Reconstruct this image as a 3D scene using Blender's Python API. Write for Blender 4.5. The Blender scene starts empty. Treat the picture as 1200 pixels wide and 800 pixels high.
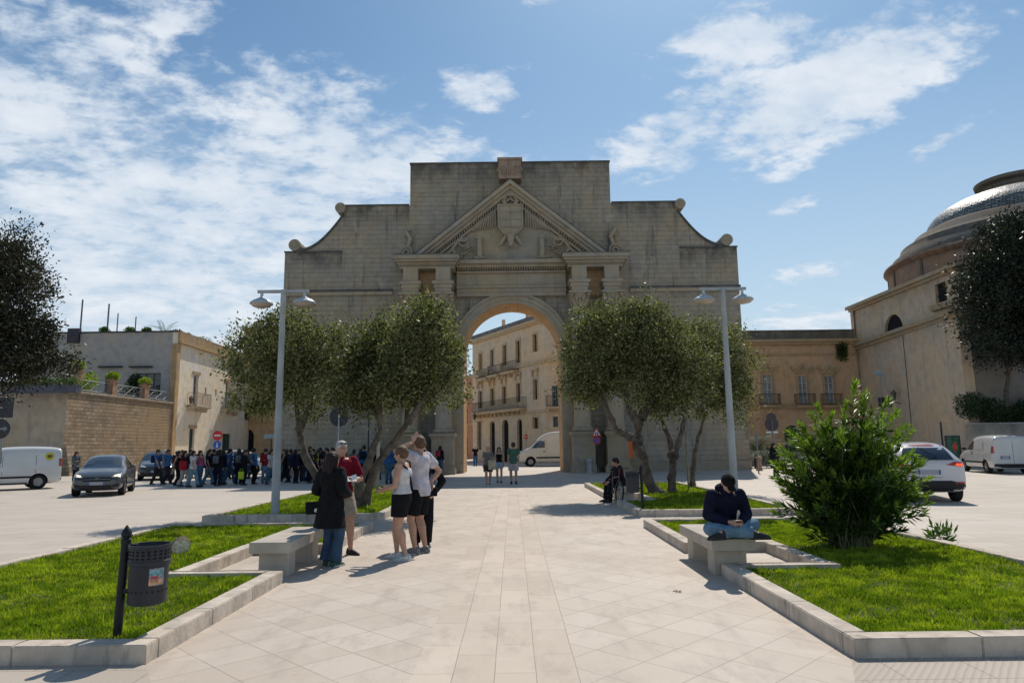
import bpy, bmesh, math, random
import numpy as np
from mathutils import Vector, Matrix
from mathutils.bvhtree import BVHTree
R = math.radians
random.seed(7); rng = np.random.default_rng(7)
scn = bpy.context.scene
COL = scn.collection
# ------------------------------------------------------------------ camera
FPX = 810.0; PITCH = math.atan(122/FPX); ROLL = 0.0125; CAMH = 1.63
def ray(x, y):
    dx = x-600.0; dy = 400.0-y
    X0 = dx*math.cos(ROLL)+dy*math.sin(ROLL); Y0 = -dx*math.sin(ROLL)+dy*math.cos(ROLL)
    a = X0/FPX; u = Y0/FPX
    return a, math.cos(PITCH)-u*math.sin(PITCH), math.sin(PITCH)+u*math.cos(PITCH)
def gnd(x, y, h=0.0):
    a, b, c = ray(x, y); t = (h-CAMH)/c
    return Vector((a*t, b*t, h))
def at(x, y, Y):
    a, b, c = ray(x, y); t = Y/b
    return Vector((a*t, Y, CAMH+c*t))
cam = bpy.data.objects.new('camera', bpy.data.cameras.new('camera')); COL.objects.link(cam)
cam.data.sensor_width = 36; cam.data.lens = 36*FPX/1200; cam.data.clip_end = 3000; cam.data.clip_start = .05
f_ = Vector((0, math.cos(PITCH), math.sin(PITCH))); U_ = Vector((0, -math.sin(PITCH), math.cos(PITCH))); X_ = Vector((1, 0, 0))
r_ = X_*math.cos(ROLL)-U_*math.sin(ROLL); u_ = X_*math.sin(ROLL)+U_*math.cos(ROLL)
M_ = Matrix((r_, u_, -f_)).transposed().to_4x4(); M_.translation = (0, 0, CAMH)
cam.matrix_world = M_; scn.camera = cam
scn.view_settings.view_transform = 'Standard'; scn.view_settings.look = 'None'
scn.view_settings.exposure = 0; scn.view_settings.gamma = 1
scn.render.engine = 'CYCLES'
scn.cycles.max_bounces = 8; scn.cycles.diffuse_bounces = 4; scn.cycles.transparent_max_bounces = 12
# ------------------------------------------------------------------ tagging
def tag(o, label=None, cat=None, group=None, kind=None):
    if label:
        o['label'] = label
        if len(label.split()) > 16: print('LONG', len(label.split()), label)
    if cat: o['category'] = cat
    if group: o['group'] = group
    if kind: o['kind'] = kind
    return o
def thing(name, label, cat, loc=(0, 0, 0), rz=0, group=None):
    o = bpy.data.objects.new(name, None); COL.objects.link(o); o.empty_display_size = .3
    o.location = loc; o.rotation_euler = (0, 0, rz)
    return tag(o, label, cat, group)
def kids(o): return [c for c in COL.objects if c.parent == o]
def copy_tree(o, parent=None, kd=None):
    if kd is None:
        kd = {}
        for c in COL.objects:
            if c.parent: kd.setdefault(c.parent.name, []).append(c)
    c = o.copy(); COL.objects.link(c); c.parent = parent
    for ch in kd.get(o.name, []): copy_tree(ch, c, kd)
    return c
# ------------------------------------------------------------------ mesh builder
class MB:
    def __init__(s): s.v = []; s.f = []
    def add(s, vs, fs):
        n = len(s.v); s.v += [tuple(p) for p in vs]; s.f += [tuple(i+n for i in f) for f in fs]; return s
    def box(s, x0, x1, y0, y1, z0, z1, bev=0):
        if bev <= 0:
            return s.add([(x0,y0,z0),(x1,y0,z0),(x1,y1,z0),(x0,y1,z0),(x0,y0,z1),(x1,y0,z1),(x1,y1,z1),(x0,y1,z1)],
                  [(3,2,1,0),(4,5,6,7),(0,1,5,4),(1,2,6,5),(2,3,7,6),(3,0,4,7)])
        bm = bmesh.new(); bmesh.ops.create_cube(bm, size=1)
        for v in bm.verts: v.co = Vector(((x0+x1)/2+v.co.x*(x1-x0), (y0+y1)/2+v.co.y*(y1-y0), (z0+z1)/2+v.co.z*(z1-z0)))
        bmesh.ops.bevel(bm, geom=bm.edges[:], offset=bev, segments=2, affect='EDGES', profile=.6)
        bm.verts.index_update(); s.add([v.co for v in bm.verts], [[v.index for v in f.verts] for f in bm.faces]); bm.free(); return s
    def obox(s, c, ax, ay, az):
        c, ax, ay, az = map(Vector, (c, ax, ay, az))
        vs = [c+ax*i+ay*j+az*k for k in (-1, 1) for i, j in ((-1,-1),(1,-1),(1,1),(-1,1))]
        return s.add(vs, [(3,2,1,0),(4,5,6,7),(0,1,5,4),(1,2,6,5),(2,3,7,6),(3,0,4,7)])
    def tube(s, pts, rad, n=8, cap=True):
        pts = [Vector(p) for p in pts]
        if not isinstance(rad, (list, tuple)): rad = [rad]*len(pts)
        vs = []; prev = None
        for i, p in enumerate(pts):
            d = (pts[min(i+1, len(pts)-1)]-pts[max(i-1, 0)]).normalized()
            if prev is None:
                a = d.cross(Vector((0, 0, 1)) if abs(d.z) < .9 else Vector((1, 0, 0))).normalized()
            else: a = (prev-d*prev.dot(d)).normalized()
            prev = a; b = d.cross(a)
            for k in range(n):
                t = 2*math.pi*k/n; vs.append(p+(a*math.cos(t)+b*math.sin(t))*rad[i])
        fs = []
        for i in range(len(pts)-1):
            for k in range(n):
                q = (k+1) % n; fs.append((i*n+k, i*n+q, (i+1)*n+q, (i+1)*n+k))
        if cap: fs.append(tuple(range(n-1, -1, -1))); fs.append(tuple((len(pts)-1)*n+k for k in range(n)))
        return s.add(vs, fs)
    def lathe(s, prof, c=(0, 0, 0), n=24, cap=True, sx=1, sy=1, a0=0):
        vs = []; fs = []
        for r, z in prof:
            for k in range(n):
                t = 2*math.pi*k/n+a0; vs.append((c[0]+r*sx*math.cos(t), c[1]+r*sy*math.sin(t), c[2]+z))
        for i in range(len(prof)-1):
            for k in range(n):
                q = (k+1) % n; fs.append((i*n+k, i*n+q, (i+1)*n+q, (i+1)*n+k))
        if cap: fs.append(tuple(range(n-1, -1, -1))); fs.append(tuple((len(prof)-1)*n+k for k in range(n)))
        return s.add(vs, fs)
    def ell(s, c, r, M=None, n=14, m=9):
        c = Vector(c); r = (r, r, r) if isinstance(r, (int, float)) else r; vs = []
        def P(a, b):
            p = Vector((r[0]*math.cos(a)*math.sin(b), r[1]*math.sin(a)*math.sin(b), r[2]*math.cos(b)))
            return c+(M@p if M else p)
        vs.append(P(0, 0))
        for i in range(1, m):
            for k in range(n): vs.append(P(2*math.pi*k/n, math.pi*i/m))
        vs.append(P(0, math.pi)); fs = []
        for k in range(n):
            fs.append((0, 1+k, 1+(k+1) % n)); e = len(vs)-1; o = 1+(m-2)*n
            fs.append((e, o+(k+1) % n, o+k))
        for i in range(m-2):
            for k in range(n):
                q = (k+1) % n; a = 1+i*n; fs.append((a+k, a+n+k, a+n+q, a+q))
        return s.add(vs, fs)
    def prism(s, poly, y0, y1, fr=None):
        """polygon in (x,z) extruded along y; fr maps (x,y,z)->world"""
        n = len(poly); ar = sum(poly[i][0]*poly[(i+1) % n][1]-poly[(i+1) % n][0]*poly[i][1] for i in range(n))
        if ar < 0: poly = poly[::-1]
        vs = [(p[0], y0, p[1]) for p in poly]+[(p[0], y1, p[1]) for p in poly]
        fs = [tuple(range(n)), tuple(range(2*n-1, n-1, -1))]+[((i+1) % n, i, n+i, n+(i+1) % n) for i in range(n)]
        if fr: vs = [fr(*v) for v in vs]
        return s.add(vs, fs)
    def build(s, name, mat, parent=None, smooth=False, label=None, loc=None):
        me = bpy.data.meshes.new(name); me.from_pydata(s.v, [], s.f); me.validate(); me.update()
        return link(name, me, mat, parent, smooth, label, loc)
def link(name, me, mat, parent=None, smooth=False, label=None, loc=None):
    if mat is not None: me.materials.append(mat)
    if smooth:
        me.polygons.foreach_set('use_smooth', [True]*len(me.polygons))
        if smooth == 'auto':
            try: me.set_sharp_from_angle(angle=R(35))
            except Exception: pass
    o = bpy.data.objects.new(name, me); COL.objects.link(o)
    if parent: o.parent = parent
    if label: o['label'] = label
    if loc: o.location = loc
    return o
def fast_mesh(name, V, F):
    """V (n,3) F (m,k) numpy"""
    me = bpy.data.meshes.new(name); k = F.shape[1]
    me.vertices.add(len(V)); me.vertices.foreach_set('co', V.astype(np.float32).ravel())
    me.loops.add(F.size); me.loops.foreach_set('vertex_index', F.astype(np.int32).ravel())
    me.polygons.add(len(F)); me.polygons.foreach_set('loop_start', np.arange(0, F.size, k, dtype=np.int32))
    me.update(calc_edges=True); return me
def leaves_mesh(name, P, D, S, L, W, fold=.25):
    """leaf blades: P base pts, D axis dirs, S side dirs, L length, W half width -> 2 quads folded"""
    n = len(P); N = np.cross(D, S)
    a = P; b = P+D*(L*.45)[:, None]+S*W[:, None]+N*(W*fold)[:, None]
    c = P+D*L[:, None]; d = P+D*(L*.45)[:, None]-S*W[:, None]+N*(W*fold)[:, None]
    V = np.stack([a, b, c, d], 1).reshape(-1, 3); i = np.arange(n)*4
    F = np.concatenate([np.stack([i, i+1, i+2], 1), np.stack([i, i+2, i+3], 1)])
    return fast_mesh(name, V, F)
def unit(a): return a/(np.linalg.norm(a, axis=1, keepdims=True)+1e-9)
# ------------------------------------------------------------------ materials
def nm(name):
    m = bpy.data.materials.new(name); m.use_nodes = True; nt = m.node_tree; b = nt.nodes['Principled BSDF']; return m, nt, b
def N(nt, t, **k):
    n = nt.nodes.new(t)
    for a, v in k.items():
        if a.startswith('i_'):
            key = a[2:]; key = int(key) if key.isdigit() else key.replace('_', ' ')
            n.inputs[key].default_value = v
        else: setattr(n, a, v)
    return n
def L(nt, a, ai, b, bi): nt.links.new(a.outputs[ai], b.inputs[bi])
def c4(c, k=1): return (min(1, c[0]*k), min(1, c[1]*k), min(1, c[2]*k), 1)
def pos(nt): return N(nt, 'ShaderNodeNewGeometry')
def mixc(nt, fac, a, b, mode='MIX'):
    m = N(nt, 'ShaderNodeMix', data_type='RGBA', blend_type=mode)
    for s, v in ((0, fac), (6, a), (7, b)):
        if isinstance(v, tuple) and isinstance(v[0], bpy.types.Node): nt.links.new(v[0].outputs[v[1]], m.inputs[s])
        elif s == 0: m.inputs[0].default_value = v
        else: m.inputs[s].default_value = v
    return (m, 2)
def ramp(nt, src, lo, hi, a=0, b=1):
    m = N(nt, 'ShaderNodeMapRange'); m.interpolation_type = 'SMOOTHSTEP'
    nt.links.new(src[0].outputs[src[1]], m.inputs[0])
    for i, v in enumerate((lo, hi, a, b)): m.inputs[i+1].default_value = v
    return (m, 0)
def noise(nt, vec, scale, detail=4, rough=.55, dist=0):
    n = N(nt, 'ShaderNodeTexNoise'); n.inputs['Scale'].default_value = scale; n.inputs['Detail'].default_value = detail
    n.inputs['Roughness'].default_value = rough; n.inputs['Distortion'].default_value = dist
    if vec: nt.links.new(vec[0].outputs[vec[1]], n.inputs['Vector'])
    return (n, 0)
def scalev(nt, vec, s, rot=None, loc=None):
    m = N(nt, 'ShaderNodeMapping'); nt.links.new(vec[0].outputs[vec[1]], m.inputs[0]); m.inputs['Scale'].default_value = s
    if rot: m.inputs['Rotation'].default_value = rot
    if loc: m.inputs['Location'].default_value = loc
    return (m, 0)
def bumpn(nt, b, h, strength=.3, dist=.02):
    n = N(nt, 'ShaderNodeBump'); n.inputs['Strength'].default_value = strength; n.inputs['Distance'].default_value = dist
    nt.links.new(h[0].outputs[h[1]], n.inputs['Height']); nt.links.new(n.outputs[0], b.inputs['Normal'])
def setc(nt, b, c): nt.links.new(c[0].outputs[c[1]], b.inputs['Base Color'])
MATS = {}
def mat(name, col, rough=.8, var=.15, scale=3, bump=.0, bscale=30, metal=0, spec=.3, coat=0, dirt=0, local=False):
    if name in MATS: return MATS[name]
    m, nt, b = nm(name); b.inputs['Roughness'].default_value = rough; b.inputs['Metallic'].default_value = metal
    b.inputs['Specular IOR Level'].default_value = spec; b.inputs['Coat Weight'].default_value = coat; b.inputs['Coat Roughness'].default_value = .08
    g = (N(nt, 'ShaderNodeTexCoord'), 3) if local else (pos(nt), 0)
    n1 = noise(nt, g, scale, 5); r = ramp(nt, n1, .3, .7)
    c = mixc(nt, r, c4(col, 1-var), c4(col, 1+var))
    if dirt:
        n2 = noise(nt, scalev(nt, g, (1, 1, .25)), scale*2.3, 6, .65); c = mixc(nt, ramp(nt, n2, .52, .75, 0, dirt), c, c4(col, .35))
    setc(nt, b, c)
    if bump: bumpn(nt, b, noise(nt, g, bscale, 5, .6), bump, .01)
    MATS[name] = m; return m
def stone(name, col, bw=.6, bh=.3, mortar=.012, contrast=.12, grime=.5, bands=(), rough=.9, bump=.5, mdark=.55, warm=(1.12, 1.0, .8), streak=.35, patches=0):
    m, nt, b = nm(name); b.inputs['Roughness'].default_value = rough; b.inputs['Specular IOR Level'].default_value = .15
    g = pos(nt); sx = N(nt, 'ShaderNodeSeparateXYZ'); L(nt, g, 0, sx, 0)
    ad = N(nt, 'ShaderNodeMath', operation='ADD'); L(nt, sx, 0, ad, 0); L(nt, sx, 1, ad, 1)
    cb = N(nt, 'ShaderNodeCombineXYZ'); L(nt, ad, 0, cb, 0); L(nt, sx, 2, cb, 1)
    wob = noise(nt, (g, 0), 1.2, 2); wv = N(nt, 'ShaderNodeVectorMath', operation='MULTIPLY_ADD')
    nt.links.new(wob[0].outputs[1], wv.inputs[0]); wv.inputs[1].default_value = (.03, .03, .0); L(nt, cb, 0, wv, 2)
    br = N(nt, 'ShaderNodeTexBrick'); L(nt, wv, 0, br, 0)
    br.inputs['Scale'].default_value = 1; br.inputs['Brick Width'].default_value = bw; br.inputs['Row Height'].default_value = bh
    br.inputs['Mortar Size'].default_value = mortar; br.inputs['Mortar Smooth'].default_value = .4; br.inputs['Bias'].default_value = -.1
    br.inputs['Color1'].default_value = c4(col, 1-contrast); br.inputs['Color2'].default_value = c4(col, 1+contrast); br.inputs['Mortar'].default_value = c4(col, mdark)
    c = (br, 0)
    big = noise(nt, (g, 0), .35, 5, .6); c = mixc(nt, ramp(nt, big, .35, .7), c, c4((col[0]*warm[0], col[1]*warm[1], col[2]*warm[2])), 'MIX')
    c[0].inputs[0].default_value = .5
    mid = noise(nt, (g, 0), 1.7, 6, .65)
    c = mixc(nt, ramp(nt, mid, .42, .72, 0, .5), c, c4(col, .62))
    st = noise(nt, scalev(nt, (g, 0), (1.6, 1.6, .16)), 1.4, 6, .7)
    c = mixc(nt, ramp(nt, st, .52, .72, 0, streak), c, c4((col[0]*.4, col[1]*.42, col[2]*.46)))
    if patches:
        pt = noise(nt, (g, 0), .55, 6, .7, .4); c = mixc(nt, ramp(nt, pt, .56, .62, 0, patches), c, c4((col[0]*1.25, col[1]*1.2, col[2]*1.12)))
    gr = noise(nt, scalev(nt, (g, 0), (1, 1, .5)), 1.1, 7, .72)
    ax = N(nt, 'ShaderNodeMath', operation='ABSOLUTE'); L(nt, sx, 0, ax, 0)
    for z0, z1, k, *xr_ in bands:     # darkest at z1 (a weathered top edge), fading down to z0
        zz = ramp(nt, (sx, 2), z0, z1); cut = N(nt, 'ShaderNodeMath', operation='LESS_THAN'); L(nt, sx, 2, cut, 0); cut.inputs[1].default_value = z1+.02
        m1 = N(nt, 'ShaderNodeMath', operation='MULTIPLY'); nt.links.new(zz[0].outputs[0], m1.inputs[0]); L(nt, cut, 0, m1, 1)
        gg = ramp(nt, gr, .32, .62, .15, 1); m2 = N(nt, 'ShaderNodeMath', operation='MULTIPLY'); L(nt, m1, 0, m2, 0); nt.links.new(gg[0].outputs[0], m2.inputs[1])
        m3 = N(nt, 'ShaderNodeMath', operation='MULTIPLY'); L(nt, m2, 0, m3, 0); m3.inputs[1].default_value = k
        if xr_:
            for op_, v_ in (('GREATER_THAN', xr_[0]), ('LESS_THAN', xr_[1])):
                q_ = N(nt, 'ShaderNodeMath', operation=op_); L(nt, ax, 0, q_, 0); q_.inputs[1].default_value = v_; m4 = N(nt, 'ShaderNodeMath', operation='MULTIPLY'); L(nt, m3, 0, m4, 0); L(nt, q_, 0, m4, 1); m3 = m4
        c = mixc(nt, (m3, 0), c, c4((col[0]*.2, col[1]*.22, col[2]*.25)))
    setc(nt, b, c)
    fine = noise(nt, (g, 0), 9, 8, .7)
    inv = N(nt, 'ShaderNodeMath', operation='MULTIPLY_ADD'); L(nt, br, 1, inv, 0); inv.inputs[1].default_value = -.8; nt.links.new(fine[0].outputs[0], inv.inputs[2])
    bumpn(nt, b, (inv, 0), bump, .05)
    MATS[name] = m; return m
def leafmat(name, col, col2, trans=.35, rough=.45, spec=.5, scale=9):
    m, nt, b = nm(name); g = pos(nt)
    n1 = noise(nt, (g, 0), scale*1.6, 1, .5); n2 = noise(nt, (g, 0), .9, 3)
    c = mixc(nt, ramp(nt, n1, .38, .68), c4(col), c4(col2)); c = mixc(nt, ramp(nt, n2, .35, .65, 0, .35), c, c4(col, .5))
    setc(nt, b, c); b.inputs['Roughness'].default_value = rough; b.inputs['Specular IOR Level'].default_value = spec
    tr = N(nt, 'ShaderNodeBsdfTranslucent')
    t2 = mixc(nt, 1.0, c, (1.0, 1.15, .45, 1), 'MULTIPLY'); nt.links.new(t2[0].outputs[2], tr.inputs[0])
    mx = N(nt, 'ShaderNodeMixShader'); mx.inputs[0].default_value = trans; nt.links.new(b.outputs[0], mx.inputs[1]); nt.links.new(tr.outputs[0], mx.inputs[2])
    nt.links.new(mx.outputs[0], nt.nodes['Material Output'].inputs[0]); MATS[name] = m; return m
def glass(name, col=(.03, .04, .05), rough=.08, spec=.7):
    return mat(name, col, rough, .3, 1.2, 0, spec=spec)
def paint(name, col, rough=.25, metal=0, coat=.6): return mat(name, col, rough, .04, 1.5, metal=metal, spec=.5, coat=coat)
# ------------------------------------------------------------------ light and sky
SUN_EL = R(51); SUN_AZ = R(17)       # azimuth measured from +Y towards +X
sd = Vector((math.sin(SUN_AZ)*math.cos(SUN_EL), math.cos(SUN_AZ)*math.cos(SUN_EL), math.sin(SUN_EL)))
sl = bpy.data.lights.new('sun', 'SUN'); sl.energy = 4.0; sl.angle = R(.53); sl.color = (1.0, .925, .82)
so = bpy.data.objects.new('sun', sl); COL.objects.link(so); so.rotation_euler = (-sd).to_track_quat('-Z', 'Y').to_euler()
scn.cycles.max_bounces = 5; scn.cycles.diffuse_bounces = 3
w = bpy.data.worlds.new('World'); scn.world = w; w.use_nodes = True; nt = w.node_tree
sky = N(nt, 'ShaderNodeTexSky'); sky.sky_type = 'NISHITA'; sky.sun_disc = False; sky.sun_elevation = SUN_EL; sky.sun_rotation = SUN_AZ
sky.air_density = 1.0; sky.dust_density = .6; sky.ozone_density = 1.6; sky.altitude = 50
bg = nt.nodes['Background']; bg.inputs[1].default_value = .10
tc_ = N(nt, 'ShaderNodeTexCoord'); sp_ = N(nt, 'ShaderNodeSeparateXYZ'); L(nt, tc_, 0, sp_, 0)
tint = mixc(nt, 1.0, (sky, 0), (.70, .93, 1.0, 1), 'MULTIPLY'); hz = mixc(nt, ramp(nt, (sp_, 2), .02, .55, .85, 0), tint, (6.0, 7.2, 8.1, 1)); nt.links.new(hz[0].outputs[2], bg.inputs[0])
tc = N(nt, 'ShaderNodeTexCoord'); sp = N(nt, 'ShaderNodeSeparateXYZ'); L(nt, tc, 0, sp, 0)
az = N(nt, 'ShaderNodeMath', operation='ARCTAN2'); L(nt, sp, 0, az, 0); L(nt, sp, 1, az, 1)
el = N(nt, 'ShaderNodeMath', operation='ARCSINE'); L(nt, sp, 2, el, 0)
ae = N(nt, 'ShaderNodeCombineXYZ'); L(nt, az, 0, ae, 0); L(nt, el, 0, ae, 1)
def azel(x, y):
    a, b, c = ray(x, y); return math.atan2(a, b), math.asin(c/math.sqrt(a*a+b*b+c*c))
blobs = [  # pixel-centre converted to a sky direction, radii (rad), rotation, weight
 (90, 350, .75, .30, 12, 1.0), (250, 250, .55, .24, 8, 1.0), (420, 180, .34, .15, -14, 1.0), (560, 195, .2, .07, -25, .8),
 (20, 130, .22, .14, 20, 1.0), (150, 125, .16, .08, 15, .9), (190, 15, .12, .05, 5, .85), (560, 103, .1, .05, 5, .95), (50, 45, .24, .1, 0, .9),
 (975, 105, .27, .10, 14, 1.15), (1060, 72, .14, .05, 18, .95), (870, 50, .2, .075, -5, 1.0), (810, 145, .22, .075, 22, 1.0), (735, 195, .14, .05, 10, .7), (1095, 85, .03, .015, 0, .6),
 (1110, 157, .09, .022, 22, .85), (920, 200, .07, .028, 5, .8), (930, 242, .06, .02, 5, .75), (955, 318, .09, .022, 8, .8), (940, 378, .2, .045, 4, .8), (625, 3, .05, .012, 0, .6),
 (730, 225, .05, .02, 0, .45)]
acc = None
for x, y, ra, rb, rot, wt in blobs:
    a0, e0 = azel(x, y)
    mp = N(nt, 'ShaderNodeMapping', vector_type='TEXTURE'); L(nt, ae, 0, mp, 0)
    mp.inputs['Location'].default_value = (a0, e0, 0); mp.inputs['Rotation'].default_value = (0, 0, R(rot)); mp.inputs['Scale'].default_value = (ra, rb, 1)
    ln = N(nt, 'ShaderNodeVectorMath', operation='LENGTH'); L(nt, mp, 0, ln, 0)
    mr = N(nt, 'ShaderNodeMapRange', interpolation_type='SMOOTHERSTEP'); L(nt, ln, 'Value', mr, 0)
    for i, v in enumerate((0, 1.35, wt, 0)): mr.inputs[i+1].default_value = v
    if acc is None: acc = mr
    else:
        mx = N(nt, 'ShaderNodeMath', operation='MAXIMUM'); L(nt, acc, 0, mx, 0); L(nt, mr, 0, mx, 1); acc = mx
# elsewhere in the sky (behind the camera): broken cloud
bk = ramp(nt, (sp, 1), .15, -.2, 0, .45); mx = N(nt, 'ShaderNodeMath', operation='MAXIMUM'); L(nt, acc, 0, mx, 0); nt.links.new(bk[0].outputs[0], mx.inputs[1]); acc = mx
# billow texture on the cloud-layer plane
zz = N(nt, 'ShaderNodeMath', operation='ADD'); L(nt, sp, 2, zz, 0); zz.inputs[1].default_value = .22
dv = N(nt, 'ShaderNodeVectorMath', operation='DIVIDE'); L(nt, tc, 0, dv, 0)
cz = N(nt, 'ShaderNodeCombineXYZ'); [L(nt, zz, 0, cz, i) for i in range(3)]; L(nt, cz, 0, dv, 1)
n1 = noise(nt, scalev(nt, (dv, 0), (1, 1.25, 0), (0, 0, R(-20))), 4.6, 14, .62, .15)
n2 = noise(nt, scalev(nt, (dv, 0), (1, 1.3, 0), (0, 0, R(-30))), 17, 8, .6, .2)
nn = N(nt, 'ShaderNodeMath', operation='MULTIPLY_ADD'); nt.links.new(n2[0].outputs[0], nn.inputs[0]); nn.inputs[1].default_value = .75; nt.links.new(n1[0].outputs[0], nn.inputs[2])
sm = N(nt, 'ShaderNodeMath', operation='MULTIPLY_ADD'); L(nt, acc, 0, sm, 0); sm.inputs[1].default_value = .55; L(nt, nn, 0, sm, 2)
den = ramp(nt, (sm, 0), 1.13, 1.46, 0, .90)
cl = nt.nodes.new('ShaderNodeBackground'); cl.inputs[1].default_value = 1.0
cc = mixc(nt, ramp(nt, n1, .35, .75), (.60, .70, .82, 1), (.86, .90, .95, 1)); nt.links.new(cc[0].outputs[2], cl.inputs[0])
ms = nt.nodes.new('ShaderNodeMixShader'); nt.links.new(den[0].outputs[0], ms.inputs[0]); L(nt, bg, 0, ms, 1); L(nt, cl, 0, ms, 2)
nt.links.new(ms.outputs[0], nt.nodes['World Output'].inputs[0])

# ------------------------------------------------------------------ ground materials
def tiles(nt, vec, w, h, c1, c2, mortar, ms=.006, off=.5):
    br = N(nt, 'ShaderNodeTexBrick'); nt.links.new(vec[0].outputs[vec[1]], br.inputs[0]); br.offset = off
    for k, v in (('Scale', 1), ('Brick Width', w), ('Row Height', h), ('Mortar Size', ms), ('Mortar Smooth', .3), ('Color1', c4(c1)), ('Color2', c4(c2)), ('Mortar', c4(mortar))): br.inputs[k].default_value = v
    return br
def pave_mat():
    m, nt, b = nm('path_paving'); g = pos(nt); sx = N(nt, 'ShaderNodeSeparateXYZ'); L(nt, g, 0, sx, 0)
    wob = noise(nt, (g, 0), .8, 2); wv = N(nt, 'ShaderNodeVectorMath', operation='MULTIPLY_ADD')
    nt.links.new(wob[0].outputs[1], wv.inputs[0]); wv.inputs[1].default_value = (.012, .012, 0); L(nt, g, 0, wv, 2)
    A = (.58, .50, .42); B = (.515, .435, .36); Mo = (.26, .21, .17)
    diag = tiles(nt, scalev(nt, (wv, 0), (1, 1, 1), (0, 0, R(45))), .46, .46, A, B, Mo, .004, 0)
    strip = tiles(nt, scalev(nt, (wv, 0), (1, 1, 1), (0, 0, R(90)), (0, .75, 0)), .72, .3, (.60, .51, .42), (.51, .425, .345), Mo, .0035, .37)
    def band(lo, hi):
        a = N(nt, 'ShaderNodeMath', operation='GREATER_THAN'); L(nt, sx, 0, a, 0); a.inputs[1].default_value = lo
        c = N(nt, 'ShaderNodeMath', operation='LESS_THAN'); L(nt, sx, 0, c, 0); c.inputs[1].default_value = hi
        d = N(nt, 'ShaderNodeMath', operation='MULTIPLY'); L(nt, a, 0, d, 0); L(nt, c, 0, d, 1); return (d, 0)
    c = mixc(nt, band(-.75, .45), (diag, 0), (strip, 0)); f = mixc(nt, band(-.75, .45), (diag, 1), (strip, 1))
    n1 = noise(nt, (g, 0), .55, 6, .6); c = mixc(nt, ramp(nt, n1, .4, .68, 0, .35), c, (.42, .35, .29, 1))
    n2 = noise(nt, scalev(nt, (g, 0), (1, .35, 1)), 3.0, 8, .7); c = mixc(nt, ramp(nt, n2, .46, .72, 0, .55), c, (.34, .28, .23, 1))
    n3 = noise(nt, (g, 0), 2.2, 4, .5); c = mixc(nt, ramp(nt, n3, .55, .75, 0, .4), c, (.66, .58, .49, 1))
    n4 = noise(nt, (g, 0), 26, 3, .6); c = mixc(nt, ramp(nt, n4, .68, .76, 0, .35), c, (.24, .21, .18, 1))
    setc(nt, b, c); b.inputs['Roughness'].default_value = .62; b.inputs['Specular IOR Level'].default_value = .28
    h = N(nt, 'ShaderNodeMath', operation='MULTIPLY_ADD'); nt.links.new(f[0].outputs[2], h.inputs[0]); h.inputs[1].default_value = -.5; n5 = noise(nt, (g, 0), 14, 6, .65); nt.links.new(n5[0].outputs[0], h.inputs[2])
    bumpn(nt, b, (h, 0), .25, .012); return m
def plaza_mat():
    m, nt, b = nm('plaza_paving'); g = pos(nt)
    br = tiles(nt, scalev(nt, (g, 0), (1, 1, 1), (0, 0, R(4))), 1.0, .5, (.54, .475, .40), (.48, .415, .345), (.29, .245, .205), .008)
    c = (br, 0); n1 = noise(nt, (g, 0), .16, 6, .6); c = mixc(nt, ramp(nt, n1, .4, .66, 0, .5), c, (.58, .51, .44, 1))
    n2 = noise(nt, scalev(nt, (g, 0), (.3, 1, 1), (0, 0, R(-8))), 1.3, 8, .7); c = mixc(nt, ramp(nt, n2, .5, .72, 0, .45), c, (.335, .285, .24, 1))
    n3 = noise(nt, (g, 0), 5, 5, .7); c = mixc(nt, ramp(nt, n3, .55, .8, 0, .4), c, (.33, .30, .27, 1))
    setc(nt, b, c); b.inputs['Roughness'].default_value = .6; b.inputs['Specular IOR Level'].default_value = .3
    bumpn(nt, b, noise(nt, (g, 0), 6, 7, .7), .2, .02); return m
def ribbed_mat():
    m, nt, b = nm('ribbed_slabs'); g = pos(nt)
    br = tiles(nt, (g, 0), .6, .42, (.50, .425, .35), (.42, .355, .285), (.25, .205, .165), .006)
    wv = N(nt, 'ShaderNodeTexWave', wave_type='BANDS', bands_direction='X'); mp = scalev(nt, (g, 0), (1, 1, 1), (0, 0, R(38))); nt.links.new(mp[0].outputs[0], wv.inputs[0]); wv.inputs['Scale'].default_value = 6.5; wv.inputs['Distortion'].default_value = 1.2; wv.inputs['Detail'].default_value = 3
    c = mixc(nt, ramp(nt, (wv, 1), .2, .8, .35, 0), (br, 0), (.36, .32, .28, 1)); setc(nt, b, c); b.inputs['Roughness'].default_value = .8
    bumpn(nt, b, (wv, 1), .5, .01); return m
PAVE = pave_mat(); PLAZA = plaza_mat(); RIB = ribbed_mat()
def sheet(name, x0, x1, y0, y1, z, m):
    return tag(MB().add([(x0,y0,z),(x1,y0,z),(x1,y1,z),(x0,y1,z)], [(0,1,2,3)]).build(name, m), kind='structure')
sheet('ground', -600, 600, -30, 1500, 0, PLAZA)
sheet('path', -3.75, 3.75, 4.85, 40, .006, PAVE)
# ribbed slabs in front of both beds (outside the central diagonal paving)
for sgn in (-1, 1):
    pts = [(2.56 if sgn > 0 else -2.84, 5.58), (sgn*2.0, 4.3), (sgn*1.2, 2.6), (sgn*8.5, 2.6), (sgn*8.5, 5.58)]
    if sgn < 0: pts = pts[::-1]
    tag(MB().add([(x, y, .012) for x, y in pts], [tuple(range(5))]).build('pavement', RIB), kind='structure')
tag(MB().add([(-3, -3, .006), (3, -3, .006), (3, 4.85, .006), (-3, 4.85, .006)], [(0, 1, 2, 3)]).build('path', PAVE), kind='structure')

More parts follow.
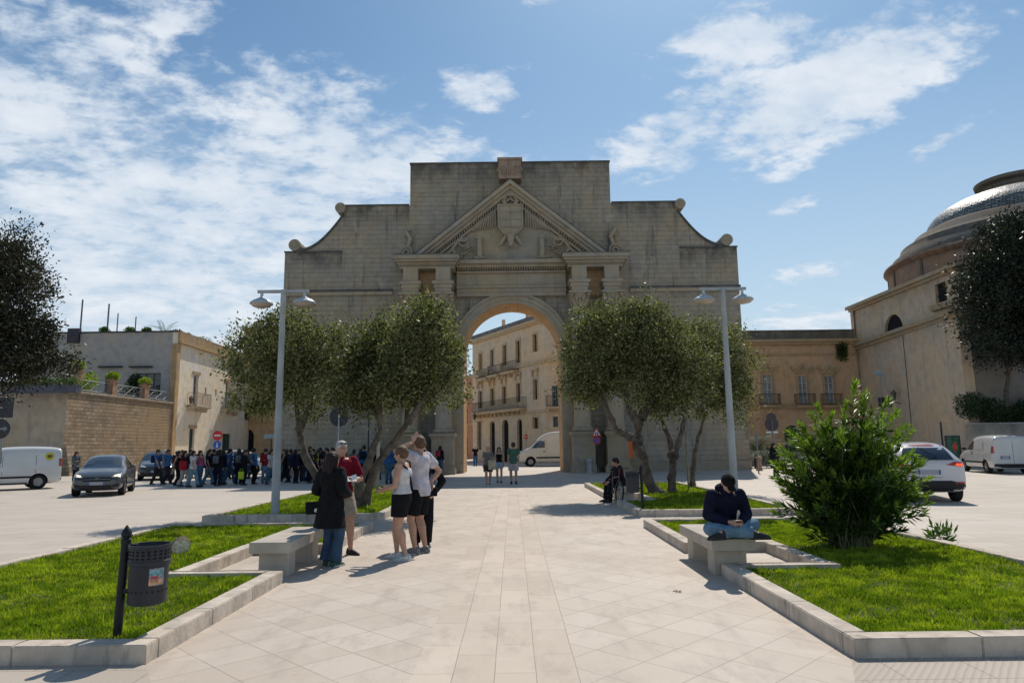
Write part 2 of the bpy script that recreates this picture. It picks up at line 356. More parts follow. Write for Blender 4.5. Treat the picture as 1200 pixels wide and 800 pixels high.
# ------------------------------------------------------------------ planting beds: kerbs, soil, grass
KERB = mat('kerb_stone', (.54, .465, .385), .85, .2, 3.2, .7, 20, dirt=.8)
KW, KH = .19, .155
def kerb_run(mb, p, q, seg=1.0, w=KW, h=KH):
    p = Vector(p); q = Vector(q); d = q-p; ln = d.length; n = max(1, round(ln/seg)); d.normalize(); s = Vector((-d.y, d.x))
    for i in range(n):
        a = p+d*(ln*i/n+.002); b = p+d*(ln*(i+1)/n-.002)
        bm = bmesh.new(); bmesh.ops.create_cube(bm, size=1)
        M = Matrix(((d.x, s.x, 0), (d.y, s.y, 0), (0, 0, 1)))
        c = (a+b)/2+s*w/2; hh = h+random.uniform(-.003, .003)
        for v in bm.verts: v.co = M@Vector((v.co.x*(b-a).length, v.co.y*w, v.co.z*(hh+.04)))+Vector((c.x, c.y, (hh-.04)/2))
        bmesh.ops.bevel(bm, geom=bm.edges[:], offset=.008, segments=2, affect='EDGES')
        bm.verts.index_update(); mb.add([v.co for v in bm.verts], [[v.index for v in f.verts] for f in bm.faces]); bm.free()
def pip(P, poly):
    x, y = P[:, 0], P[:, 1]; ins = np.zeros(len(P), bool); n = len(poly)
    for i in range(n):
        x1, y1 = poly[i]; x2, y2 = poly[(i+1) % n]
        c = ((y1 > y) != (y2 > y)) & (x < (x2-x1)*(y-y1)/(y2-y1+1e-12)+x1); ins ^= c
    return ins
SOIL = mat('lawn_soil', (.055, .065, .022), .95, .35, 6, .6, 22)
GRASS = leafmat('grass_blade', (.17, .25, .014), (.44, .50, .04), .5, .55, .2, 3)
def grass_patches():
    nt = GRASS.node_tree; b = nt.nodes['Principled BSDF']; src = b.inputs['Base Color'].links[0].from_socket; g = pos(nt)
    n1 = noise(nt, (g, 0), 1.1, 5, .6); c = mixc(nt, ramp(nt, n1, .52, .66, 0, .65), (src.node, 2), (.45, .42, .06, 1)); n2 = noise(nt, scalev(nt, (g, 0), (1, 1, 1), None, (5, 3, 0)), 1.7, 5, .6); c = mixc(nt, ramp(nt, n2, .56, .68, 0, .7), c, (.05, .12, .012, 1))
    n3 = noise(nt, scalev(nt, (g, 0), (1, 1, 1), None, (9, 1, 0)), 45, 2, .5); c = mixc(nt, ramp(nt, n3, .60, .70, 0, .8), c, (.42, .36, .16, 1)); setc(nt, b, c)
grass_patches()
def vnoise(P, s, seed):
    r = np.random.default_rng(seed); out = np.zeros(len(P))
    for k in range(5):
        a = r.uniform(0, 6.28); f = s*(1.7**k); out += np.sin((P[:, 0]*math.cos(a)+P[:, 1]*math.sin(a))*f+r.uniform(0, 6.28)+1.7*np.sin((P[:, 0]*math.sin(a)-P[:, 1]*math.cos(a))*f*.8))*.75**k
    return out
def bed(poly, kerbs, label, n, glab):
    mb = MB()
    for a, b, nn_ in kerbs:
        d = (b[0]-a[0], b[1]-a[1])
        if -d[1]*nn_[0]+d[0]*nn_[1] < 0: a, b = b, a
        kerb_run(mb, a, b)
    tag(mb.build('kerb', KERB, smooth=False), label, kind='structure')
    pc = [(x, y, .10) for x, y in poly]
    ux = sorted(set(p[0] for p in poly)); uy = sorted(set(p[1] for p in poly)); lm = MB()
    for xa, xb in zip(ux, ux[1:]):
        for ya, yb in zip(uy, uy[1:]):
            if pip(np.array([[(xa+xb)/2, (ya+yb)/2]]), poly)[0]: lm.add([(xa, ya, .1), (xb, ya, .1), (xb, yb, .1), (xa, yb, .1)], [(0, 1, 2, 3)])
    tag(lm.build('lawn', SOIL), kind='structure')
    xs = [p[0] for p in poly]; ys = [p[1] for p in poly]
    P = np.stack([rng.uniform(min(xs), max(xs), n*2), min(ys)+(max(ys)-min(ys))*rng.uniform(0, 1, n*2)**1.25], 1); P = P[pip(P, poly)][:n]
    hgt = 1+.10*vnoise(P, 1.1, 3)+.11*vnoise(P, 4.5, 5)+.17*vnoise(P, 15, 6); keep = rng.uniform(0, 1, len(P)) < np.clip(.74+.25*vnoise(P, 2.2, 9)+.22*vnoise(P, 17, 8), .15, 1); P = P[keep]; hgt = hgt[keep]; n = len(P)
    dist = np.clip(P[:, 1]/7, 1, 3.2)
    Ln = np.clip(rng.gamma(7, .0052, n)*hgt, .015, .09)*(1+.1*dist); W = .0042*dist*rng.uniform(.7, 1.5, n)
    a = rng.uniform(0, 6.283, n); t = rng.uniform(.15, .95, n)
    D = unit(np.stack([np.cos(a)*t, np.sin(a)*t, np.ones(n)], 1)); b = rng.uniform(0, 6.283, n); S = unit(np.cross(D, np.stack([np.cos(b), np.sin(b), 0*b], 1)))
    o = link('lawn_grass', leaves_mesh('lawn_grass', np.column_stack([P, np.full(n, .095)]), D, S, Ln, W), GRASS)
    tag(o, glab, 'grass', kind='stuff')
def bedset(sg, rec):
    """sg -1 left / +1 right ; rec = the paved recess (y0,y1) of the bench; third item = side the kerb body lies on"""
    side = 'left' if sg < 0 else 'right'
    x0, x1 = (2.56, 6.45) if sg > 0 else (-2.84, -6.98); xr = x0+1.2*sg; y0, y1 = (5.52, 14.1) if sg > 0 else (5.60, 14.3); a, b = rec; w = KW*sg
    K = [((x0, y0), (x1, y0), (0, 1)), ((x0, y0+KW), (x0, a), (sg, 0)), ((x0+w, a), (xr+w, a), (0, -1)), ((xr, a), (xr, b), (sg, 0)), ((xr+w, b), (x0+w, b), (0, 1)),
         ((x0, b), (x0, y1), (sg, 0)), ((x0+w, y1), (x1, y1), (0, -1)), ((x1, y0+KW), (x1, y1-KW), (-sg, 0))]
    poly = [(x0+.2*sg, y0+.2), (x0+.2*sg, a-.2), (xr+.2*sg, a-.2), (xr+.2*sg, b+.2), (x0+.2*sg, b+.2), (x0+.2*sg, y1-.2), (x1-.2*sg, y1-.2), (x1-.2*sg, y0+.2)]
    bed(poly, K, None, 190000, f'bright green grass of the front {side} bed with a stone bench set in its kerb')
bedset(-1, (8.8, 11.1))
bedset(1, (8.9, 10.75))
for sg in (-1, 1):
    side = 'left' if sg < 0 else 'right'; x0, x1 = (2.78, 6.5) if sg > 0 else (-2.95, -7.05); y0, y1 = 16.0, 27.8; r0, r1 = 19.2, 21.8; w = KW*sg; xr = x0+.9*sg
    xi = x0+.2*sg; xo = x1-.2*sg
    K = [((x0, y0), (x1, y0), (0, 1)), ((x0+w, y1), (x1, y1), (0, -1)), ((x1, y0+KW), (x1, y1-KW), (-sg, 0))]
    if sg > 0:
        K += [((x0, y0+KW), (x0, r0), (sg, 0)), ((x0, r1), (x0, y1), (sg, 0)), ((xr, r0), (xr, r1), (sg, 0)), ((x0+w, r0), (xr+w, r0), (0, -1)), ((x0+w, r1), (xr+w, r1), (0, 1))]
        poly = [(xi, y0+.2), (xi, r0-.2), (xr+.2, r0-.2), (xr+.2, r1+.2), (xi, r1+.2), (xi, y1-.2), (xo, y1-.2), (xo, y0+.2)]
    else:
        K += [((x0, y0+KW), (x0, y1), (sg, 0))]; poly = [(xi, y0+.2), (xi, y1-.2), (xo, y1-.2), (xo, y0+.2)]
    bed(poly, K, None, 60000, f'grass of the far {side} bed around the foot of the olive trees')
# a few weeds along the outer edge and a bare soil patch with dry leaves
# ------------------------------------------------------------------ the city gate
GY = 43.0
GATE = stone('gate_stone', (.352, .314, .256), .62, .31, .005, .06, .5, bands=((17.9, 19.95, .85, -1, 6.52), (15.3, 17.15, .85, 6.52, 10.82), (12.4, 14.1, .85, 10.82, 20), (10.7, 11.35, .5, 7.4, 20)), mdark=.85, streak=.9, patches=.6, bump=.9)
TRIM = stone('gate_trim', (.375, .33, .265), 1.4, .9, .005, .06, .4, bands=((13.0, 13.35, .5),), mdark=.75, streak=.3)
DARKTOP = mat('weathered_ledge', (.10, .10, .095), .95, .3, 2, .4, 12)
WARM = stone('vault_stone', (.50, .34, .20), .62, .31, .008, .1, .3, mdark=.7, streak=.2)
gate = thing('city_gate', 'monumental stone city gate with pediment, paired columns and scrolled wings closing the path', 'city gate', (0, GY, 0))
def G(mb, name, m, **k):      # gate parts are modelled in world units, then shifted to the gate's base
    mb.v = [(v[0], v[1]-GY, v[2]) for v in mb.v]; return mb.build(name, m, gate, **k)
RA = 3.05; SP = 7.5
def gtop(x):
    a = abs(x)
    if a < 6.5: return 19.9
    if a < 10.8: return 17.1
    if a < 13.75:
        t = (a-10.8)/2.95; return 14.1+2.35*(1-math.sin(t*math.pi/2))**1.15
    return 14.05
def gbot(x): return SP+math.sqrt(max(0, RA*RA-x*x)) if abs(x) < RA else 0
xs = sorted(set([-14.5, -13.75, -10.8, -6.5, -RA, RA, 6.5, 10.8, 13.75, 14.5]+[s*(10.8+2.95*i/16) for i in range(17) for s in (-1, 1)]+[RA*math.cos(math.pi*i/36) for i in range(37)]))
xs = [x for i, x in enumerate(xs) if i == 0 or x-xs[i-1] > 1e-5]
mb = MB(); y0, y1 = GY, GY+3.0
for a, b in zip(xs, xs[1:]):
    m = (a+b)/2; e = 1e-6
    ta, tb = gtop(a+e), gtop(b-e); ba, bb = (gbot(a), gbot(b)) if abs(m) < RA else (0, 0)
    mb.add([(a,y0,ba),(b,y0,bb),(b,y0,tb),(a,y0,ta),(a,y1,ba),(b,y1,bb),(b,y1,tb),(a,y1,ta)], [(0,1,2,3),(5,4,7,6),(3,2,6,7)])
for s in (-1, 1):
    for x, z0, z1 in ((14.5, 0, 14.05), (10.8, 16.45, 17.1), (6.5, 17.1, 19.9)):
        mb.add([(s*x,y0,z0),(s*x,y1,z0),(s*x,y1,z1),(s*x,y0,z1)], [(0,1,2,3)])
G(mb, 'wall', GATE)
# barrel vault and jambs
mb = MB(); n = 36; arc = [(RA*math.cos(math.pi*i/n), SP+RA*math.sin(math.pi*i/n)) for i in range(n+1)]
pts = [(RA, 0)]+arc+[(-RA, 0)]
for (xa, za), (xb, zb) in zip(pts, pts[1:]): mb.add([(xa,y0+.01,za),(xb,y0+.01,zb),(xb,y1-.01,zb),(xa,y1-.01,za)], [(0,1,2,3)])
G(mb, 'vault', WARM)
# archivolt and imposts
mb = MB()
for r0, r1, yy in ((RA, RA+.22, .10), (RA+.22, RA+.50, .17), (RA+.50, RA+.66, .26)):
    for i in range(n):
        t0, t1 = math.pi*i/n, math.pi*(i+1)/n; c = lambda r, t: (r*math.cos(t), SP+r*math.sin(t))
        mb.prism([c(r0, t0), c(r1, t0), c(r1, t1), c(r0, t1)], GY-yy, GY-.001)
for s in (-1, 1):
    a, b = sorted((s*RA*.985, s*3.75)); mb.box(a, b, GY-.22, GY-.002, SP-.32, SP-.12); mb.box(a, b, GY-.14, GY-.002, SP-.5, SP-.32)
    a, b = sorted((s*(RA+.0), s*3.7)); mb.box(a, b, GY-.09, GY-.002, 0.6, SP-.5); mb.box(a, b, GY-.16, GY-.003, 0, .6)
G(mb, 'archivolt', TRIM)
# string courses on the wings, ledge caps
mb = MB()
for s in (-1, 1):
    mb = MB(); a, b = sorted((s*7.55, s*14.55)); mb.box(a, b, GY-.09, GY-.003, 11.2, 11.42); G(mb, 'string_course', TRIM)
    mb = MB(); mb.box(a, b, GY-.16, GY-.002, 11.421, 11.55); G(mb, 'ledge', DARKTOP)
    mb = MB(); a, b = sorted((s*10.82, s*13.7)); mb.box(a, b, GY-.10, GY-.004, 14.02, 14.12); G(mb, 'ledge', DARKTOP)
mb = MB()
mb.box(-6.55, 6.55, GY-.06, GY+3.05, 19.9, 19.99)
for s in (-1, 1):
    a, b = sorted((s*6.56, s*10.85)); mb.box(a, b, GY-.06, GY+3.05, 17.1, 17.19)
    a, b = sorted((s*13.9, s*14.55)); mb.box(a, b, GY-.05, GY+3.05, 14.05, 14.13)
    P = [(s*(10.8+2.95*i/16), gtop(s*(10.8+2.95*i/16))) for i in range(17)]
    for (xa, za), (xb, zb) in zip(P, P[1:]): mb.prism([(xa, za+.004), (xb, zb+.004), (xb, zb+.16), (xa, za+.16)], GY-.12, GY+3.06)
G(mb, 'coping', DARKTOP)
# scrolls at the ends of the concave ramps
def scroll_cyl(x, z, r, s):
    m = MB(); pr = [(x+r*math.cos(2*math.pi*i/28), z+r*math.sin(2*math.pi*i/28)) for i in range(28)]; m.prism(pr, GY-.2, GY+3.1)
    sp = []
    for i in range(40):
        t = i*.36; rr = r*(.92-.8*i/40); sp.append((x+s*rr*math.cos(t+1.2), GY-.21, z+rr*math.sin(t+1.2)))
    m.tube(sp, .028, 5)
    return m
for s in (-1, 1):
    G(scroll_cyl(s*10.98, 16.95, .34, s), 'scroll', TRIM)
    G(scroll_cyl(s*13.85, 14.5, .38, s), 'scroll', TRIM)
# columns with pedestals, Corinthian capitals, projecting entablature blocks
CX = (4.2, 6.2); CY = GY-1.05
def column():
    m = MB(); z0, z1 = 2.75, 10.05; pr = [(.62, 2.45), (.66, 2.5), (.66, 2.56), (.6, 2.62), (.56, 2.66), (.58, 2.71), (.53, 2.76)]
    for i in range(9):
        t = i/8; pr.append((.51-.075*t*t, z0+.05+(z1-z0-.05)*t))
    pr += [(.47, 10.06), (.47, 10.12), (.43, 10.13)]; m.lathe(pr, (0, 0, 0), 28); return m
def capital():
    m = MB(); m.lathe([(.43, 10.13), (.45, 10.3), (.5, 10.55), (.6, 10.78), (.66, 10.84)], n=20)
    m.box(-.68, .68, -.68, .68, 10.84, 10.95)
    for row, (zb, h, r, k, o) in enumerate(((10.14, .34, .44, 8, 0), (10.34, .34, .47, 8, .39))):
        for i in range(k):
            t = o+2*math.pi*i/k; c, s_ = math.cos(t), math.sin(t)
            m.tube([(c*r, s_*r, zb), (c*(r+.05), s_*(r+.05), zb+h*.6), (c*(r+.14), s_*(r+.14), zb+h*.95), (c*(r+.2), s_*(r+.2), zb+h*.85)], [.09, .10, .08, .04], 6)
    for i in range(4):
        t = math.pi/4+math.pi*i/2; c, s_ = math.cos(t), math.sin(t)
        m.ell((c*.74, s_*.74, 10.74), (.12, .12, .11), n=10, m=6)
    return m
def pedestal():
    m = MB(); m.box(-.78, .78, -.78, .98, 0, .32); m.box(-.72, .72, -.72, .98, .32, .46); m.box(-.64, .64, -.64, .98, .46, 2.1); m.box(-.70, .70, -.70, .98, 2.1, 2.22); m.box(-.78, .78, -.78, .98, 2.22, 2.42)
    m.box(-.5, .5, -.655, -.641, .65, 1.9); return m
PEDM = stone('pedestal_stone', (.34, .295, .235), 1.3, .8, .006, .08, .5, bands=(), mdark=.7, streak=.5)
for s in (-1, 1):
    for cx in CX:
        x = s*cx; off = (x, CY-GY, 0)
        p = pedestal().build('pedestal', PEDM, gate, loc=off); c = column().build('column', TRIM, gate, smooth='auto', loc=off)
        k = capital().build('capital', TRIM, c, smooth='auto')
        # pilaster behind, entablature block above
        mb = MB(); mb.box(x-.5, x+.5, GY-.18, GY-.004, 2.4, 10.9); G(mb, 'pilaster', TRIM)
        mb = MB(); mb.box(x-.50, x+.50, CY-.50, GY-.004, 10.96, 11.25); mb.box(x-.56, x+.56, CY-.56, GY-.003, 11.25, 11.5); mb.box(x-.65, x+.65, CY-.65, GY-.005, 11.5, 11.68)
        mb.box(x-.45, x+.45, CY-.50, GY-.006, 11.68, 12.5); G(mb, 'architrave', TRIM)
    # cornice over the pair with dentils
    xa, xb = sorted((s*3.15, s*7.25)); yf = CY-.62
    mb = MB(); mb.box(xa+.35, xb-.35, yf+.12, GY-.007, 12.5, 12.62); mb.box(xa+.22, xb-.22, yf-.05, GY-.008, 12.72, 12.84)
    for i in range(26):
        x = xa+.4+(xb-xa-.8)*i/25; mb.box(x-.045, x+.045, yf+.02, yf+.3, 12.62, 12.72)
    mb.box(xa+.1, xb-.1, yf-.32, GY-.009, 12.84, 12.98); mb.box(xa, xb, yf-.48, GY-.010, 12.98, 13.22)
    G(mb, 'cornice', TRIM)
    mb = MB(); mb.box(xa-.02, xb+.02, yf-.5, GY-.011, 13.222, 13.26); G(mb, 'ledge', DARKTOP)
    # darker niche wall between the two columns
    mb = MB(); mb.box(s*5.2-.60, s*5.2+.60, GY-.50, GY-.012, 10.95, 12.5); G(mb, 'niche', WARM)
# middle entablature
mb = MB(); yf = GY-.55; a, b = -3.45, 3.45
mb.box(a, b, GY-.32, GY-.013, 10.96, 11.22); mb.box(a, b, GY-.38, GY-.014, 11.22, 11.46); mb.box(a, b, GY-.5, GY-.015, 11.46, 11.6)
mb.box(a, b, GY-.30, GY-.016, 11.6, 12.42)
mb.box(a, b, GY-.5, GY-.017, 12.42, 12.55); mb.box(a, b, GY-.8, GY-.018, 12.72, 12.9); mb.box(a, b, GY-1.1, GY-.019, 12.9, 13.14)
G(mb, 'entablature', TRIM)
mb = MB()
for i in range(44):
    x = a+.1+(b-a-.2)*i/43; mb.box(x-.04, x+.04, GY-.68, GY-.3, 12.57, 12.70)
G(mb, 'dentil_band', TRIM)
# pediment: tympanum, raking cornices
apz = at(598, 213, GY-.8)[2]; bz = 13.28; hw = 6.0
mb = MB(); mb.prism([(-hw+.6, bz), (hw-.6, bz), (0, apz-.75)], GY-.35, GY-.02); G(mb, 'tympanum', TRIM)
th = math.atan2(apz-bz, hw+.25); ux, uz = math.cos(th), math.sin(th)
for s in (-1, 1):
    mb = MB()
    for d0, d1, yy in ((0, .22, 1.25), (.22, .40, 1.05), (.40, .58, .85), (.72, .86, .6)):
        e = lambda d: (s*0, apz-d/ux); f = lambda d: (s*(hw+.25-d/uz), bz)
        mb.prism([e(d0), f(d0), f(d1), e(d1)], GY-yy, GY-.021-.001*d0)
    for i in range(34):
        t = (i+.5)/34; x = s*(hw-.9)*t; z = apz-.65/ux-(x*s)*uz/ux
        mb.obox((x, GY-.62, z), (.045*ux, 0, -s*.045*uz), (0, .1, 0), (0, 0, .07))
    G(mb, 'raking_cornice', TRIM)
    mb = MB(); mb.prism([(0, apz+.005), (s*(hw+.27), bz+.005), (s*(hw+.33), bz+.005), (0, apz+.06)], GY-1.27, GY-.022); G(mb, 'ledge', DARKTOP)
# attic cartouche at the apex
mb = MB(); mb.box(-.72, .72, GY-1.0, GY-.023, 18.45, 19.68); mb.box(-.80, .80, GY-1.08, GY-.024, 19.68, 19.84)
for s in (-1, 1):
    sp = []
    for i in range(44):
        t = i*.3; rr = .36*(1-.85*i/44); sp.append((s*(.42+rr*math.cos(t)), GY-1.03, 19.05+rr*math.sin(t)-.1))
    mb.tube(sp, .055, 6)
mb.tube([(0, GY-1.02, 19.8), (0, GY-1.02, 18.7)], .05)
G(mb, 'cartouche', stone('cartouche_stone', (.36, .27, .21), 3, 2, .002, .03, .5, streak=.6))
# carved double-headed eagle with crowned shield, pillars and trophies
RELM = TRIM; Yr = GY-.62
cz = at(598, 258, Yr)[2]
mb = MB(); sh = [(-.78, cz+.95), (.78, cz+.95), (.74, cz-.5), (.45, cz-.9), (0, cz-1.05), (-.45, cz-.9), (-.74, cz-.5)]
mb.prism(sh, Yr-.16, GY-.3); mb.tube([(x, Yr-.2, z) for x, z in sh+sh[:1]], .07, 6)
for i in range(3): mb.tube([(-.7, Yr-.21, cz+.5-.5*i), (.7, Yr-.21, cz+.5-.5*i)], .02, 5)
mb.tube([(0, Yr-.21, cz+.9), (0, Yr-.21, cz-.9)], .025, 5)
G(mb, 'shield', RELM)
mb = MB()
for s in (-1, 1):
    mb.tube([(s*.2, Yr, cz+.9), (s*.42, Yr-.08, cz+1.2), (s*.35, Yr-.1, cz+1.5), (s*.5, Yr-.12, cz+1.6), (s*.75, Yr-.1, cz+1.45)], [.15, .12, .10, .12, .03], 8)
    for k in range(10):      # wing feathers, fanned
        ox, oz = s*(.92+.13*k), cz+.78-.085*k
        mb.tube([(ox, Yr+.1, oz), (ox+s*.06, Yr-.02, oz-.25), (ox+s*(.05+.035*k), Yr, oz-1.15+.05*k)], [.05, .062, .04], 6)
    mb.tube([(s*.3, Yr, cz-1.0), (s*.6, Yr-.05, cz-1.5), (s*.8, Yr, cz-1.7)], [.12, .1, .04], 6)
mb.tube([(0, Yr-.05, cz-1.0), (0, Yr-.08, cz-1.75)], [.3, .12], 8)
for k in range(5): mb.tube([(0, Yr-.1, cz-1.2), ((k-2)*.22, Yr-.08, cz-1.85)], [.06, .03], 5)
G(mb, 'eagle', RELM, smooth='auto')
mb = MB(); mb.lathe([(.32, 0), (.42, .1), (.40, .2), (.3, .5), (.12, .62), (.05, .7)], (0, Yr-.02, cz+1.55), 12, sy=.6)
G(mb, 'crown', RELM)
for s in (-1, 1):
    mb = MB(); x = s*1.98; b0 = bz
    mb.box(x-.32, x+.32, Yr-.12, GY-.3, b0, b0+.14); mb.lathe([(.17, .14), (.17, 1.25), (.26, 1.33), (.26, 1.43)], (x, Yr, b0), 12); G(mb, 'relief_pillar', RELM)
    mb = MB()
    rr = random.Random(3)
    mb.tube([(s*2.6, Yr, b0+1.5), (s*2.95, Yr-.05, b0+1.2), (s*3.3, Yr-.05, b0+1.25), (s*3.7, Yr-.05, b0+.7), (s*4.1, Yr, b0+.15)], [.05, .09, .12, .09, .05], 6)
    mb.tube([(s*3.3, Yr-.05, b0+.1), (s*3.7, Yr-.08, b0+.6), (s*4.3, Yr-.03, b0+.25)], [.08, .1, .05], 6)
    for k in range(18):
        t = 2*math.pi*k/18; mb.ell((s*3.0+.27*math.cos(t), Yr-.06, b0+1.1+.27*math.sin(t)), .07, n=6, m=4)
    for k in range(40):
        x = s*rr.uniform(2.4, 4.2); mz = b0+.05+max(.1, (hw-.9-abs(x))*math.tan(th))*.45*rr.random()
        mb.ell((x, Yr, mz), (rr.uniform(.05, .14), .12, rr.uniform(.04, .09)), Matrix.Rotation(rr.uniform(-1, 1), 3, 'Y'), n=7, m=5)
    G(mb, 'trophy_relief', RELM, smooth='auto')
    # corner scroll ornament standing on the cornice end
    mb = MB(); x = s*6.65; sp = []
    for i in range(40):
        t = i*.3; q = .42*(1-.85*i/40); sp.append((x+s*q*math.cos(t), GY-.2, 13.9+q*math.sin(t)))
    mb.tube(sp, .08, 6); mb.tube([(x-s*.1, GY-.2, 14.25), (x-s*.25, GY-.2, 14.8), (x, GY-.2, 15.2), (x+s*.12, GY-.2, 15.45)], [.13, .16, .12, .03], 7)
    for k in range(8): mb.ell((x-s*.1+rr.uniform(-.2, .2), GY-.2, 14.3+.15*k), (.12, .1, .06), Matrix.Rotation(rr.uniform(-1, 1), 3, 'Y'), n=7, m=5)
    mb.box(x-.35, x+.35, GY-.4, GY-.024, 13.27, 13.5)
    G(mb, 'acroterion', RELM, smooth='auto')
# small stone plinth blocks at the outer foot of the gate (rough weathered buttress)
for a, b in ((-14.56, -7.1), (7.1, 14.56)): mb = MB(); mb.box(a, b, GY-.12, GY-.006, 0, .55); G(mb, 'plinth', PEDM)
# shade-side paving strip under the gate: grey slabs
SLAB = mat('grey_slab', (.34, .32, .29), .6, .1, .6, .2, 9)

# ------------------------------------------------------------------ facade generator
class Fac:
    """origin (x,y,z) at the base, direction angle of u (deg, horizontal), outward normal on the right of u"""
    def __init__(s, o, p, root=None):
        s.o = Vector(o); p = Vector(p); s.u = (p-s.o); s.u.z = 0; s.len = s.u.length; s.u.normalize(); s.n = Vector((s.u.y, -s.u.x, 0))
        s.root = root; s.off = root.location if root else Vector((0, 0, 0))
    def w(s, u, d, z): return s.o+s.u*u+s.n*d+Vector((0, 0, z))-s.off      # d = distance outward
    def box(s, mb, u0, u1, d0, d1, z0, z1):
        vs = [s.w(u, d, z) for z in (z0, z1) for u, d in ((u0, d0), (u0, d1), (u1, d1), (u1, d0))]
        return mb.add(vs, [(3,2,1,0)[::-1], (4,5,6,7)[::-1], (0,1,5,4)[::-1], (1,2,6,5)[::-1], (2,3,7,6)[::-1], (3,0,4,7)[::-1]])
    def wall(s, name, m, H, ops, H2=None, depth=.28, back=0.5, z0=0):
        """ops: (u0,u1,z0,z1,arch) openings"""
        us = sorted(set([0, s.len]+[o[0] for o in ops]+[o[1] for o in ops])); zs = sorted(set([z0, H]+[o[2] for o in ops]+[o[3] for o in ops])); mb = MB()
        for a, b in zip(us, us[1:]):
            for c, d in zip(zs, zs[1:]):
                um, zm = (a+b)/2, (c+d)/2
                if any(o[0] < um < o[1] and o[2] < zm < o[3] for o in ops): continue
                mb.add([s.w(a, 0, c), s.w(b, 0, c), s.w(b, 0, d), s.w(a, 0, d)], [(0,1,2,3)])
        for o in ops:
            a, b, c, d = o[:4]; r = (b-a)/2; cu = (a+b)/2
            if len(o) > 4 and o[4]:
                top = [(cu-r*math.cos(math.pi*i/12), d-r+r*math.sin(math.pi*i/12)) for i in range(13)]
                for (ua, za), (ub, zb) in zip(top, top[1:]):
                    mb.add([s.w(ua, 0, za), s.w(ub, 0, zb), s.w(ub, 0, d+.0), s.w(ua, 0, d+.0)], [(0,1,2,3)])
                out = [(a, c)]+top+[(b, c)]
            else: out = [(a, c), (a, d), (b, d), (b, c)]
            for (ua, za), (ub, zb) in zip(out, out[1:]+out[:1]): mb.add([s.w(ua, 0, za), s.w(ub, 0, zb), s.w(ub, -depth, zb), s.w(ua, -depth, za)], [(0,1,2,3)])
        # top and ends with thickness
        mb.add([s.w(0,0,H), s.w(s.len,0,H), s.w(s.len,-back,H), s.w(0,-back,H)], [(0,1,2,3)]); mb.add([s.w(0,0,z0), s.w(0,0,H), s.w(0,-back,H), s.w(0,-back,z0)], [(0,1,2,3)]); mb.add([s.w(s.len,0,z0), s.w(s.len,0,H), s.w(s.len,-back,H), s.w(s.len,-back,z0)], [(0,1,2,3)])
        return mb.build(name, m, s.root)
    def window(s, o, mf, mg, name='window', d=.26, mull=1, rails=2, shutter=None, fw=.06):
        a, b, c, e = o[:4]; mb = MB(); s.box(mb, a, a+fw, -d, -d+.07, c, e); s.box(mb, b-fw, b, -d, -d+.07, c, e); s.box(mb, a+fw, b-fw, -d, -d+.07, e-fw, e); s.box(mb, a+fw, b-fw, -d, -d+.07, c, c+fw)
        for i in range(mull): x = a+(b-a)*(i+1)/(mull+1); s.box(mb, x-fw*.6, x+fw*.6, -d+.001, -d+.068, c+fw, e-fw)
        for i in range(rails): z = c+(e-c)*(i+1)/(rails+1); s.box(mb, a+fw, b-fw, -d+.01, -d+.05, z-.02, z+.02)
        w_ = mb.build(name, mf, s.root)
        g = MB().add([s.w(a, -d+.02, c), s.w(b, -d+.02, c), s.w(b, -d+.02, e), s.w(a, -d+.02, e)], [(0,1,2,3)]); g.build('pane', mg, w_)
        return w_
    def balcony(s, u0, u1, z, m_slab, m_rail, dp=.8, h=1.0, brk=True, bars=.13):
        mb = MB(); s.box(mb, u0, u1, 0.004, dp, z-.16, z); s.box(mb, u0+.06, u1-.06, .004, dp-.08, z-.26, z-.16)
        if brk:
            k = max(2, int((u1-u0)/.9))
            for i in range(k): u = u0+.15+(u1-u0-.3)*i/(k-1); s.box(mb, u-.08, u+.08, .005, dp*.6, z-.6, z-.26)
        o = mb.build('balcony', m_slab, s.root)
        mb = MB(); q = dp-.06
        P = [(u0+.05, .02), (u0+.05, q), (u1-.05, q), (u1-.05, .02)]
        for (ua, da), (ub, db) in zip(P, P[1:]):
            A = s.w(ua, da, z); B = s.w(ub, db, z); ln = (B-A).length; k = max(2, int(ln/bars))
            mb.tube([A+Vector((0, 0, h)), B+Vector((0, 0, h))], .022, 5); mb.tube([A+Vector((0, 0, .08)), B+Vector((0, 0, .08))], .015, 4)
            for i in range(k+1): c = A.lerp(B, i/k); mb.tube([c, c+Vector((0, 0, h))], .011, 4, False)
        mb.build('railing', m_rail, o); return o
IRON = mat('wrought_iron', (.02, .021, .023), .55, .2, 4, metal=.4)
FRAMEW = mat('white_frame', (.62, .60, .55), .6, .1, 3)
FRAMEB = mat('brown_frame', (.10, .065, .04), .6, .2, 3)
FRAMEG = mat('green_frame', (.04, .07, .06), .6, .2, 3)
PANE = glass('window_glass', (.035, .042, .05), .06)
PANEL = mat('curtain_glass', (.28, .30, .30), .2, .25, 1.2, spec=.6)
BLACKH = mat('dark_interior', (.012, .012, .014), .9)
# ------------------------------------------------------------------ surrounding buildings and walls
def fpx(s, x, y):
    d = Vector(ray(x, y)); o = Vector((0, 0, CAMH)); t = (s.o-o).dot(s.n)/d.dot(s.n); p = o+d*t; return (p-s.o).dot(s.u), p.z
Fac.px = fpx
def oprect(s, x0, y0, x1, y1, arch=0):
    u0 = s.px(x0, (y0+y1)/2)[0]; u1 = s.px(x1, (y0+y1)/2)[0]; z1 = s.px((x0+x1)/2, y0)[1]; z0 = s.px((x0+x1)/2, y1)[1]
    return (min(u0, u1), max(u0, u1), max(z0, 0), z1, arch)
Fac.op = oprect
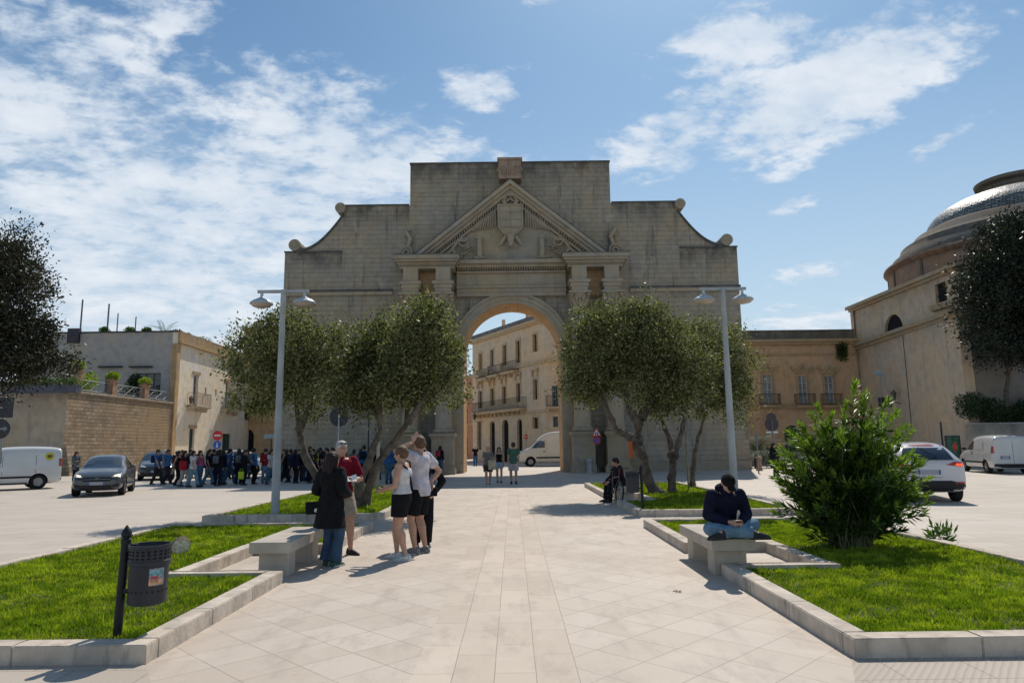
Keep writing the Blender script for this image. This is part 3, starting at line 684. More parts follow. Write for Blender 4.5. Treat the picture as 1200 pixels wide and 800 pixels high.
# ---- palace seen through the gate
PAL = stone('palazzo_plaster', (.68, .56, .42), 1.6, .45, .004, .03, .3, mdark=.85, streak=.3, bump=.2)
PALT = stone('palazzo_trim', (.58, .46, .32), 1.4, .6, .004, .04, .3, mdark=.8, streak=.35, bump=.2)
root = thing('palazzo', 'cream three-storey palazzo with iron balconies seen through the arch of the gate', 'palazzo', (3.2, 65, 0))
fa = Fac((-4.6, 79.5, 0), (3.2, 65, 0), root); fb = Fac((3.2, 65, 0), (11.5, 67, 0), root)
Htop = 14.2; band = 9.55
hi = [(561.5, 414, 565, 433), (575, 410, 578.5, 429, ), (589.5, 404.5, 593.5, 428), (605, 399, 609.5, 425), (625, 391.5, 629.5, 412)]
lo = [(561, 458, 565, 478), (575, 455, 579, 475), (589, 453, 593, 473), (605.5, 449, 610, 471), (625.5, 444.5, 630, 468)]
gr = [(574, 493, 580, 541), (588.5, 491, 596, 541), (606, 490.5, 612, 540)]
gw = [(560, 494, 564, 527), (625, 489, 631, 502)]
ops = [fa.op(*r) for r in hi+lo]+[fa.op(*r, 1) for r in gr]+[fa.op(*r) for r in gw]
fa.wall('wall', PAL, Htop, ops)
for i, o in enumerate(ops):
    if o[4]: mb = MB(); fa.box(mb, o[0], o[1], -.27, -.26, o[2], o[3]); mb.build('door', BLACKH, root); continue
    fa.window(o, FRAMEB, PANE)
    mb = MB(); e = .14
    fa.box(mb, o[0]-e, o[0]-.01, .004, .07, o[2], o[3]); fa.box(mb, o[1]+.01, o[1]+e, .004, .07, o[2], o[3]); fa.box(mb, o[0]-e, o[1]+e, .004, .09, o[3]+.01, o[3]+.2)
    if 5 <= i < 10: fa.box(mb, o[0]-.3, o[1]+.3, .005, .25, o[3]+.9, o[3]+1.05); fa.box(mb, o[0]-.2, o[0]-.02, .006, .2, o[3]+.3, o[3]+.9); fa.box(mb, o[1]+.02, o[1]+.2, .006, .2, o[3]+.3, o[3]+.9)
    mb.build('window_surround', PALT, root)
o2 = [fb.op(647, 452, 654, 476), fb.op(648, 488, 654, 500)]
fb.wall('wall', PAL, Htop, o2)
for o in o2: fb.window(o, FRAMEG, PANE)
for F in (fa, fb):
    mb = MB(); F.box(mb, -.1, F.len+.1, .004, .35, Htop-.9, Htop-.72); F.box(mb, -.1, F.len+.1, .005, .5, Htop-.72, Htop-.5); mb.build('cornice', PALT, root)
    mb = MB(); F.box(mb, 0, F.len, .006, .22, Htop-.5, Htop+.03); mb.build('parapet', mat('grey_parapet', (.2, .19, .18), .9, .3, 3), root)
    mb = MB(); F.box(mb, -.05, F.len+.05, .007, .2, band-.15, band+.1); F.box(mb, -.03, F.len+.03, .008, .14, 4.7, 4.95); mb.build('string_course', PALT, root)
for a, b, c in ((563.5, 575.5, 433.5), (577, 588.5, 429), (592, 608, 424.5)):
    u0, u1 = fa.px(a, c)[0], fa.px(b, c)[0]; fa.balcony(u0, u1, band+.0 if False else fa.px((a+b)/2, c+1)[1]-.85, PALT, IRON, .7, .95)
u0, u1 = fa.px(561, 480)[0], fa.px(617, 475)[0]; fa.balcony(u0, u1, 5.3, PALT, IRON, .9, 1.05)
u0 = fb.px(639, 470)[0]; fb.balcony(u0, u0+2.2, 5.2, PALT, IRON, .7, 1.0)
for u, h in ((6.3, 1.0), (11.6, 1.3)): mb = MB(); fa.box(mb, u, u+.25, -.9, -.6, Htop, Htop+h); mb.build('chimney', PALT, root)
mb = MB(); p = fb.w(1.5, .12, 0); mb.tube([p, p+Vector((0, 0, 9))], .06, 6); p = fb.w(1.8, .12, 7.9) ; mb.build('drainpipe', mat('drainpipe_metal', (.16, .13, .1), .6), root)
mb = MB(); fa.box(mb, 0, fa.len, -9, -.3, 0, 13.4); mb.build('wall', PAL, root) if False else None
# pink house further along the street
root = thing('town_house', 'narrow pink house at the left edge of the gate opening, beyond the palazzo', 'house', (-6.5, 92, 0))
PINK = stone('pink_plaster', (.50, .27, .19), 2, 1, .003, .03, .3, mdark=.9, streak=.3, bump=.15)
ff = Fac((-12, 92, 0), (-4.4, 92, 0), root); o = [ff.op(543.5, 457, 549, 466), ff.op(544, 478, 548.5, 498), ff.op(544.5, 512, 548.5, 536)]
ff.wall('wall', PINK, 11, o)
for q in o: ff.window(q, FRAMEW, PANE)
mb = MB(); ff.box(mb, 0, ff.len, .004, .3, 10.7, 11.02); ff.box(mb, 0, ff.len, .004, .12, 4.4, 4.6); mb.build('cornice', PALT, root)
# street closing building far behind, only its outline would show between houses
# ---- orange palazzo on the right
OR = stone('orange_plaster', (.60, .42, .275), 2.4, 1.2, .002, .03, .4, bands=((9.2, 10.4, .5),), mdark=.92, streak=.35, bump=.2, patches=.3)
ORT = stone('orange_palazzo_trim', (.47, .35, .22), 1.2, .8, .003, .05, .4, mdark=.85, streak=.4, bump=.25)
xl = 13.0; Yp = 57.0; xr = at(1003, 450, Yp)[0]; zt = at(940, 388, Yp)[2]; zc = at(940, 399, Yp)[2]; zb = at(940, 474, Yp)[2]
root = thing('orange_palazzo', 'ochre palazzo with curly window hoods between the gate and the domed church', 'palazzo', (20, Yp, 0))
fo = Fac((xl, Yp, 0), (xr+.6, Yp, 0), root)
wi = [fo.op(894.5, 438.5, 906, 466+9), fo.op(936, 439.5, 947, 466+9), fo.op(967, 440, 978, 475)]
wi = [(o[0], o[1], o[2], o[3], 0) for o in wi]; e0 = wi[0]; wi += [(e0[0]-3.0, e0[1]-3.0, e0[2], e0[3], 0)]
dr = [fo.op(920, 498, 940, 546, 1), fo.op(972, 500, 984, 546)]
fo.wall('wall', OR, zc, wi+dr)
for o in wi:
    fo.window(o, FRAMEW, PANEL, rails=3)
    mb = MB(); fo.box(mb, o[0]-.18, o[0]-.01, .004, .08, o[2], o[3]+.15); fo.box(mb, o[1]+.01, o[1]+.18, .004, .08, o[2], o[3]+.15)
    cu = (o[0]+o[1])/2; pts = [fo.w(cu+t*.95, .12, o[3]+.55+.22*math.cos(t*6.2)-.12*abs(t)) for t in [i/8-1 for i in range(17)]]
    mb.tube(pts, .10, 6); fo.box(mb, o[0]-.1, o[1]+.1, .005, .10, o[3]+.16, o[3]+.5); mb.build('window_hood', ORT, root)
    fo.balcony(o[0]-.45, o[1]+.45, o[2]+.02, ORT, IRON, .5, .9, brk=False)
for o in dr: mb = MB(); fo.box(mb, o[0], o[1], -.27, -.26, o[2], o[3]); mb.build('door', FRAMEG, root)
mb = MB(); fo.box(mb, 0, fo.len, .004, .12, zb-.35, zb-.02); fo.box(mb, 0, fo.len, .005, .22, zb-.02, zb+.12); mb.build('string_course', ORT, root)
mb = MB(); fo.box(mb, 0, fo.len, .005, .3, zc-.35, zc-.15); fo.box(mb, 0, fo.len, .006, .5, zc-.15, zc+.08); fo.box(mb, 0, fo.len, .005, .1, zc-1.25, zc-1.1); mb.build('cornice', ORT, root)
mb = MB(); fo.box(mb, 0, fo.len, -.6, .1, zc+.085, zt); fo.box(mb, 0, fo.len, -.62, .14, zt, zt+.1); mb.build('parapet', stone('parapet_stone', (.26, .235, .19), .8, .4, .01, .12, .8, bands=((8, 11.3, .6),), streak=.7), root)
lowp = mat('pale_dado', (.60, .54, .44), .85, .12, 2, .2, 10, dirt=.4)
mb = MB(); fo.box(mb, 0, dr[0][0]-.1, .004, .05, 0, 1.1); fo.box(mb, dr[0][1]+.1, dr[1][0]-.1, .004, .05, 0, 1.1); mb.build('dado', lowp, root)
IVY = leafmat('ivy_leaf', (.03, .07, .015), (.06, .11, .02), .3)
def leaf_cloud(name, centers, radii, n, size, m, parent=None, sh=.5, up=.3, aspect=.3):
    C = np.array(centers); r = np.array(radii); k = rng.integers(0, len(C), n)
    d = unit(rng.normal(size=(n, 3))); P = C[k]+d*r[k]*(rng.uniform(0, 1, n)**sh)[:, None]
    D = unit(d*.6+rng.normal(size=(n, 3))*.7+np.array([0, 0, up])); S = unit(np.cross(D, rng.normal(size=(n, 3))))
    Ln = size*rng.uniform(.6, 1.3, n); return link(name, leaves_mesh(name, P, D, S, Ln, Ln*aspect), m, parent)
o = leaf_cloud('climbing_plant', [tuple(at(987, y, Yp-.3)) for y in (407, 412, 418)], [(.5, .3, .45)]*3, 700, .16, IVY)
tag(o, 'dark green caper plant growing high on the orange palazzo wall', 'plant')
# ---- domed church
CH = stone('church_plaster', (.58, .48, .37), .9, .45, .003, .04, .4, bands=((7.6, 9.4, .35), (10.9, 12.6, .5)), mdark=.88, streak=.4, bump=.25, patches=.4)
CHT = stone('church_cornice', (.40, .33, .24), 1.2, .6, .004, .06, .5, mdark=.8, streak=.5, bump=.3)
far = at(1003, 404.5, 57.2); near = at(1123, 362, 42.0); root = thing('domed_church', 'tall stone church with a tiled dome and a dark lunette window at the right', 'church', (28, 50, 0))
zc = (far[2]+near[2])/2; fd = Fac((far[0], 57.2, 0), (near[0], 42.0, 0), root)
fd.wall('wall', CH, zc, [])
fe = Fac((near[0], 42.0, 0), (near[0]+22, 43.5, 0), root)
GREYP = stone('shaded_church_side', (.24, .225, .215), 1.2, .6, .003, .04, .4, mdark=.9, streak=.4, bump=.2, patches=.3)  # shade on the camera-facing church side is put into this grey
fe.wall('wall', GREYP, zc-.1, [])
mb = MB(); fd.box(mb, 0, fd.len, .004, .18, zc-.45, zc-.2); fd.box(mb, 0, fd.len+.3, .005, .4, zc-.2, zc+.05); mb.build('cornice', CHT, root)
# pilaster strip where the near bay steps forward a little
u1 = fd.px(1064, 430)[0]; mb = MB(); fd.box(mb, u1, fd.len, .004, .12, 0, zc-.46); mb.build('projecting_bay', CH, root)
mb = MB(); mb.tube([fd.w(u1-.15, .06, 2.2), fd.w(u1-.15, .06, zc-.5)], .035, 5); mb.build('cable', IRON, root)
# upper storey set back
uh = at(1000, 362, 57.2)[2]; fu = Fac((far[0]-.2, 57.3, 0), (near[0]+.9, 43.2, 0), root); fu.o += Vector((.15, 0, 0))
lun = fu.op(1035.5, 368, 1058, 392, 1); lun = (lun[0], lun[1], zc+.1, lun[3], 1); sq = fu.op(1096, 331, 1109, 354)
fu.wall('upper_wall', CH, uh, [lun, sq], z0=zc-.2)
for o, a in ((lun, 0), (sq, 0)): mb = MB(); fu.box(mb, o[0], o[1], -.24, -.22, o[2], o[3]); mb.build('window', BLACKH, root)
mb = MB(); fu.box(mb, -.2, fu.len+.3, .004, .2, uh-.25, uh-.05); fu.box(mb, -.3, fu.len+.4, .005, .42, uh-.05, uh+.2); fu.box(mb, sq[0]-.3, fu.len, .006, .3, sq[2]-.5, sq[2]-.1); mb.build('cornice', CHT, root)
fs = Fac((near[0]+.9, 43.2, 0), (near[0]+24, 45, 0), root); fs.wall('upper_wall', CH, uh, [], z0=zc-.2)
fn = Fac((far[0]+25, 57.3, 0), (far[0]-.2, 57.3, 0), root); fn.wall('upper_wall', CH, uh, [], z0=0)
roof = mat('lead_roof', (.12, .115, .105), .9, .3, 2, .3, 8)
rz = MB(); rz.add([(far[0]-28, 57.2-50, uh+.12), (near[0]+.9-28, 43.3-50, uh+.12), (near[0]+24-28, 45-50, uh+.12), (far[0]+24-28, 57.2-50, uh+.12)], [(0,1,2,3)]); rz.build('roof', roof, root)
rz = MB(); rz.add([(far[0]-28, 7, zc+.06), (near[0]-28, -8, zc+.06), (near[0]-6, -6.5, zc+.06), (far[0]-6, 7, zc+.06)], [(0,1,2,3)]); rz.build('roof', roof, root)
# drum, stepped cap, tiled dome, lantern
DC = (40.2, 52.6); rr0 = 9.45
DRUM = stone('drum_stone', (.31, .215, .165), 1.1, .5, .006, .12, .6, bands=((14.5, 15.5, .6),), streak=.6)
CAP = stone('dome_step_stone', (.155, .14, .125), 1.2, .4, .01, .2, .8, streak=.6, mdark=.5)
m, nt, b = nm('dome_tiles'); g = pos(nt); sx = N(nt, 'ShaderNodeTexCoord'); 
cbv = N(nt, 'ShaderNodeVectorRotate') if False else None
uvn = N(nt, 'ShaderNodeUVMap'); br = tiles(nt, (uvn, 0), .36, .22, (.36, .37, .35), (.10, .115, .11), (.012, .012, .012), .035)
setc(nt, b, mixc(nt, ramp(nt, noise(nt, (g, 0), 1.2, 4), .4, .7, 0, .6), (br, 0), (.09, .10, .095, 1))); b.inputs['Roughness'].default_value = .42; b.inputs['Specular IOR Level'].default_value = .6
h = N(nt, 'ShaderNodeMath', operation='MULTIPLY'); L(nt, br, 1, h, 0); h.inputs[1].default_value = -1; nz = noise(nt, (g, 0), 2.5, 2); hh = N(nt, 'ShaderNodeMath', operation='ADD'); L(nt, h, 0, hh, 0); nt.links.new(nz[0].outputs[0], hh.inputs[1]); bumpn(nt, b, (hh, 0), .8, .06); TILE = m
off = (DC[0]-28, DC[1]-50, 0)
MB().lathe([(rr0, uh), (rr0, 15.15), (rr0+.15, 15.2), (rr0+.35, 15.42), (rr0+.3, 15.6), (rr0-.2, 15.75)], (0, 0, 0), 8*9, False).build('drum', DRUM, root, smooth='auto', loc=off)
for k in range(16):
    t = 2*math.pi*k/16+.2; c, s_ = math.cos(t), math.sin(t)
    mb = MB().obox((c*(rr0+.03), s_*(rr0+.03), 14.0), (c*.06, s_*.06, 0), (-s_*.1, c*.1, 0), (0, 0, 1.1)); mb.build('drum_strip', CAP, root, loc=off)
MB().lathe([(rr0-.2, 15.75), (rr0-.35, 16.2), (rr0-.9, 16.65), (rr0-1.05, 17.1), (rr0-1.9, 17.6), (rr0-2.1, 17.95), (rr0-2.9, 18.35)], (0, 0, 0), 72, False).build('stepped_base', CAP, root, smooth='auto', loc=off)
prof = []
for i in range(15):
    t = i/14; prof.append(((rr0-3.0)*math.cos(t*1.24), 18.3+2.7*math.sin(t*1.24)/math.sin(1.24)))
o = MB().lathe(prof, (0, 0, 0), 96, False).build('dome', TILE, root, smooth=True, loc=off)
uv = o.data.uv_layers.new(name='UVMap'); n = 96
for p in o.data.polygons:
    for li, vi in zip(p.loop_indices, p.vertices):
        i, k = divmod(vi, n); kk = k+n if (k == 0 and any(v % n == n-1 for v in p.vertices)) else k
        uv.data[li].uv = (kk/n*2*math.pi*5.0, i*.42)
MB().lathe([(2.3, 20.8), (2.3, 21.5), (2.75, 21.65), (2.8, 21.9), (1.2, 22.1), (0, 22.2)], (0, 0, 0), 32, False).build('lantern', CAP, root, smooth='auto', loc=off)
# ---- low garden wall, hedge and poster by the church
Yw = 40.0; xa = at(1140, 520, Yw)[0]; zw = at(1165, 497, Yw)[2]
root = thing('garden_wall', 'low grey rendered wall with stained coping behind the parked white van', 'wall', (xa, Yw, 0)); fw = Fac((xa, Yw, 0), (xa+14, Yw+.6, 0), root)
fw.wall('wall', stone('garden_wall_render', (.42, .39, .35), 1.5, .7, .003, .05, .5, bands=((1.2, 2.6, .7),), mdark=.9, streak=.6), zw, [])
mb = MB(); fw.box(mb, 0, fw.len, -.35, .06, zw+.001, zw+.1); mb.build('coping', mat('coping_grey', (.3, .28, .26), .9, .2, 3), root)
HEDGE = leafmat('hedge_leaf', (.022, .05, .016), (.045, .085, .022), .25)
C = [(xa+.5+i*.75, Yw+.9+.3*(i % 2), zw+.35+.55*math.sin(i*1.1+1)+(.5 if 1 < i < 5 else .3)) for i in range(15)]
tag(leaf_cloud('hedge', C, [(.75, .6, .8)]*15, 15000, .13, HEDGE, sh=.4), 'dark green hedge spilling over the garden wall behind the white van', 'hedge')
# ---- left: stone retaining wall and terrace
BX = -29.8
BR = stone('brown_wall_stone', (.34, .27, .195), .58, .26, .02, .32, .6, bands=((4.6, 5.7, .4),), mdark=.42, streak=.5, bump=1.0, patches=.3)
PLW = stone('grey_wall_plaster', (.42, .365, .295), 1.1, .45, .004, .06, .6, bands=((3.4, 5.7, .5),), mdark=.8, streak=.55, bump=.4, patches=.4)
zwT = at(84, 459, 47)[2]
root = thing('terrace_wall', 'high brown stone block retaining wall with brick gate pillars and balustrade above the grey hatchback', 'wall', (BX, 47, 0))
fb_ = Fac((BX-.5, 47, 0), (BX, 60.8, 0), root); fb_.wall('block_wall', BR, zwT, [])
fa_ = Fac((BX-22, 45.5, 0), (BX-.5, 47, 0), root); fa_.wall('plastered_wall', PLW, zwT-.1, [])
mb = MB(); fb_.box(mb, -.05, fb_.len, -.45, .10, zwT+.002, zwT+.16); mb.build('coping', mat('wall_coping', (.34, .28, .22), .9, .25, 3, .4, 12), root)
mb = MB(); mb.prism([(-.2, 0), (.55, 0), (.12, 2.0), (-.2, 2.0)], -.3, .5); mb.build('corner_buttress', BR, root, loc=(-.25, 0, 0))
# ledge planter on the plastered wall
pl = at(35, 461, 46.2); mb = MB(); mb.box(-2.6, 2.4, -.5, .1, -.5, 0); q = mb.build('terrace_planter', mat('blue_grey_planter', (.08, .085, .11), .7, .2, 3)); q.location = (at(52, 462, 46.0)[0], 46.0, zwT+.35); tag(q, 'long dark planter box on top of the plastered wall, full of trailing weeds', 'planter')
YG = leafmat('yellow_green_leaf', (.22, .30, .03), (.35, .42, .05), .45, scale=4); MG = leafmat('mid_green_leaf', (.05, .12, .02), (.11, .2, .03), .35)
c0 = q.location; tag(leaf_cloud('planter_weeds', [(c0.x-2.2+.6*i, 45.9, c0.z+.15) for i in range(8)], [(.5, .3, .4)]*8, 2600, .13, MG), 'trailing green weeds growing from the long dark planter', 'plant')
# pillars with planted urns + criss-cross railing
cop = zwT+.16; pil = [fb_.px(x, 470)[0] for x in (90.5, 133, 171, 199)]; names = ('leftmost brick pillar', 'second brick pillar from the left', 'third brick pillar from the left', 'pillar')
for i, u in enumerate(pil[:3]):
    mb = MB(); u = max(u, .3); h_ = 1.0 if i else 1.35
    fb_.box(mb, u-.3, u+.3, -.4, .05, cop+.001, cop+h_); fb_.box(mb, u-.38, u+.38, -.46, .11, cop+h_, cop+h_+.12); fb_.box(mb, u-.28, u+.28, -.38, .03, cop+h_+.12, cop+h_+.3)
    mb.build('pillar', BR if False else mat('pillar_brick', (.33, .20, .13), .9, .3, 4, .5, 14), root)
    p = fb_.w(u, -.17, cop+h_+.42)+root.location
    tag(leaf_cloud('potted_shrub', [p], [(.5, .45, .33)], 1000, .12, YG, sh=.4), ('rounded yellow-green shrub on the brick pillar nearest the big left tree', 'flat-topped yellow-green shrub on the middle brick pillar of the terrace', 'yellow-green shrub on the brick pillar nearest the house corner')[i], 'shrub', 'shrubs on the terrace pillars')
mb = MB()
for a, b in ((pil[0]+.35, pil[1]-.35), (pil[1]+.35, pil[2]-.35), (pil[2]+.35, fb_.len-.3)):
    a = max(a, .6); n = max(2, int((b-a)/1.1))
    for z in (.12, .82): mb.tube([fb_.w(a, -.15, cop+z), fb_.w(b, -.15, cop+z)], .03, 5)
    for k in range(n):
        c, d = a+(b-a)*k/n, a+(b-a)*(k+1)/n
        mb.tube([fb_.w(c, -.15, cop+.12), fb_.w(d, -.15, cop+.82)], .022, 4); mb.tube([fb_.w(c, -.15, cop+.82), fb_.w(d, -.15, cop+.12)], .022, 4); mb.tube([fb_.w(d, -.15, cop), fb_.w(d, -.15, cop+.85)], .022, 4)
mb.build('railing', mat('pale_railing', (.22, .24, .25), .5, .1, 3), root)
tag(leaf_cloud('terrace_shrub', [tuple(fb_.w(pil[1]-1.8, -1.5, cop+.7)+root.location), tuple(fb_.w(pil[1]-.9, -1.5, cop+.9)+root.location)], [(1.0, .6, .7), (.8, .6, .8)], 2200, .14, YG), 'wide yellow-green bush behind the terrace railing, left of the middle pillar', 'bush')
tag(leaf_cloud('terrace_shrub', [tuple(fb_.w(pil[2]+2.2, -2.2, cop+.9)+root.location), tuple(fb_.w(pil[2]+2.0, -2.2, cop+1.6)+root.location)], [(1.3, .8, 1.0), (.6, .5, .7)], 2600, .15, HEDGE), 'dark conifer-like bush on the terrace in front of the glazed door', 'bush')
# ---- villa behind the terrace, shade put into its grey face (one house with the sunlit street facade)
VG = stone('villa_plaster_shaded', (.36, .365, .38), 3, 2, .001, .02, .3, mdark=.95, streak=.15, bump=.1); VB = stone('villa_plaster_cream', (.72, .66, .57), 3, 2, .001, .02, .3, mdark=.95, streak=.3, bump=.12, patches=.3)
VT = stone('villa_stone_trim', (.45, .33, .20), .6, .35, .004, .12, .4, bands=((10.8, 12.3, .5),), streak=.5)
zv = at(200, 389, 61)[2]; root = thing('villa', 'villa above the terrace, grey on its shaded face and cream on its street side', 'house', (BX, 61, 0))
fv = Fac((BX-14, 61, 0), (BX, 61, 0), root); fc = Fac((BX, 61, 0), (BX-.3, 80, 0), root)
wv = [fv.op(160, 437, 188, 462), fv.op(78, 433, 88, 447), fv.op(123, 440, 138, 460)]
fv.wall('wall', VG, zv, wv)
for o in wv: fv.window(o, FRAMEB, PANE, mull=2)
mb = MB()
for a, b in ((118, 144), (154, 179)): u0, z = fv.px(a, 431); u1, _ = fv.px(b, 431); fv.box(mb, u0, u1, .004, .5, z, z+.12)
mb.build('canopy', mat('dark_canopy', (.05, .05, .055), .7), root)
wc = [fc.op(226, 439, 232, 475), fc.op(264, 447, 268.5, 480), fc.op(221, 502, 227, 548), fc.op(240, 454, 242, 463), fc.op(252, 456, 254, 464), fc.op(260, 508, 270, 548)]
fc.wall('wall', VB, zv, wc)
for i, o in enumerate(wc):
    if i in (3, 4): mb = MB(); fc.box(mb, o[0], o[1], -.2, -.18, o[2], o[3]); mb.build('window', PANE, root)
    else: fc.window(o, FRAMEG if i in (2, 5) else FRAMEW, PANE if i < 2 else FRAMEG, name='door' if i in (2, 5) else 'window')
mb = MB()
for i in (0, 1, 2): o = wc[i]; fc.box(mb, o[0]-.25, o[1]+.25, .004, .1, o[3]+.03, o[3]+.3)
mb.build('window_surround', VT, root)
for i in (0, 1): o = wc[i]; fc.balcony(o[0]-1.0, o[1]+1.2, o[2], mat('balcony_slab', (.5, .42, .32), .85, .15, 3, dirt=.5), mat('balcony_railing', (.25, .2, .15), .6), .9, 1.1)
mb = MB(); fc.box(mb, -.3, .3, .004, .12, 0, zv-1.05); fv.box(mb, fv.len-.5, fv.len+.0, .004, .12, 0, zv-1.05); mb.build('corner_pilaster', VT, root)
mb = MB(); fc.box(mb, -.1, fc.len, .004, .35, zv-1.0, zv-.8); fc.box(mb, -.1, fc.len, .005, .2, zv-.8, zv+.1); mb.build('cornice', VT, root)
mb = MB(); fv.box(mb, 0, fv.len+.2, -.2, .12, zv+.002, zv+.12); fv.box(mb, 4.2, 5.2, -.1, .3, zv-.9, zv+.4) ; mb.build('coping', mat('dark_coping', (.05, .05, .06), .8), root)
rz = MB(); rz.add([(-14, .2, zv-.3), (-.3, .2, zv-.3), (-.5, 19, zv-.3), (-14, 19, zv-.3)], [(0,1,2,3)]); rz.build('roof', roof, root)
# roof antennas, palm and pots
for x, y0_, y1_, lb in ((97, 383, 351, 'tallest metal pole on the villa roof'), (128, 385, 356, 'metal pole beside the rooftop chimney'), (138.5, 388, 367, 'short metal pole right of the rooftop chimney'), (159.5, 388, 371, 'thin pole in the middle of the villa roof')):
    p = at(x, y1_, 62.5); mb = MB(); mb.tube([(p.x, p.y, zv-.3), (p.x, p.y, p.z)], .07 if x < 135 else .05, 6); tag(mb.build('roof_pole', mat('roof_pole_metal', (.12, .13, .15), .5)), lb, 'pole', 'poles on the villa roof')
def palm(name, label, base, h, n, ln, leaf, trunk=.12, drop=.5, cat='palm'):
    r = thing(name, label, cat, base); MB().tube([(0, 0, 0), (0, 0, h)], [trunk*1.2, trunk], 8).build('trunk', BARK, r)
    P = []; D = []; S = []; Ls = []
    for i in range(n):
        a = i*2.4; el = random.uniform(-.1, 1.1); c = Vector((math.cos(a), math.sin(a), 0)); q = Vector((0, 0, h)); d = (c*math.cos(el)+Vector((0, 0, math.sin(el))))
        for k in range(14):
            q = q+d*(ln/14); d = (d-Vector((0, 0, drop/14*1.6))).normalized(); side = d.cross(Vector((0, 0, 1))).normalized()
            for sgn in (-1, 1):
                P.append(q); D.append((side*sgn*.8+d*.6+Vector((0, 0, -.15))).normalized()); S.append(d); Ls.append(ln*.26*(1-.5*abs(k/14-.4)))
    P, D, S, Ls = map(np.array, (P, D, S, Ls)); link('fronds', leaves_mesh('fronds', P, D, S, Ls, Ls*.09), leaf, r); return r
BARK = mat('bark', (.10, .082, .062), .95, .35, 5, .9, 22, dirt=.4)
PALMG = leafmat('palm_leaf', (.03, .06, .028), (.05, .09, .035), .25, .6, .1)
p = at(192, 389, 64); palm('potted_palm', 'small palm standing on the villa roof near its right corner', (p.x, p.y, zv-.3), .8, 16, 1.5, PALMG, .08)
for i, (x, s_, lb) in enumerate(((122, .45, 'small bush in front of the rooftop chimney'), (207, .6, 'reddish dry shrub on the roof right of the small palm'), (218, .6, 'round dark shrub on the villa roof edge'), (238, .95, 'largest dark shrub on the cream roof edge'), (152, .45, 'low green plants along the roof edge by the thin pole'), (172, .4, 'low green plants on the roof edge left of the palm'))):
    Yq = 62.5 if x < 200 else (66 if x < 225 else 71); p = at(x, 388 if x < 200 else 392+(x-207)*.35, Yq)
    tag(leaf_cloud('roof_shrub', [p], [(s_, s_, s_*.8)], 600, .17, MG if i != 1 else leafmat('dry_leaf', (.2, .13, .08), (.28, .2, .12), .2)), lb, 'shrub', 'plants on the villa roof')
# ---- orange corner house behind the left olive tree
root = thing('corner_house', 'old ochre corner house with a dark arched doorway left of the gate', 'house', (-27, 79, 0))
OC = stone('ochre_plaster', (.50, .36, .22), .9, .45, .004, .10, .6, bands=((9, 14, .4),), mdark=.85, streak=.6, bump=.4, patches=.35)
zh = at(270, 384, 79)[2]; fh = Fac((BX-.4, 79, 0), (-17, 79, 0), root); op = [fh.op(280, 502.5, 297, 546, 1), fh.op(285, 462, 291, 474), fh.op(306, 458, 313, 480)]
fh.wall('wall', OC, zh, op)
mb = MB(); o = op[0]; fh.box(mb, o[0], o[1], -.27, -.25, o[2], o[3]); mb.build('door', BLACKH, root)
for o in op[1:]: fh.window(o, FRAMEB, PANE)
fh.balcony(op[1][0]-.8, op[1][1]+.8, op[1][2]-.1, ORT, IRON, .8, 1.0)
mb = MB(); fh.box(mb, 0, fh.len, .004, .4, zh-.3, zh+.02); fh.box(mb, 0, fh.len, .005, .15, 4.6, 4.85); mb.build('cornice', VT, root)
tag(leaf_cloud('balcony_plant', [tuple(at(284, 488, 78)), tuple(at(292, 478, 78))], [(.9, .4, .5)]*2, 900, .2, HEDGE), 'dark green creeper hanging by the balcony of the ochre corner house', 'plant')
# low distant skyline left of the church & behind the walls so no bare horizon shows
root = thing('distant_house', 'pale flat-roofed block just visible behind the big tree at the left edge', 'house', (-50, 75, 0)); fz = Fac((-75, 75, 0), (BX-14.2, 75, 0), root); fz.wall('wall', VB, 8.5, [(12, 13.2, 4, 6, 0), (18, 19.2, 4, 6, 0), (24, 25.2, 4, 6, 0)])
for u in (12, 18, 24): fz.window((u, u+1.2, 4, 6), FRAMEW, PANE)
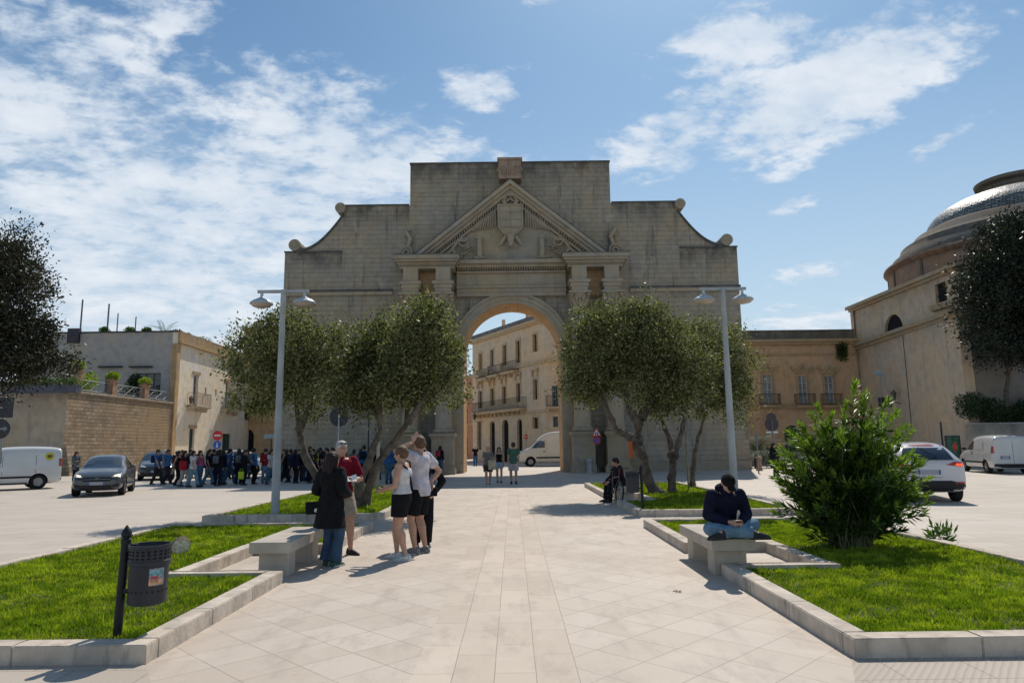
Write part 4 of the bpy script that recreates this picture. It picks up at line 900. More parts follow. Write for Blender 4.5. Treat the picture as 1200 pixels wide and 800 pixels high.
# ------------------------------------------------------------------ trees
OLIVE = leafmat('olive_leaf', (.058, .070, .026), (.42, .41, .20), .32, .5, .25, 7)
OAK = leafmat('dark_oak_leaf', (.028, .032, .020), (.085, .08, .048), .12, .5, .25, 6)
BARK2 = mat('olive_bark', (.12, .10, .08), .95, .4, 7, 1.0, 16, dirt=.5)
def crown_pts(blobs, n, sh=.42):
    C = np.array([b[0] for b in blobs], float); r = np.array([b[1] for b in blobs], float); wt = r.prod(1); k = rng.choice(len(C), n, p=wt/wt.sum())
    return C[k]+unit(rng.normal(size=(n, 3)))*r[k]*(rng.uniform(0, 1, n)**sh)[:, None]
def tree(name, label, trunks, blobs, nleaf, size, leaf=None, bark=None, ncl=150, sig=.2, r0=.13, group=None, cat='tree', sh=.42, twig=1.0, tips=0):
    leaf = leaf or OLIVE; bark = bark or BARK2
    base = Vector(trunks[0][0]); base.z = 0; root = thing(name, label, cat, base, 0, group)
    mb = MB(); nodes = []
    for ti, t in enumerate(trunks):
        P = [Vector(p)-base for p in t]; Q = []
        for i in range(len(P)-1):
            m = 4
            for j in range(m):
                q = P[i].lerp(P[i+1], j/m)+Vector((random.uniform(-1, 1), random.uniform(-1, 1), 0))*.02; Q.append(q)
        Q.append(P[-1]); r1 = r0 if ti == 0 else r0*.75; n = len(Q)
        rad = [r1*(1-.62*i/(n-1))*(1+.12*math.sin(i*1.9+ti)) for i in range(n)]
        if ti == 0 or P[0].z < .3: rad[0] *= 1.55; rad[1] *= 1.2
        mb.tube(Q, rad, 10); nodes += [(q, rad[i]) for i, q in enumerate(Q) if i > n*.55]
    mb.build('trunk', bark, root, smooth=True)
    sig *= .78; ncl = int(ncl*.82); nleaf = int(nleaf*.9); K = crown_pts(blobs, ncl, sh)-np.array(base); cen = K.mean(0)
    order = np.argsort([min((Vector(k)-q).length for q, _ in nodes) for k in K]); br = MB()
    for i in order:
        p = Vector(K[i]); q, rq = min(nodes, key=lambda a: (a[0]-p).length+max(0, a[0].z-p.z)*.6)
        mid = q.lerp(p, .5)+Vector((0, 0, -.06*(p-q).length)); r = min(rq*.7, .012+.014*(p-q).length)*twig
        br.tube([q, mid, p], [r, r*.75, r*.35], 5, False); nodes += [(mid, r*.75), (p, r*.5)]
    br.build('limbs', bark, root, smooth=True)
    k = rng.integers(0, len(K), nleaf); ssc = rng.uniform(.6, 1.35, len(K))[k]
    d = rng.normal(size=(nleaf, 3)); P = K[k]+d*(sig*ssc)[:, None]; out = unit(P-cen)
    D = unit(out*.7+rng.normal(size=(nleaf, 3))*.75+np.array([0, 0, .15])); S = unit(np.cross(D, rng.normal(size=(nleaf, 3)))); Ln = size*rng.uniform(.6, 1.35, nleaf)
    link('crown', leaves_mesh('crown', P, D, S, Ln, Ln*.24, .1), leaf, root); return root
def pb(x, y, Y, rx, rz, ry=None):
    p = at(x, y, Y); s = Y/790; return (tuple(p), (rx*s, (ry or rx)*s if ry is None else ry, rz*s))
def tp(Y, *pts): return [tuple(at(x, y, Y)) for x, y in pts]
def tb(x, y, *pts):      # trunk from a ground pixel
    g0 = gnd(x, y); return [(g0.x, g0.y, -.03)]+[tuple(at(a, b, g0.y)) for a, b in pts]
OG = 'olive trees standing in the far grass beds'
tree('olive_tree', 'left-leaning olive tree with the widest crown, behind the left street lamp', [tb(392, 600, (377, 570), (357, 532), (350, 503), (347, 470)), tp(17.8, (350, 505), (362, 478), (368, 455))],
     [pb(322, 432, 17.8, 54, 48), pb(372, 436, 17.8, 52, 50), pb(342, 392, 17.8, 42, 32), pb(288, 415, 17.8, 28, 36), pb(395, 408, 17.8, 30, 32), pb(300, 468, 17.8, 28, 20)], 29000, .09, ncl=300, sig=.20, r0=.14, group=OG)
tree('olive_tree', 'upright olive tree in the middle of the left trio, narrow crown', [tb(413, 600, (420, 570), (432, 540), (445, 505), (445, 470)), tp(18.6, (446, 490), (432, 470), (424, 450))],
     [pb(432, 430, 18.6, 34, 52), pb(448, 400, 18.6, 28, 30), pb(420, 455, 18.6, 34, 34)], 17000, .09, ncl=165, sig=.2, r0=.13, group=OG)
tree('olive_tree', 'right-leaning olive tree whose tall crown reaches the left edge of the gate opening', [tb(423, 598, (440, 548), (458, 522), (476, 498), (480, 465)), tp(17.6, (477, 497), (495, 470), (502, 450))],
     [pb(495, 408, 17.6, 44, 48), pb(478, 440, 17.6, 40, 40), pb(520, 440, 17.6, 30, 44), pb(500, 375, 17.6, 34, 22), pb(470, 462, 17.6, 34, 26)], 27000, .09, ncl=260, sig=.19, r0=.13, group=OG)
tree('olive_tree', 'olive tree with a thick slanting trunk nearest the paved path, right of the gate opening', [tb(772, 582, (758, 560), (752, 530), (748, 508), (752, 480)), tp(21.6, (751, 532), (738, 512), (722, 503), (713, 482), (700, 455)), tp(21.6, (750, 500), (738, 480), (732, 455)), tp(21.6, (752, 490), (765, 470), (770, 450))],
     [pb(705, 408, 21.6, 44, 44), pb(690, 430, 21.6, 32, 36), pb(738, 400, 21.6, 36, 38), pb(745, 440, 21.6, 36, 36), pb(710, 375, 21.6, 34, 20), pb(690, 455, 21.6, 26, 20)], 31000, .10, ncl=280, sig=.22, r0=.2, group=OG)
tree('olive_tree', 'straight-trunked olive tree with a dark knot, middle of the right crowns', [tb(788, 581, (787, 560), (789, 535), (784, 512), (776, 492)), tp(21.4, (789, 534), (796, 518), (802, 492), (806, 470))],
     [pb(775, 395, 21.4, 38, 38), pb(800, 430, 21.4, 38, 48), pb(780, 455, 21.4, 30, 36), pb(765, 370, 21.4, 24, 18)], 23000, .10, ncl=220, sig=.22, r0=.15, group=OG)
tree('olive_tree', 'rightmost olive tree, its crown crossing the right street lamp post', [tb(812, 574, (812, 550), (815, 525), (822, 500), (830, 475))],
     [pb(840, 425, 24, 42, 44), pb(860, 440, 24, 28, 36), pb(825, 400, 24, 28, 30), pb(845, 470, 24, 32, 28), pb(810, 455, 24, 26, 34)], 21000, .105, ncl=200, sig=.24, r0=.11, group=OG)
mb = MB(); p = at(789.5, 534, 21.3); 
for k in range(9): mb.ell((p.x+random.uniform(-.12, .12), p.y-.05+random.uniform(-.1, .1), p.z+random.uniform(-.16, .16)), random.uniform(.07, .14), n=8, m=6)
tag(mb.build('tree_burl', BARK, smooth=True), 'dark knotty burl on the straight olive trunk', 'burl')
# big trees at both frame edges
tree('holm_oak', 'big dark feathery tree cut by the left edge of the photo', [[(-17.6, 20.5, 0), (-17.3, 20.5, 1.5), (-16.4, 20.5, 3.2), (-15.6, 20.5, 5)], [(-17.2, 20.5, 1.6), (-17.6, 20.5, 3.5), (-16.9, 20.5, 6)]],
     [pb(0, 340, 20.5, 55, 62), pb(-10, 415, 20.5, 60, 45), pb(22, 400, 20.5, 40, 42), pb(12, 300, 20.5, 26, 40), pb(45, 425, 20.5, 42, 20), pb(-40, 330, 20.5, 40, 60)], 60000, .105, OAK, ncl=560, sig=.25, r0=.24, sh=.5)
tree('holm_oak', 'dense dark evergreen tree rising before the domed church at the right edge', [[tuple(at(1181, 548, 41.2))[:2]+(-.02,), tuple(at(1180, 500, 41.2)), tuple(at(1179, 460, 41.2)), tuple(at(1185, 410, 41.0)), tuple(at(1195, 380, 40.6))]],
     [pb(1190, 330, 39.6, 58, 74, 2.2), pb(1150, 350, 39.2, 34, 44, 1.8), pb(1225, 340, 39.5, 60, 90, 2.2), pb(1165, 400, 39.4, 34, 26, 1.8), pb(1200, 275, 39.6, 36, 26, 2), pb(1205, 405, 39.5, 40, 30, 2)], 60000, .21, leafmat('evergreen_leaf', (.018, .026, .018), (.05, .062, .036), .12, .5, .25, 6), ncl=560, sig=.44, r0=.2, sh=.45)
# ------------------------------------------------------------------ oleander
def oleander():
    g0 = gnd(998, 650); root = thing('oleander_bush', 'large glossy oleander bush with upright shoots in the right front grass bed', 'bush', (g0.x, g0.y, .1))
    sh = [(1003, 447), (958, 476), (975, 486), (1040, 470), (1022, 480), (1070, 530), (1088, 560), (925, 505), (915, 545), (912, 590), (935, 610), (1085, 600), (1060, 500), (945, 520), (990, 490), (1010, 470), (1075, 575), (930, 570), (1000, 520), (960, 540), (1035, 540), (985, 560), (1060, 620), (950, 630), (1050, 560), (1012, 500), (1030, 500), (965, 500), (1052, 482), (1068, 505), (938, 497), (950, 485), (1082, 540), (1086, 580), (908, 560), (906, 600), (1015, 462), (990, 472), (1035, 488), (1090, 590), (940, 545), (1078, 545)]
    tips = []
    for x, y in sh: p = at(x, y, g0.y+random.uniform(-.35, .35)); tips.append(p-Vector((g0.x, g0.y, .1)))
    for k in range(240):
        a = random.uniform(0, 6.28); el = random.uniform(.12, 1.5); r = random.uniform(.55, 1.0); ce = math.cos(el)**.62*(.72+.33*min(1, el/.6)); tips.append(Vector((1.12*r*math.cos(a)*ce, .92*r*math.sin(a)*ce, .16+1.72*r*math.sin(el)**.85)))
    st = MB(); P = []; D = []; S = []; Ls = []; B = []
    for t in tips:
        b0 = Vector((random.uniform(-.25, .25), random.uniform(-.22, .22), -.02)); c = b0.lerp(t, .5)+Vector((-.15*t.x, -.15*t.y, .16*abs(t.z)))+Vector([random.uniform(-.08, .08) for _ in range(3)]); n = 9
        pts = [(b0*(1-s)**2+c*2*s*(1-s)+t*s*s) for s in [i/n for i in range(n+1)]]
        st.tube(pts, [.012-.009*i/n for i in range(n+1)], 5, False)
        ln = (t-b0).length; m = int(16*ln/1.2)+5
        for i in range(m):
            s = .38+.62*(i+random.random()*.6)/m; q = b0*(1-s)**2+c*2*s*(1-s)+t*s*s; ax = ((t-c)*s+(c-b0)*(1-s)).normalized(); ph0 = random.uniform(0, 6.28)
            for w3 in range(3 if s < .9 else 5):
                ph = ph0+w3*2.094+random.uniform(-.4, .4); u = ax.orthogonal().normalized(); v = ax.cross(u); rad = u*math.cos(ph)+v*math.sin(ph); op = random.uniform(.4, 1.0) if s < .85 else random.uniform(.2, .8)
                d = (ax*(1-op*.75)+rad*op+Vector((random.uniform(-.15, .15), random.uniform(-.15, .15), random.uniform(-.25, .3)))).normalized(); P.append(q); D.append(d); S.append(d.cross(ax).normalized()); Ls.append(random.uniform(.11, .20)*(1-.25*max(0, s-.85)/.15)); B.append(s)
    st.build('stems', mat('oleander_stem', (.11, .12, .055), .8, .3, 8), root, smooth=True)
    P, D, S, Ls, B = map(np.array, (P, D, S, Ls, B)); hi = (B > .80) & (P[:, 2] > .75+.4*rng.uniform(0, 1, len(B))) | (B > .93) & (P[:, 2] > .4)
    OA = leafmat('oleander_leaf', (.028, .062, .015), (.085, .165, .03), .4, .4, .4); OB = leafmat('oleander_upper_leaf', (.14, .23, .03), (.32, .42, .06), .5, .4, .4)  # second tone: yellow-green leaves near shoot tips, higher up in the bush
    link('leaves', leaves_mesh('leaves', P[~hi], D[~hi], S[~hi], Ls[~hi], Ls[~hi]*.115, .3), OA, root)
    link('upper_leaves', leaves_mesh('upper_leaves', P[hi], D[hi], S[hi], Ls[hi], Ls[hi]*.115, .3), OB, root)
oleander()
tag(leaf_cloud('weed_tuft', [tuple(gnd(1105, 642)+Vector((0, 0, .12)))], [(.22, .15, .2)], 160, .16, MG, aspect=.12), 'spiky green weed at the outer kerb right of the oleander', 'plant')
# ------------------------------------------------------------------ street lamps
LAMP = mat('lamp_paint', (.36, .38, .38), .5, .12, 2, spec=.4, dirt=.3); LAMPS = mat('lamp_shade_metal', (.42, .46, .48), .4, .12, 3, metal=.3)
def lamp(px, py, top, arm, label):
    g0 = gnd(px, py); root = thing('street_lamp', label, 'street lamp', (g0.x, g0.y, 0), 0, 'double-headed street lamps'); H = at(top[0], top[1], g0.y).z
    MB().lathe([(.16, 0), (.16, .03), (.10, .05), (.098, .1), (.092, 1.2), (.075, 3.5), (.058, H), (.05, H+.01)], n=16).build('pole', LAMP, root, smooth='auto')
    mb = MB(); mb.obox((0, 0, H-.03), (arm, 0, 0), (0, .035, 0), (0, 0, .035)); mb.build('arm', LAMP, root)
    for s in (-1, 1):
        x = s*(arm-.1); o = MB().lathe([(.035, -.06), (.035, -.16), (.06, -.18), (.10, -.20), (.20, -.25), (.265, -.30), (.275, -.34), (.26, -.345)], n=28, cap=True).build('lamp_shade', LAMPS, root, smooth='auto', loc=(x, 0, H))
        MB().lathe([(.25, -.346), (.20, -.40), (.1, -.425), (0.01, -.43)], n=24).build('lamp_glass', mat('lamp_lens', (.42, .36, .30), .3, .1, 3), o, smooth='auto')
lamp(322, 609, (334, 340), .62, 'tall grey street lamp with two hanging saucer heads at the left of the path')
lamp(862, 597, (848, 337), .60, 'tall grey street lamp with two hanging saucer heads, behind the seated reader on the right')
# ------------------------------------------------------------------ benches
BEN = mat('bench_stone', (.46, .41, .345), .8, .12, 2.5, .4, 22, dirt=.35)
def bench(x0, x1, y0, y1, label, zt=.46):
    cx, cy = (x0+x1)/2, (y0+y1)/2; root = thing('stone_bench', label, 'bench', (cx, cy, 0), 0, 'stone slab benches'); hx, hy = (x1-x0)/2, (y1-y0)/2
    MB().box(-hx, hx, -hy, hy, zt-.14, zt, .012).build('seat', BEN, root)
    for s in (-1, 1): MB().box(-hx+.07, hx-.07, s*(hy-.32)-.15, s*(hy-.32)+.15, 0.004, zt-.142, .01).build('leg', BEN, root)
bench(-3.36, -2.84, 9.02, 10.75, 'pale stone bench on the left, partly in the shadow of the standing group')
bench(2.42, 2.97, 8.78, 10.45, 'pale stone bench on the right under the reader in a dark hoodie')
bench(2.95, 3.4, 19.4, 21.6, 'shaded stone bench under the right olive trees, beside the bicycle')
# ------------------------------------------------------------------ litter bins
BINM = mat('bin_metal', (.028, .032, .042), .5, .15, 5, .15, 30, metal=.3, spec=.5, dirt=.0); BINP = mat('bin_post', (.014, .016, .02), .5, .2, 5, .1, 20)
def litter_bin(x, y, top, side, label, sticker=True):
    g0 = gnd(x, y, .1); tpp = at(top[0], top[1], g0.y); root = thing('litter_bin', label, 'litter bin', (g0.x, g0.y, .08)); H = tpp.z-.08; dx = tpp.x-g0.x
    f = lambda z: (dx*z/H, 0, z)
    mb = MB(); mb.tube([f(0), f(H-.1)], .034, 12)
    mb.lathe([(.040, -.12), (.040, -.08), (.030, -.075), (.030, -.065), (.042, -.05), (.040, -.02), (.02, .01), (.004, .035)], f(H-.02), 14); mb.build('post', BINP, root, smooth='auto')
    cx = side*.215+dx*.7; hb = H-.14-.48
    prof = [(r*.87, z+hb-.0-(.05 if z > .1 else 0)) for r, z in [(.15, 0), (.168, .008), (.172, .03), (.174, .36), (.186, .365), (.188, .40), (.183, .405), (.183, .50), (.19, .505), (.19, .53), (.178, .53), (.172, .49), (.168, .05), (.02, .03)]]
    o = MB().lathe(prof, (cx, 0, 0), 36, False).build('bucket', BINM, root, smooth='auto')
    mb = MB()
    for k in range(22):
        t = 2*math.pi*k/22; c, s_ = math.cos(t), math.sin(t)
        mb.obox((cx+c*.151, s_*.151, hb+.11), (-s_*.006, c*.006, 0), (c*.0015, s_*.0015, 0), (0, 0, .006))
        for zq in (.425, .455, .48): mb.obox((cx+c*.1597, s_*.1597, hb+zq-.05), (-s_*.012, c*.012, 0), (c*.0015, s_*.0015, 0), (0, 0, .008))
    mb.build('perforation', BLACKH, o)
    mb = MB(); mb.obox((side*.06+dx*.7, 0, hb+.45), (.05, 0, 0), (0, .02, 0), (0, 0, .03)); mb.obox((side*.06+dx*.4, 0, hb+.1), (.05, 0, 0), (0, .02, 0), (0, 0, .02)); mb.build('bracket', BINP, root)
    if sticker:
        mb = MB()
        def patch(a0, a1, z0, z1, r): 
            m_ = MB(); n = 8
            vs = [(cx+r*math.cos(R(a0+(a1-a0)*i/n)), r*math.sin(R(a0+(a1-a0)*i/n)), z) for z in (z0, z1) for i in range(n+1)]
            return m_.add(vs, [(i, i+1, n+2+i, n+1+i) for i in range(n)])
        q = patch(-62, -16, hb+.16, hb+.295, .1535).build('sticker', mat('sticker_grey', (.30, .32, .33), .4, .3, 30), o)
        patch(-61, -17, hb+.235, hb+.285, .155).build('sticker_band', mat('sticker_blue', (.16, .30, .33), .4, .6, 25), q)
        patch(-58, -36, hb+.215, hb+.235, .1555).build('sticker_spot', mat('sticker_red', (.5, .06, .05), .4, .3, 20), q)
        patch(-62, -22, hb+.165, hb+.21, .1557).build('sticker_base', mat('sticker_orange', (.55, .30, .18), .4, .5, 25), q)
litter_bin(137, 747, (149, 617), 1, 'dark slate litter bin with a colourful sticker in the left front grass bed')
litter_bin(753.5, 598, (751, 545), -1, 'dark litter bin on a post at the far right bed, by the bicycle', False)
# cut log behind the bin
g0 = gnd(211, 656); mb = MB(); mb.lathe([(.125, -.16), (.132, -.1), (.128, .1), (.132, .16)], (0, 0, 0), 18); mb.v = [(v[0], v[2], v[1]+.2) for v in mb.v]
root = thing('log', 'short sawn log lying in the grass beyond the left litter bin', 'log', g0, R(24)); mb.build('bark', BARK, root, smooth='auto')
mb = MB(); mb.lathe([(.122, 0), (.0, .002)], (0, 0, 0), 18); mb.v = [(v[0], -.1615-v[2], v[1]+.2) for v in mb.v]; mb.build('sawn_face', mat('sawn_wood', (.80, .66, .48), .9, .3, 22), root)
# ------------------------------------------------------------------ signs and small street furniture
RED = mat('sign_red', (.55, .03, .03), .4, .05, 3); WHITE = mat('sign_white', (.7, .7, .68), .4, .05, 3); BLUE = mat('sign_blue', (.03, .10, .42), .4, .05, 3); SBACK = mat('sign_back', (.035, .04, .05), .5, .2, 4)
POLE = mat('sign_pole', (.25, .26, .26), .5, .1, 3, metal=.3); POLED = mat('dark_pole', (.03, .035, .04), .5, .1, 3)
def disc(r, y, n=28, c=(0, 0), th=.012): return MB().prism([(c[0]+r*math.cos(2*math.pi*k/n), c[1]+r*math.sin(2*math.pi*k/n)) for k in range(n)], y-th, y)
def post(root, H, r=.03, m=None, z0=0): MB().tube([(0, .03, z0), (0, .03, H)], r, 8).build('post', m or POLE, root, smooth=True)
def signbase(name, label, x, ys, Y, cat='road sign'):
    p = at(x, ys, Y); return thing(name, label, cat, (p.x, Y, 0)), p.z
r, z = signbase('no_entry_sign', 'red no-entry sign above a round blue sign in front of the cream villa', 255, 510, 47); post(r, z+.4)
o = disc(.33, 0, c=(0, z)).build('red_disc', RED, r); MB().box(-.22, .22, -.016, -.0125, z-.05, z+.05).build('white_bar', WHITE, o)
o = disc(.27, 0, c=(0, z-.62)).build('blue_disc', BLUE, r); mb = MB(); mb.obox((0, -.014, z-.62), (.03, 0, 0), (0, .002, 0), (0, 0, .13)); mb.prism([(-.1, z-.7), (.1, z-.7), (0, z-.84)], -.0165, -.0125); mb.build('arrow', WHITE, o)
r, z = signbase('no_entry_sign', 'small red no-entry sign in the street beyond the gate, beside the white van', 616.5, 511.5, 58); post(r, z+.3); o = disc(.19, 0, c=(0, z)).build('red_disc', RED, r); MB().box(-.13, .13, -.016, -.0125, z-.03, z+.03).build('white_bar', WHITE, o)
r, z = signbase('school_crossing_sign', 'triangular red-bordered warning sign over a blue no-stopping disc by the right gate columns', 699, 507, 40.6); post(r, z+.55, .03, POLED)
q = .30; o = MB().prism([(-q, z-.2), (q, z-.2), (0, z+.34)], -.012, 0).build('red_triangle', RED, r); o2 = MB().prism([(-q*.68, z-.14), (q*.68, z-.14), (0, z+.22)], -.016, -.0125).build('white_triangle', WHITE, o)
mb = MB()
for s in (-1, 1): mb.ell((s*.05, -.018, z+.03), (.025, .004, .025), n=8, m=5); mb.obox((s*.055, -.018, z-.05), (.028, 0, .0), (0, .002, 0), (0, 0, .06)); mb.obox((s*.085, -.018, z-.11), (.014, 0, 0), (0, .002, 0), (s*.01, 0, .03))
mb.build('children_symbol', BLACKH, o2)
o = disc(.22, 0, c=(0, z-.44)).build('red_disc', RED, r); o3 = disc(.165, -.0125, c=(0, z-.44), th=.004).build('blue_disc', BLUE, o)
mb = MB()
for s in (-1, 1): mb.obox((0, -.0185, z-.44), (.11, 0, s*.11), (0, .0015 if s > 0 else .001, 0), (-.014*s, 0, .014))
mb.build('red_cross', RED, o3)
r, z = signbase('road_sign', 'dark back of a round road sign on a pale post between the left olive trees', 397, 488, 31); post(r, z+.2, .035, mat('pale_post', (.42, .42, .38), .6)); disc(.43, .075, c=(0, z)).build('disc', SBACK, r)
r, z = signbase('road_sign', 'dark back of a round sign stacked on a tapered panel before the orange palazzo', 904.5, 492, 36); post(r, z, .03)
mb = disc(.27, .075, c=(0, z+.12)); mb.build('disc', mat('sign_back_brown', (.07, .055, .06), .6), r); disc(.36, .078, c=(0, z-.2)).build('disc', MATS['sign_back_brown'], r); MB().box(-.3, .3, .0655, .078, z-.66, z-.58).build('lower_plate', WHITE, r)
r, z = signbase('direction_sign', 'small pale double street plate on a pole in front of the ochre corner house', 318, 511, 34); post(r, z+.1, .025, POLED); MB().box(-.36, .3, -.012, 0, z-.1, z+.1).build('plate', mat('plate_pale', (.30, .38, .42), .5), r)
r, z = signbase('direction_sign', 'dark square sign back over a round arrow sign at the left edge', 5, 475, 24); post(r, z+.3, .035)
MB().box(-.35, .33, -.014, 0, z-.42, z+.28).build('square_plate', SBACK, r); o = disc(.34, -.001, c=(-.05, z-.8)).build('round_plate', SBACK, r); mb = MB(); mb.obox((-.02, -.014, z-.8), (.14, 0, 0), (0, .002, 0), (0, 0, .03)); mb.prism([(.08, z-.9), (.2, z-.8), (.08, z-.7)], -.0165, -.0145); mb.build('arrow', mat('sign_grey', (.2, .22, .25), .5), o)
for x, y0_, y1_, Y, rr_, lb, mm in ((444.5, 455, 572, 24, .055, 'pale round pole behind the middle left olive tree', mat('pale_post', (.42, .42, .38), .6)), (432.5, 470, 570, 25, .03, 'thin dark pole left of the pale pole among the left olives', POLED), (803.5, 505, 573, 23.5, .03, 'wooden stake right of the straight olive trunk', mat('stake_wood', (.30, .25, .17), .85, .2, 5)), (1102, 494, 527, 38, .05, 'dark thin pole standing before the church wall', POLED), (886, 505, 553, 38, .04, 'pale thin pole by the palm at the gate corner', POLE)):
    p = at(x, y0_, Y); mb = MB(); mb.tube([(0, 0, 0), (0, 0, p.z)], rr_, 8); tag(mb.build('pole', mm, smooth=True, loc=(p.x, Y, 0)), lb, 'pole')
p = at(739, 526, 21.3); o = MB().box(-.055, .055, -.02, .02, -.26, .24).build('orange_board', mat('orange_tag', (.50, .10, .025), .6, .1, 3)); o.location = p; tag(o, 'narrow orange-red board hanging on the slanting olive trunk', 'board')
# bollards, grey post box by the column
for x, y, lb, m_ in ((890, 551, 'short terracotta bollard at the right corner of the gate', mat('terracotta', (.36, .20, .13), .8, .15, 4)), (691, 554, 'short grey stone bollard before the right gate pedestal', mat('grey_bollard', (.33, .33, .32), .8, .15, 4))):
    g0 = gnd(x, y); mb = MB(); mb.lathe([(.2, 0), (.2, .08), (.16, .1), (.15, .62), (.19, .65), (.19, .74), (.12, .82), (0.01, .86)], n=16); tag(mb.build('bollard', m_, smooth='auto', loc=g0), lb, 'bollard')
# poster stand by the church
p = at(1117, 523, 39.5); r = thing('poster_stand', 'dark framed poster with red and green picture leaning by the church wall', 'poster', (p.x, 39.5, 0)); mb = MB(); z0, z1 = p.z-.62, p.z+.62
for a in ((-.42, -.34, z0, z1), (.34, .42, z0, z1), (-.34, .34, z1-.08, z1), (-.34, .34, z0, z0+.08)): mb.box(a[0], a[1], -.04, .04, a[2], a[3])
mb.box(-.38, -.3, .0, .03, 0, z0-.001); mb.box(.3, .38, .0, .03, 0, z0-.001); mb.build('frame', SBACK, r); o = MB().box(-.34, .34, -.01, .01, z0+.08, z1-.08).build('poster', mat('poster_green', (.03, .10, .06), .4, .6, 4), r)
mb = MB(); mb.ell((.1, -.012, p.z), (.14, .004, .25), n=12, m=6); mb.build('red_figure', mat('poster_red', (.5, .06, .03), .4, .4, 8), o)
# camera mast, lantern and dark panel on the church wall
p = at(1037, 460, 50.5); xw = fd.o.x-.02
r = thing('wall_lantern', 'black iron lantern on a bracket high on the church wall above the dark panel', 'lantern', (xw-.9, 50.5, p.z-.5))
def lantern(r, flip=1, arm=.8):
    mb = MB(); mb.lathe([(.10, 0), (.2, .45), (.24, .47), (.12, .62), (.04, .66), (.03, .75)], n=6); mb.build('glass_case', mat('lantern_glass', (.14, .13, .11), .2, .2, 4), r)
    mb = MB(); mb.tube([(0, 0, 0), (0, 0, -.15), (flip*arm*.5, 0, -.3), (flip*arm, 0, -.22)], .03, 6)
    for k in range(6): t = math.pi/3*k; mb.tube([(.10*math.cos(t), .1*math.sin(t), 0), (.2*math.cos(t), .2*math.sin(t), .45), (.03*math.cos(t), .03*math.sin(t), .68)], .014, 4)
    mb.build('bracket', IRON, r)
lantern(r)
p2 = at(1031, 437, 49.5); r = thing('camera_mast', 'slim steel mast with a small camera beside the church lantern', 'camera mast', (p2.x, 49.5, 0)); MB().tube([(0, 0, 0), (0, 0, p2.z)], .05, 8).build('mast', POLE, r); mb = MB(); mb.box(-.28, .1, -.15, .15, p2.z-.15, p2.z+.12, .02); mb.build('camera', mat('camera_blue', (.25, .38, .5), .5), r)
p3 = at(1037, 471, 49.3); r = thing('message_panel', 'dark electronic panel with a red light on the mast by the church', 'panel', (p3.x, 49.3, p3.z)); MB().box(-.45, .45, -.06, .06, -.35, .33).build('case', SBACK, r); mb = MB(); mb.ell((.12, -.062, -.02), (.17, .01, .18), n=12, m=6); mb.build('red_light', mat('panel_red', (.6, .02, .04), .4, .3, 9), r)
# street lanterns on the left villa corner and on the palazzo
p = at(224, 466, 63); r = thing('wall_lantern', 'black iron lantern on an ornate bracket at the corner of the cream villa', 'lantern', (p.x, 63, p.z-.5)); lantern(r, -1, .9)
mb = MB(); sp = [(-.9+.6*math.cos(.3*k)*(1-k/30), 0, -.3+.3*math.sin(.3*k)*(1-k/30)) for k in range(24)]; mb.tube(sp, .03, 5); mb.build('scrollwork', IRON, r)
p = at(556, 487, 76); r = thing('wall_lantern', 'iron lantern on a scrolled bracket at the left corner of the palazzo beyond the gate', 'lantern', (p.x, 76, p.z-.4)); lantern(r, 1, .9)
# palms in front of the orange palazzo
for x, Y, s_, lb in ((887, 46, 1.1, 'low palm just right of the gate corner'), (934, 47, 1.0, 'low palm in front of the orange palazzo, half hidden by the oleander'), (903, 50, .8, 'smaller palm between the two low palms')):
    p = at(x, 530, Y); palm('low_palm', lb, (p.x, Y, 0), .9*s_, 22, 2.0*s_, PALMG, .2, .9)
# dry leaves on the paving
LFM = mat('dry_leaf_litter', (.22, .15, .09), .9, .4, 30)
for x, y, lb in ((794, 694, 'dry brown leaf on the paving left of the right kerb'),):
    g0 = gnd(x, y); mb = MB(); 
    for k in range(5): a = k*1.3; mb.add([(0, 0, .01), (.03*math.cos(a), .03*math.sin(a), .02), (.06*math.cos(a+.3), .06*math.sin(a+.3), .01), (.03*math.cos(a+.6), .03*math.sin(a+.6), .008)], [(0, 1, 2, 3)])
    tag(mb.build('fallen_leaf', LFM, loc=(g0.x, g0.y, .004)), lb, 'leaf')
# ------------------------------------------------------------------ people
def remesh(name, mb, vox, smooth=3, m=None, parent=None, fac=.5):
    me = bpy.data.meshes.new(name); me.from_pydata(mb.v, [], mb.f); o = bpy.data.objects.new('tmp', me); COL.objects.link(o)
    r = o.modifiers.new('r', 'REMESH'); r.mode = 'VOXEL'; r.voxel_size = vox; r.use_smooth_shade = True
    if smooth: s = o.modifiers.new('s', 'SMOOTH'); s.iterations = smooth; s.factor = fac
    bpy.context.view_layer.update(); dg = bpy.context.evaluated_depsgraph_get(); me2 = bpy.data.meshes.new_from_object(o.evaluated_get(dg)); me2.name = name
    bpy.data.objects.remove(o); bpy.data.meshes.remove(me)
    me2.materials.clear(); return link(name, me2, m, parent, True)
def capsule(mb, a, b, ra, rb, n=12):
    a, b = Vector(a), Vector(b); mb.tube([a, a.lerp(b, .33), a.lerp(b, .66), b], [ra, ra*.67+rb*.33, ra*.33+rb*.67, rb], n); mb.ell(a, ra, n=n, m=7); mb.ell(b, rb, n=n, m=7)
def limb(mb, pts, rad, n=12, ends=True):
    pts = [Vector(p) for p in pts]; mb.tube(pts, rad, n)
    for i, p in enumerate(pts):
        if ends or 0 < i < len(pts)-1: mb.ell(p, rad[i], n=n, m=7)
def ik(a, b, l1, l2, pole):
    a, b = Vector(a), Vector(b); d = b-a; D = d.length
    if D > (l1+l2)*.999: b = a+d.normalized()*(l1+l2)*.999; d = b-a; D = d.length
    d.normalize(); x = (l1*l1-l2*l2+D*D)/(2*D); h = math.sqrt(max(1e-8, l1*l1-x*x)); p = Vector(pole); p = (p-d*p.dot(d)).normalized(); return a+d*x+p*h, b
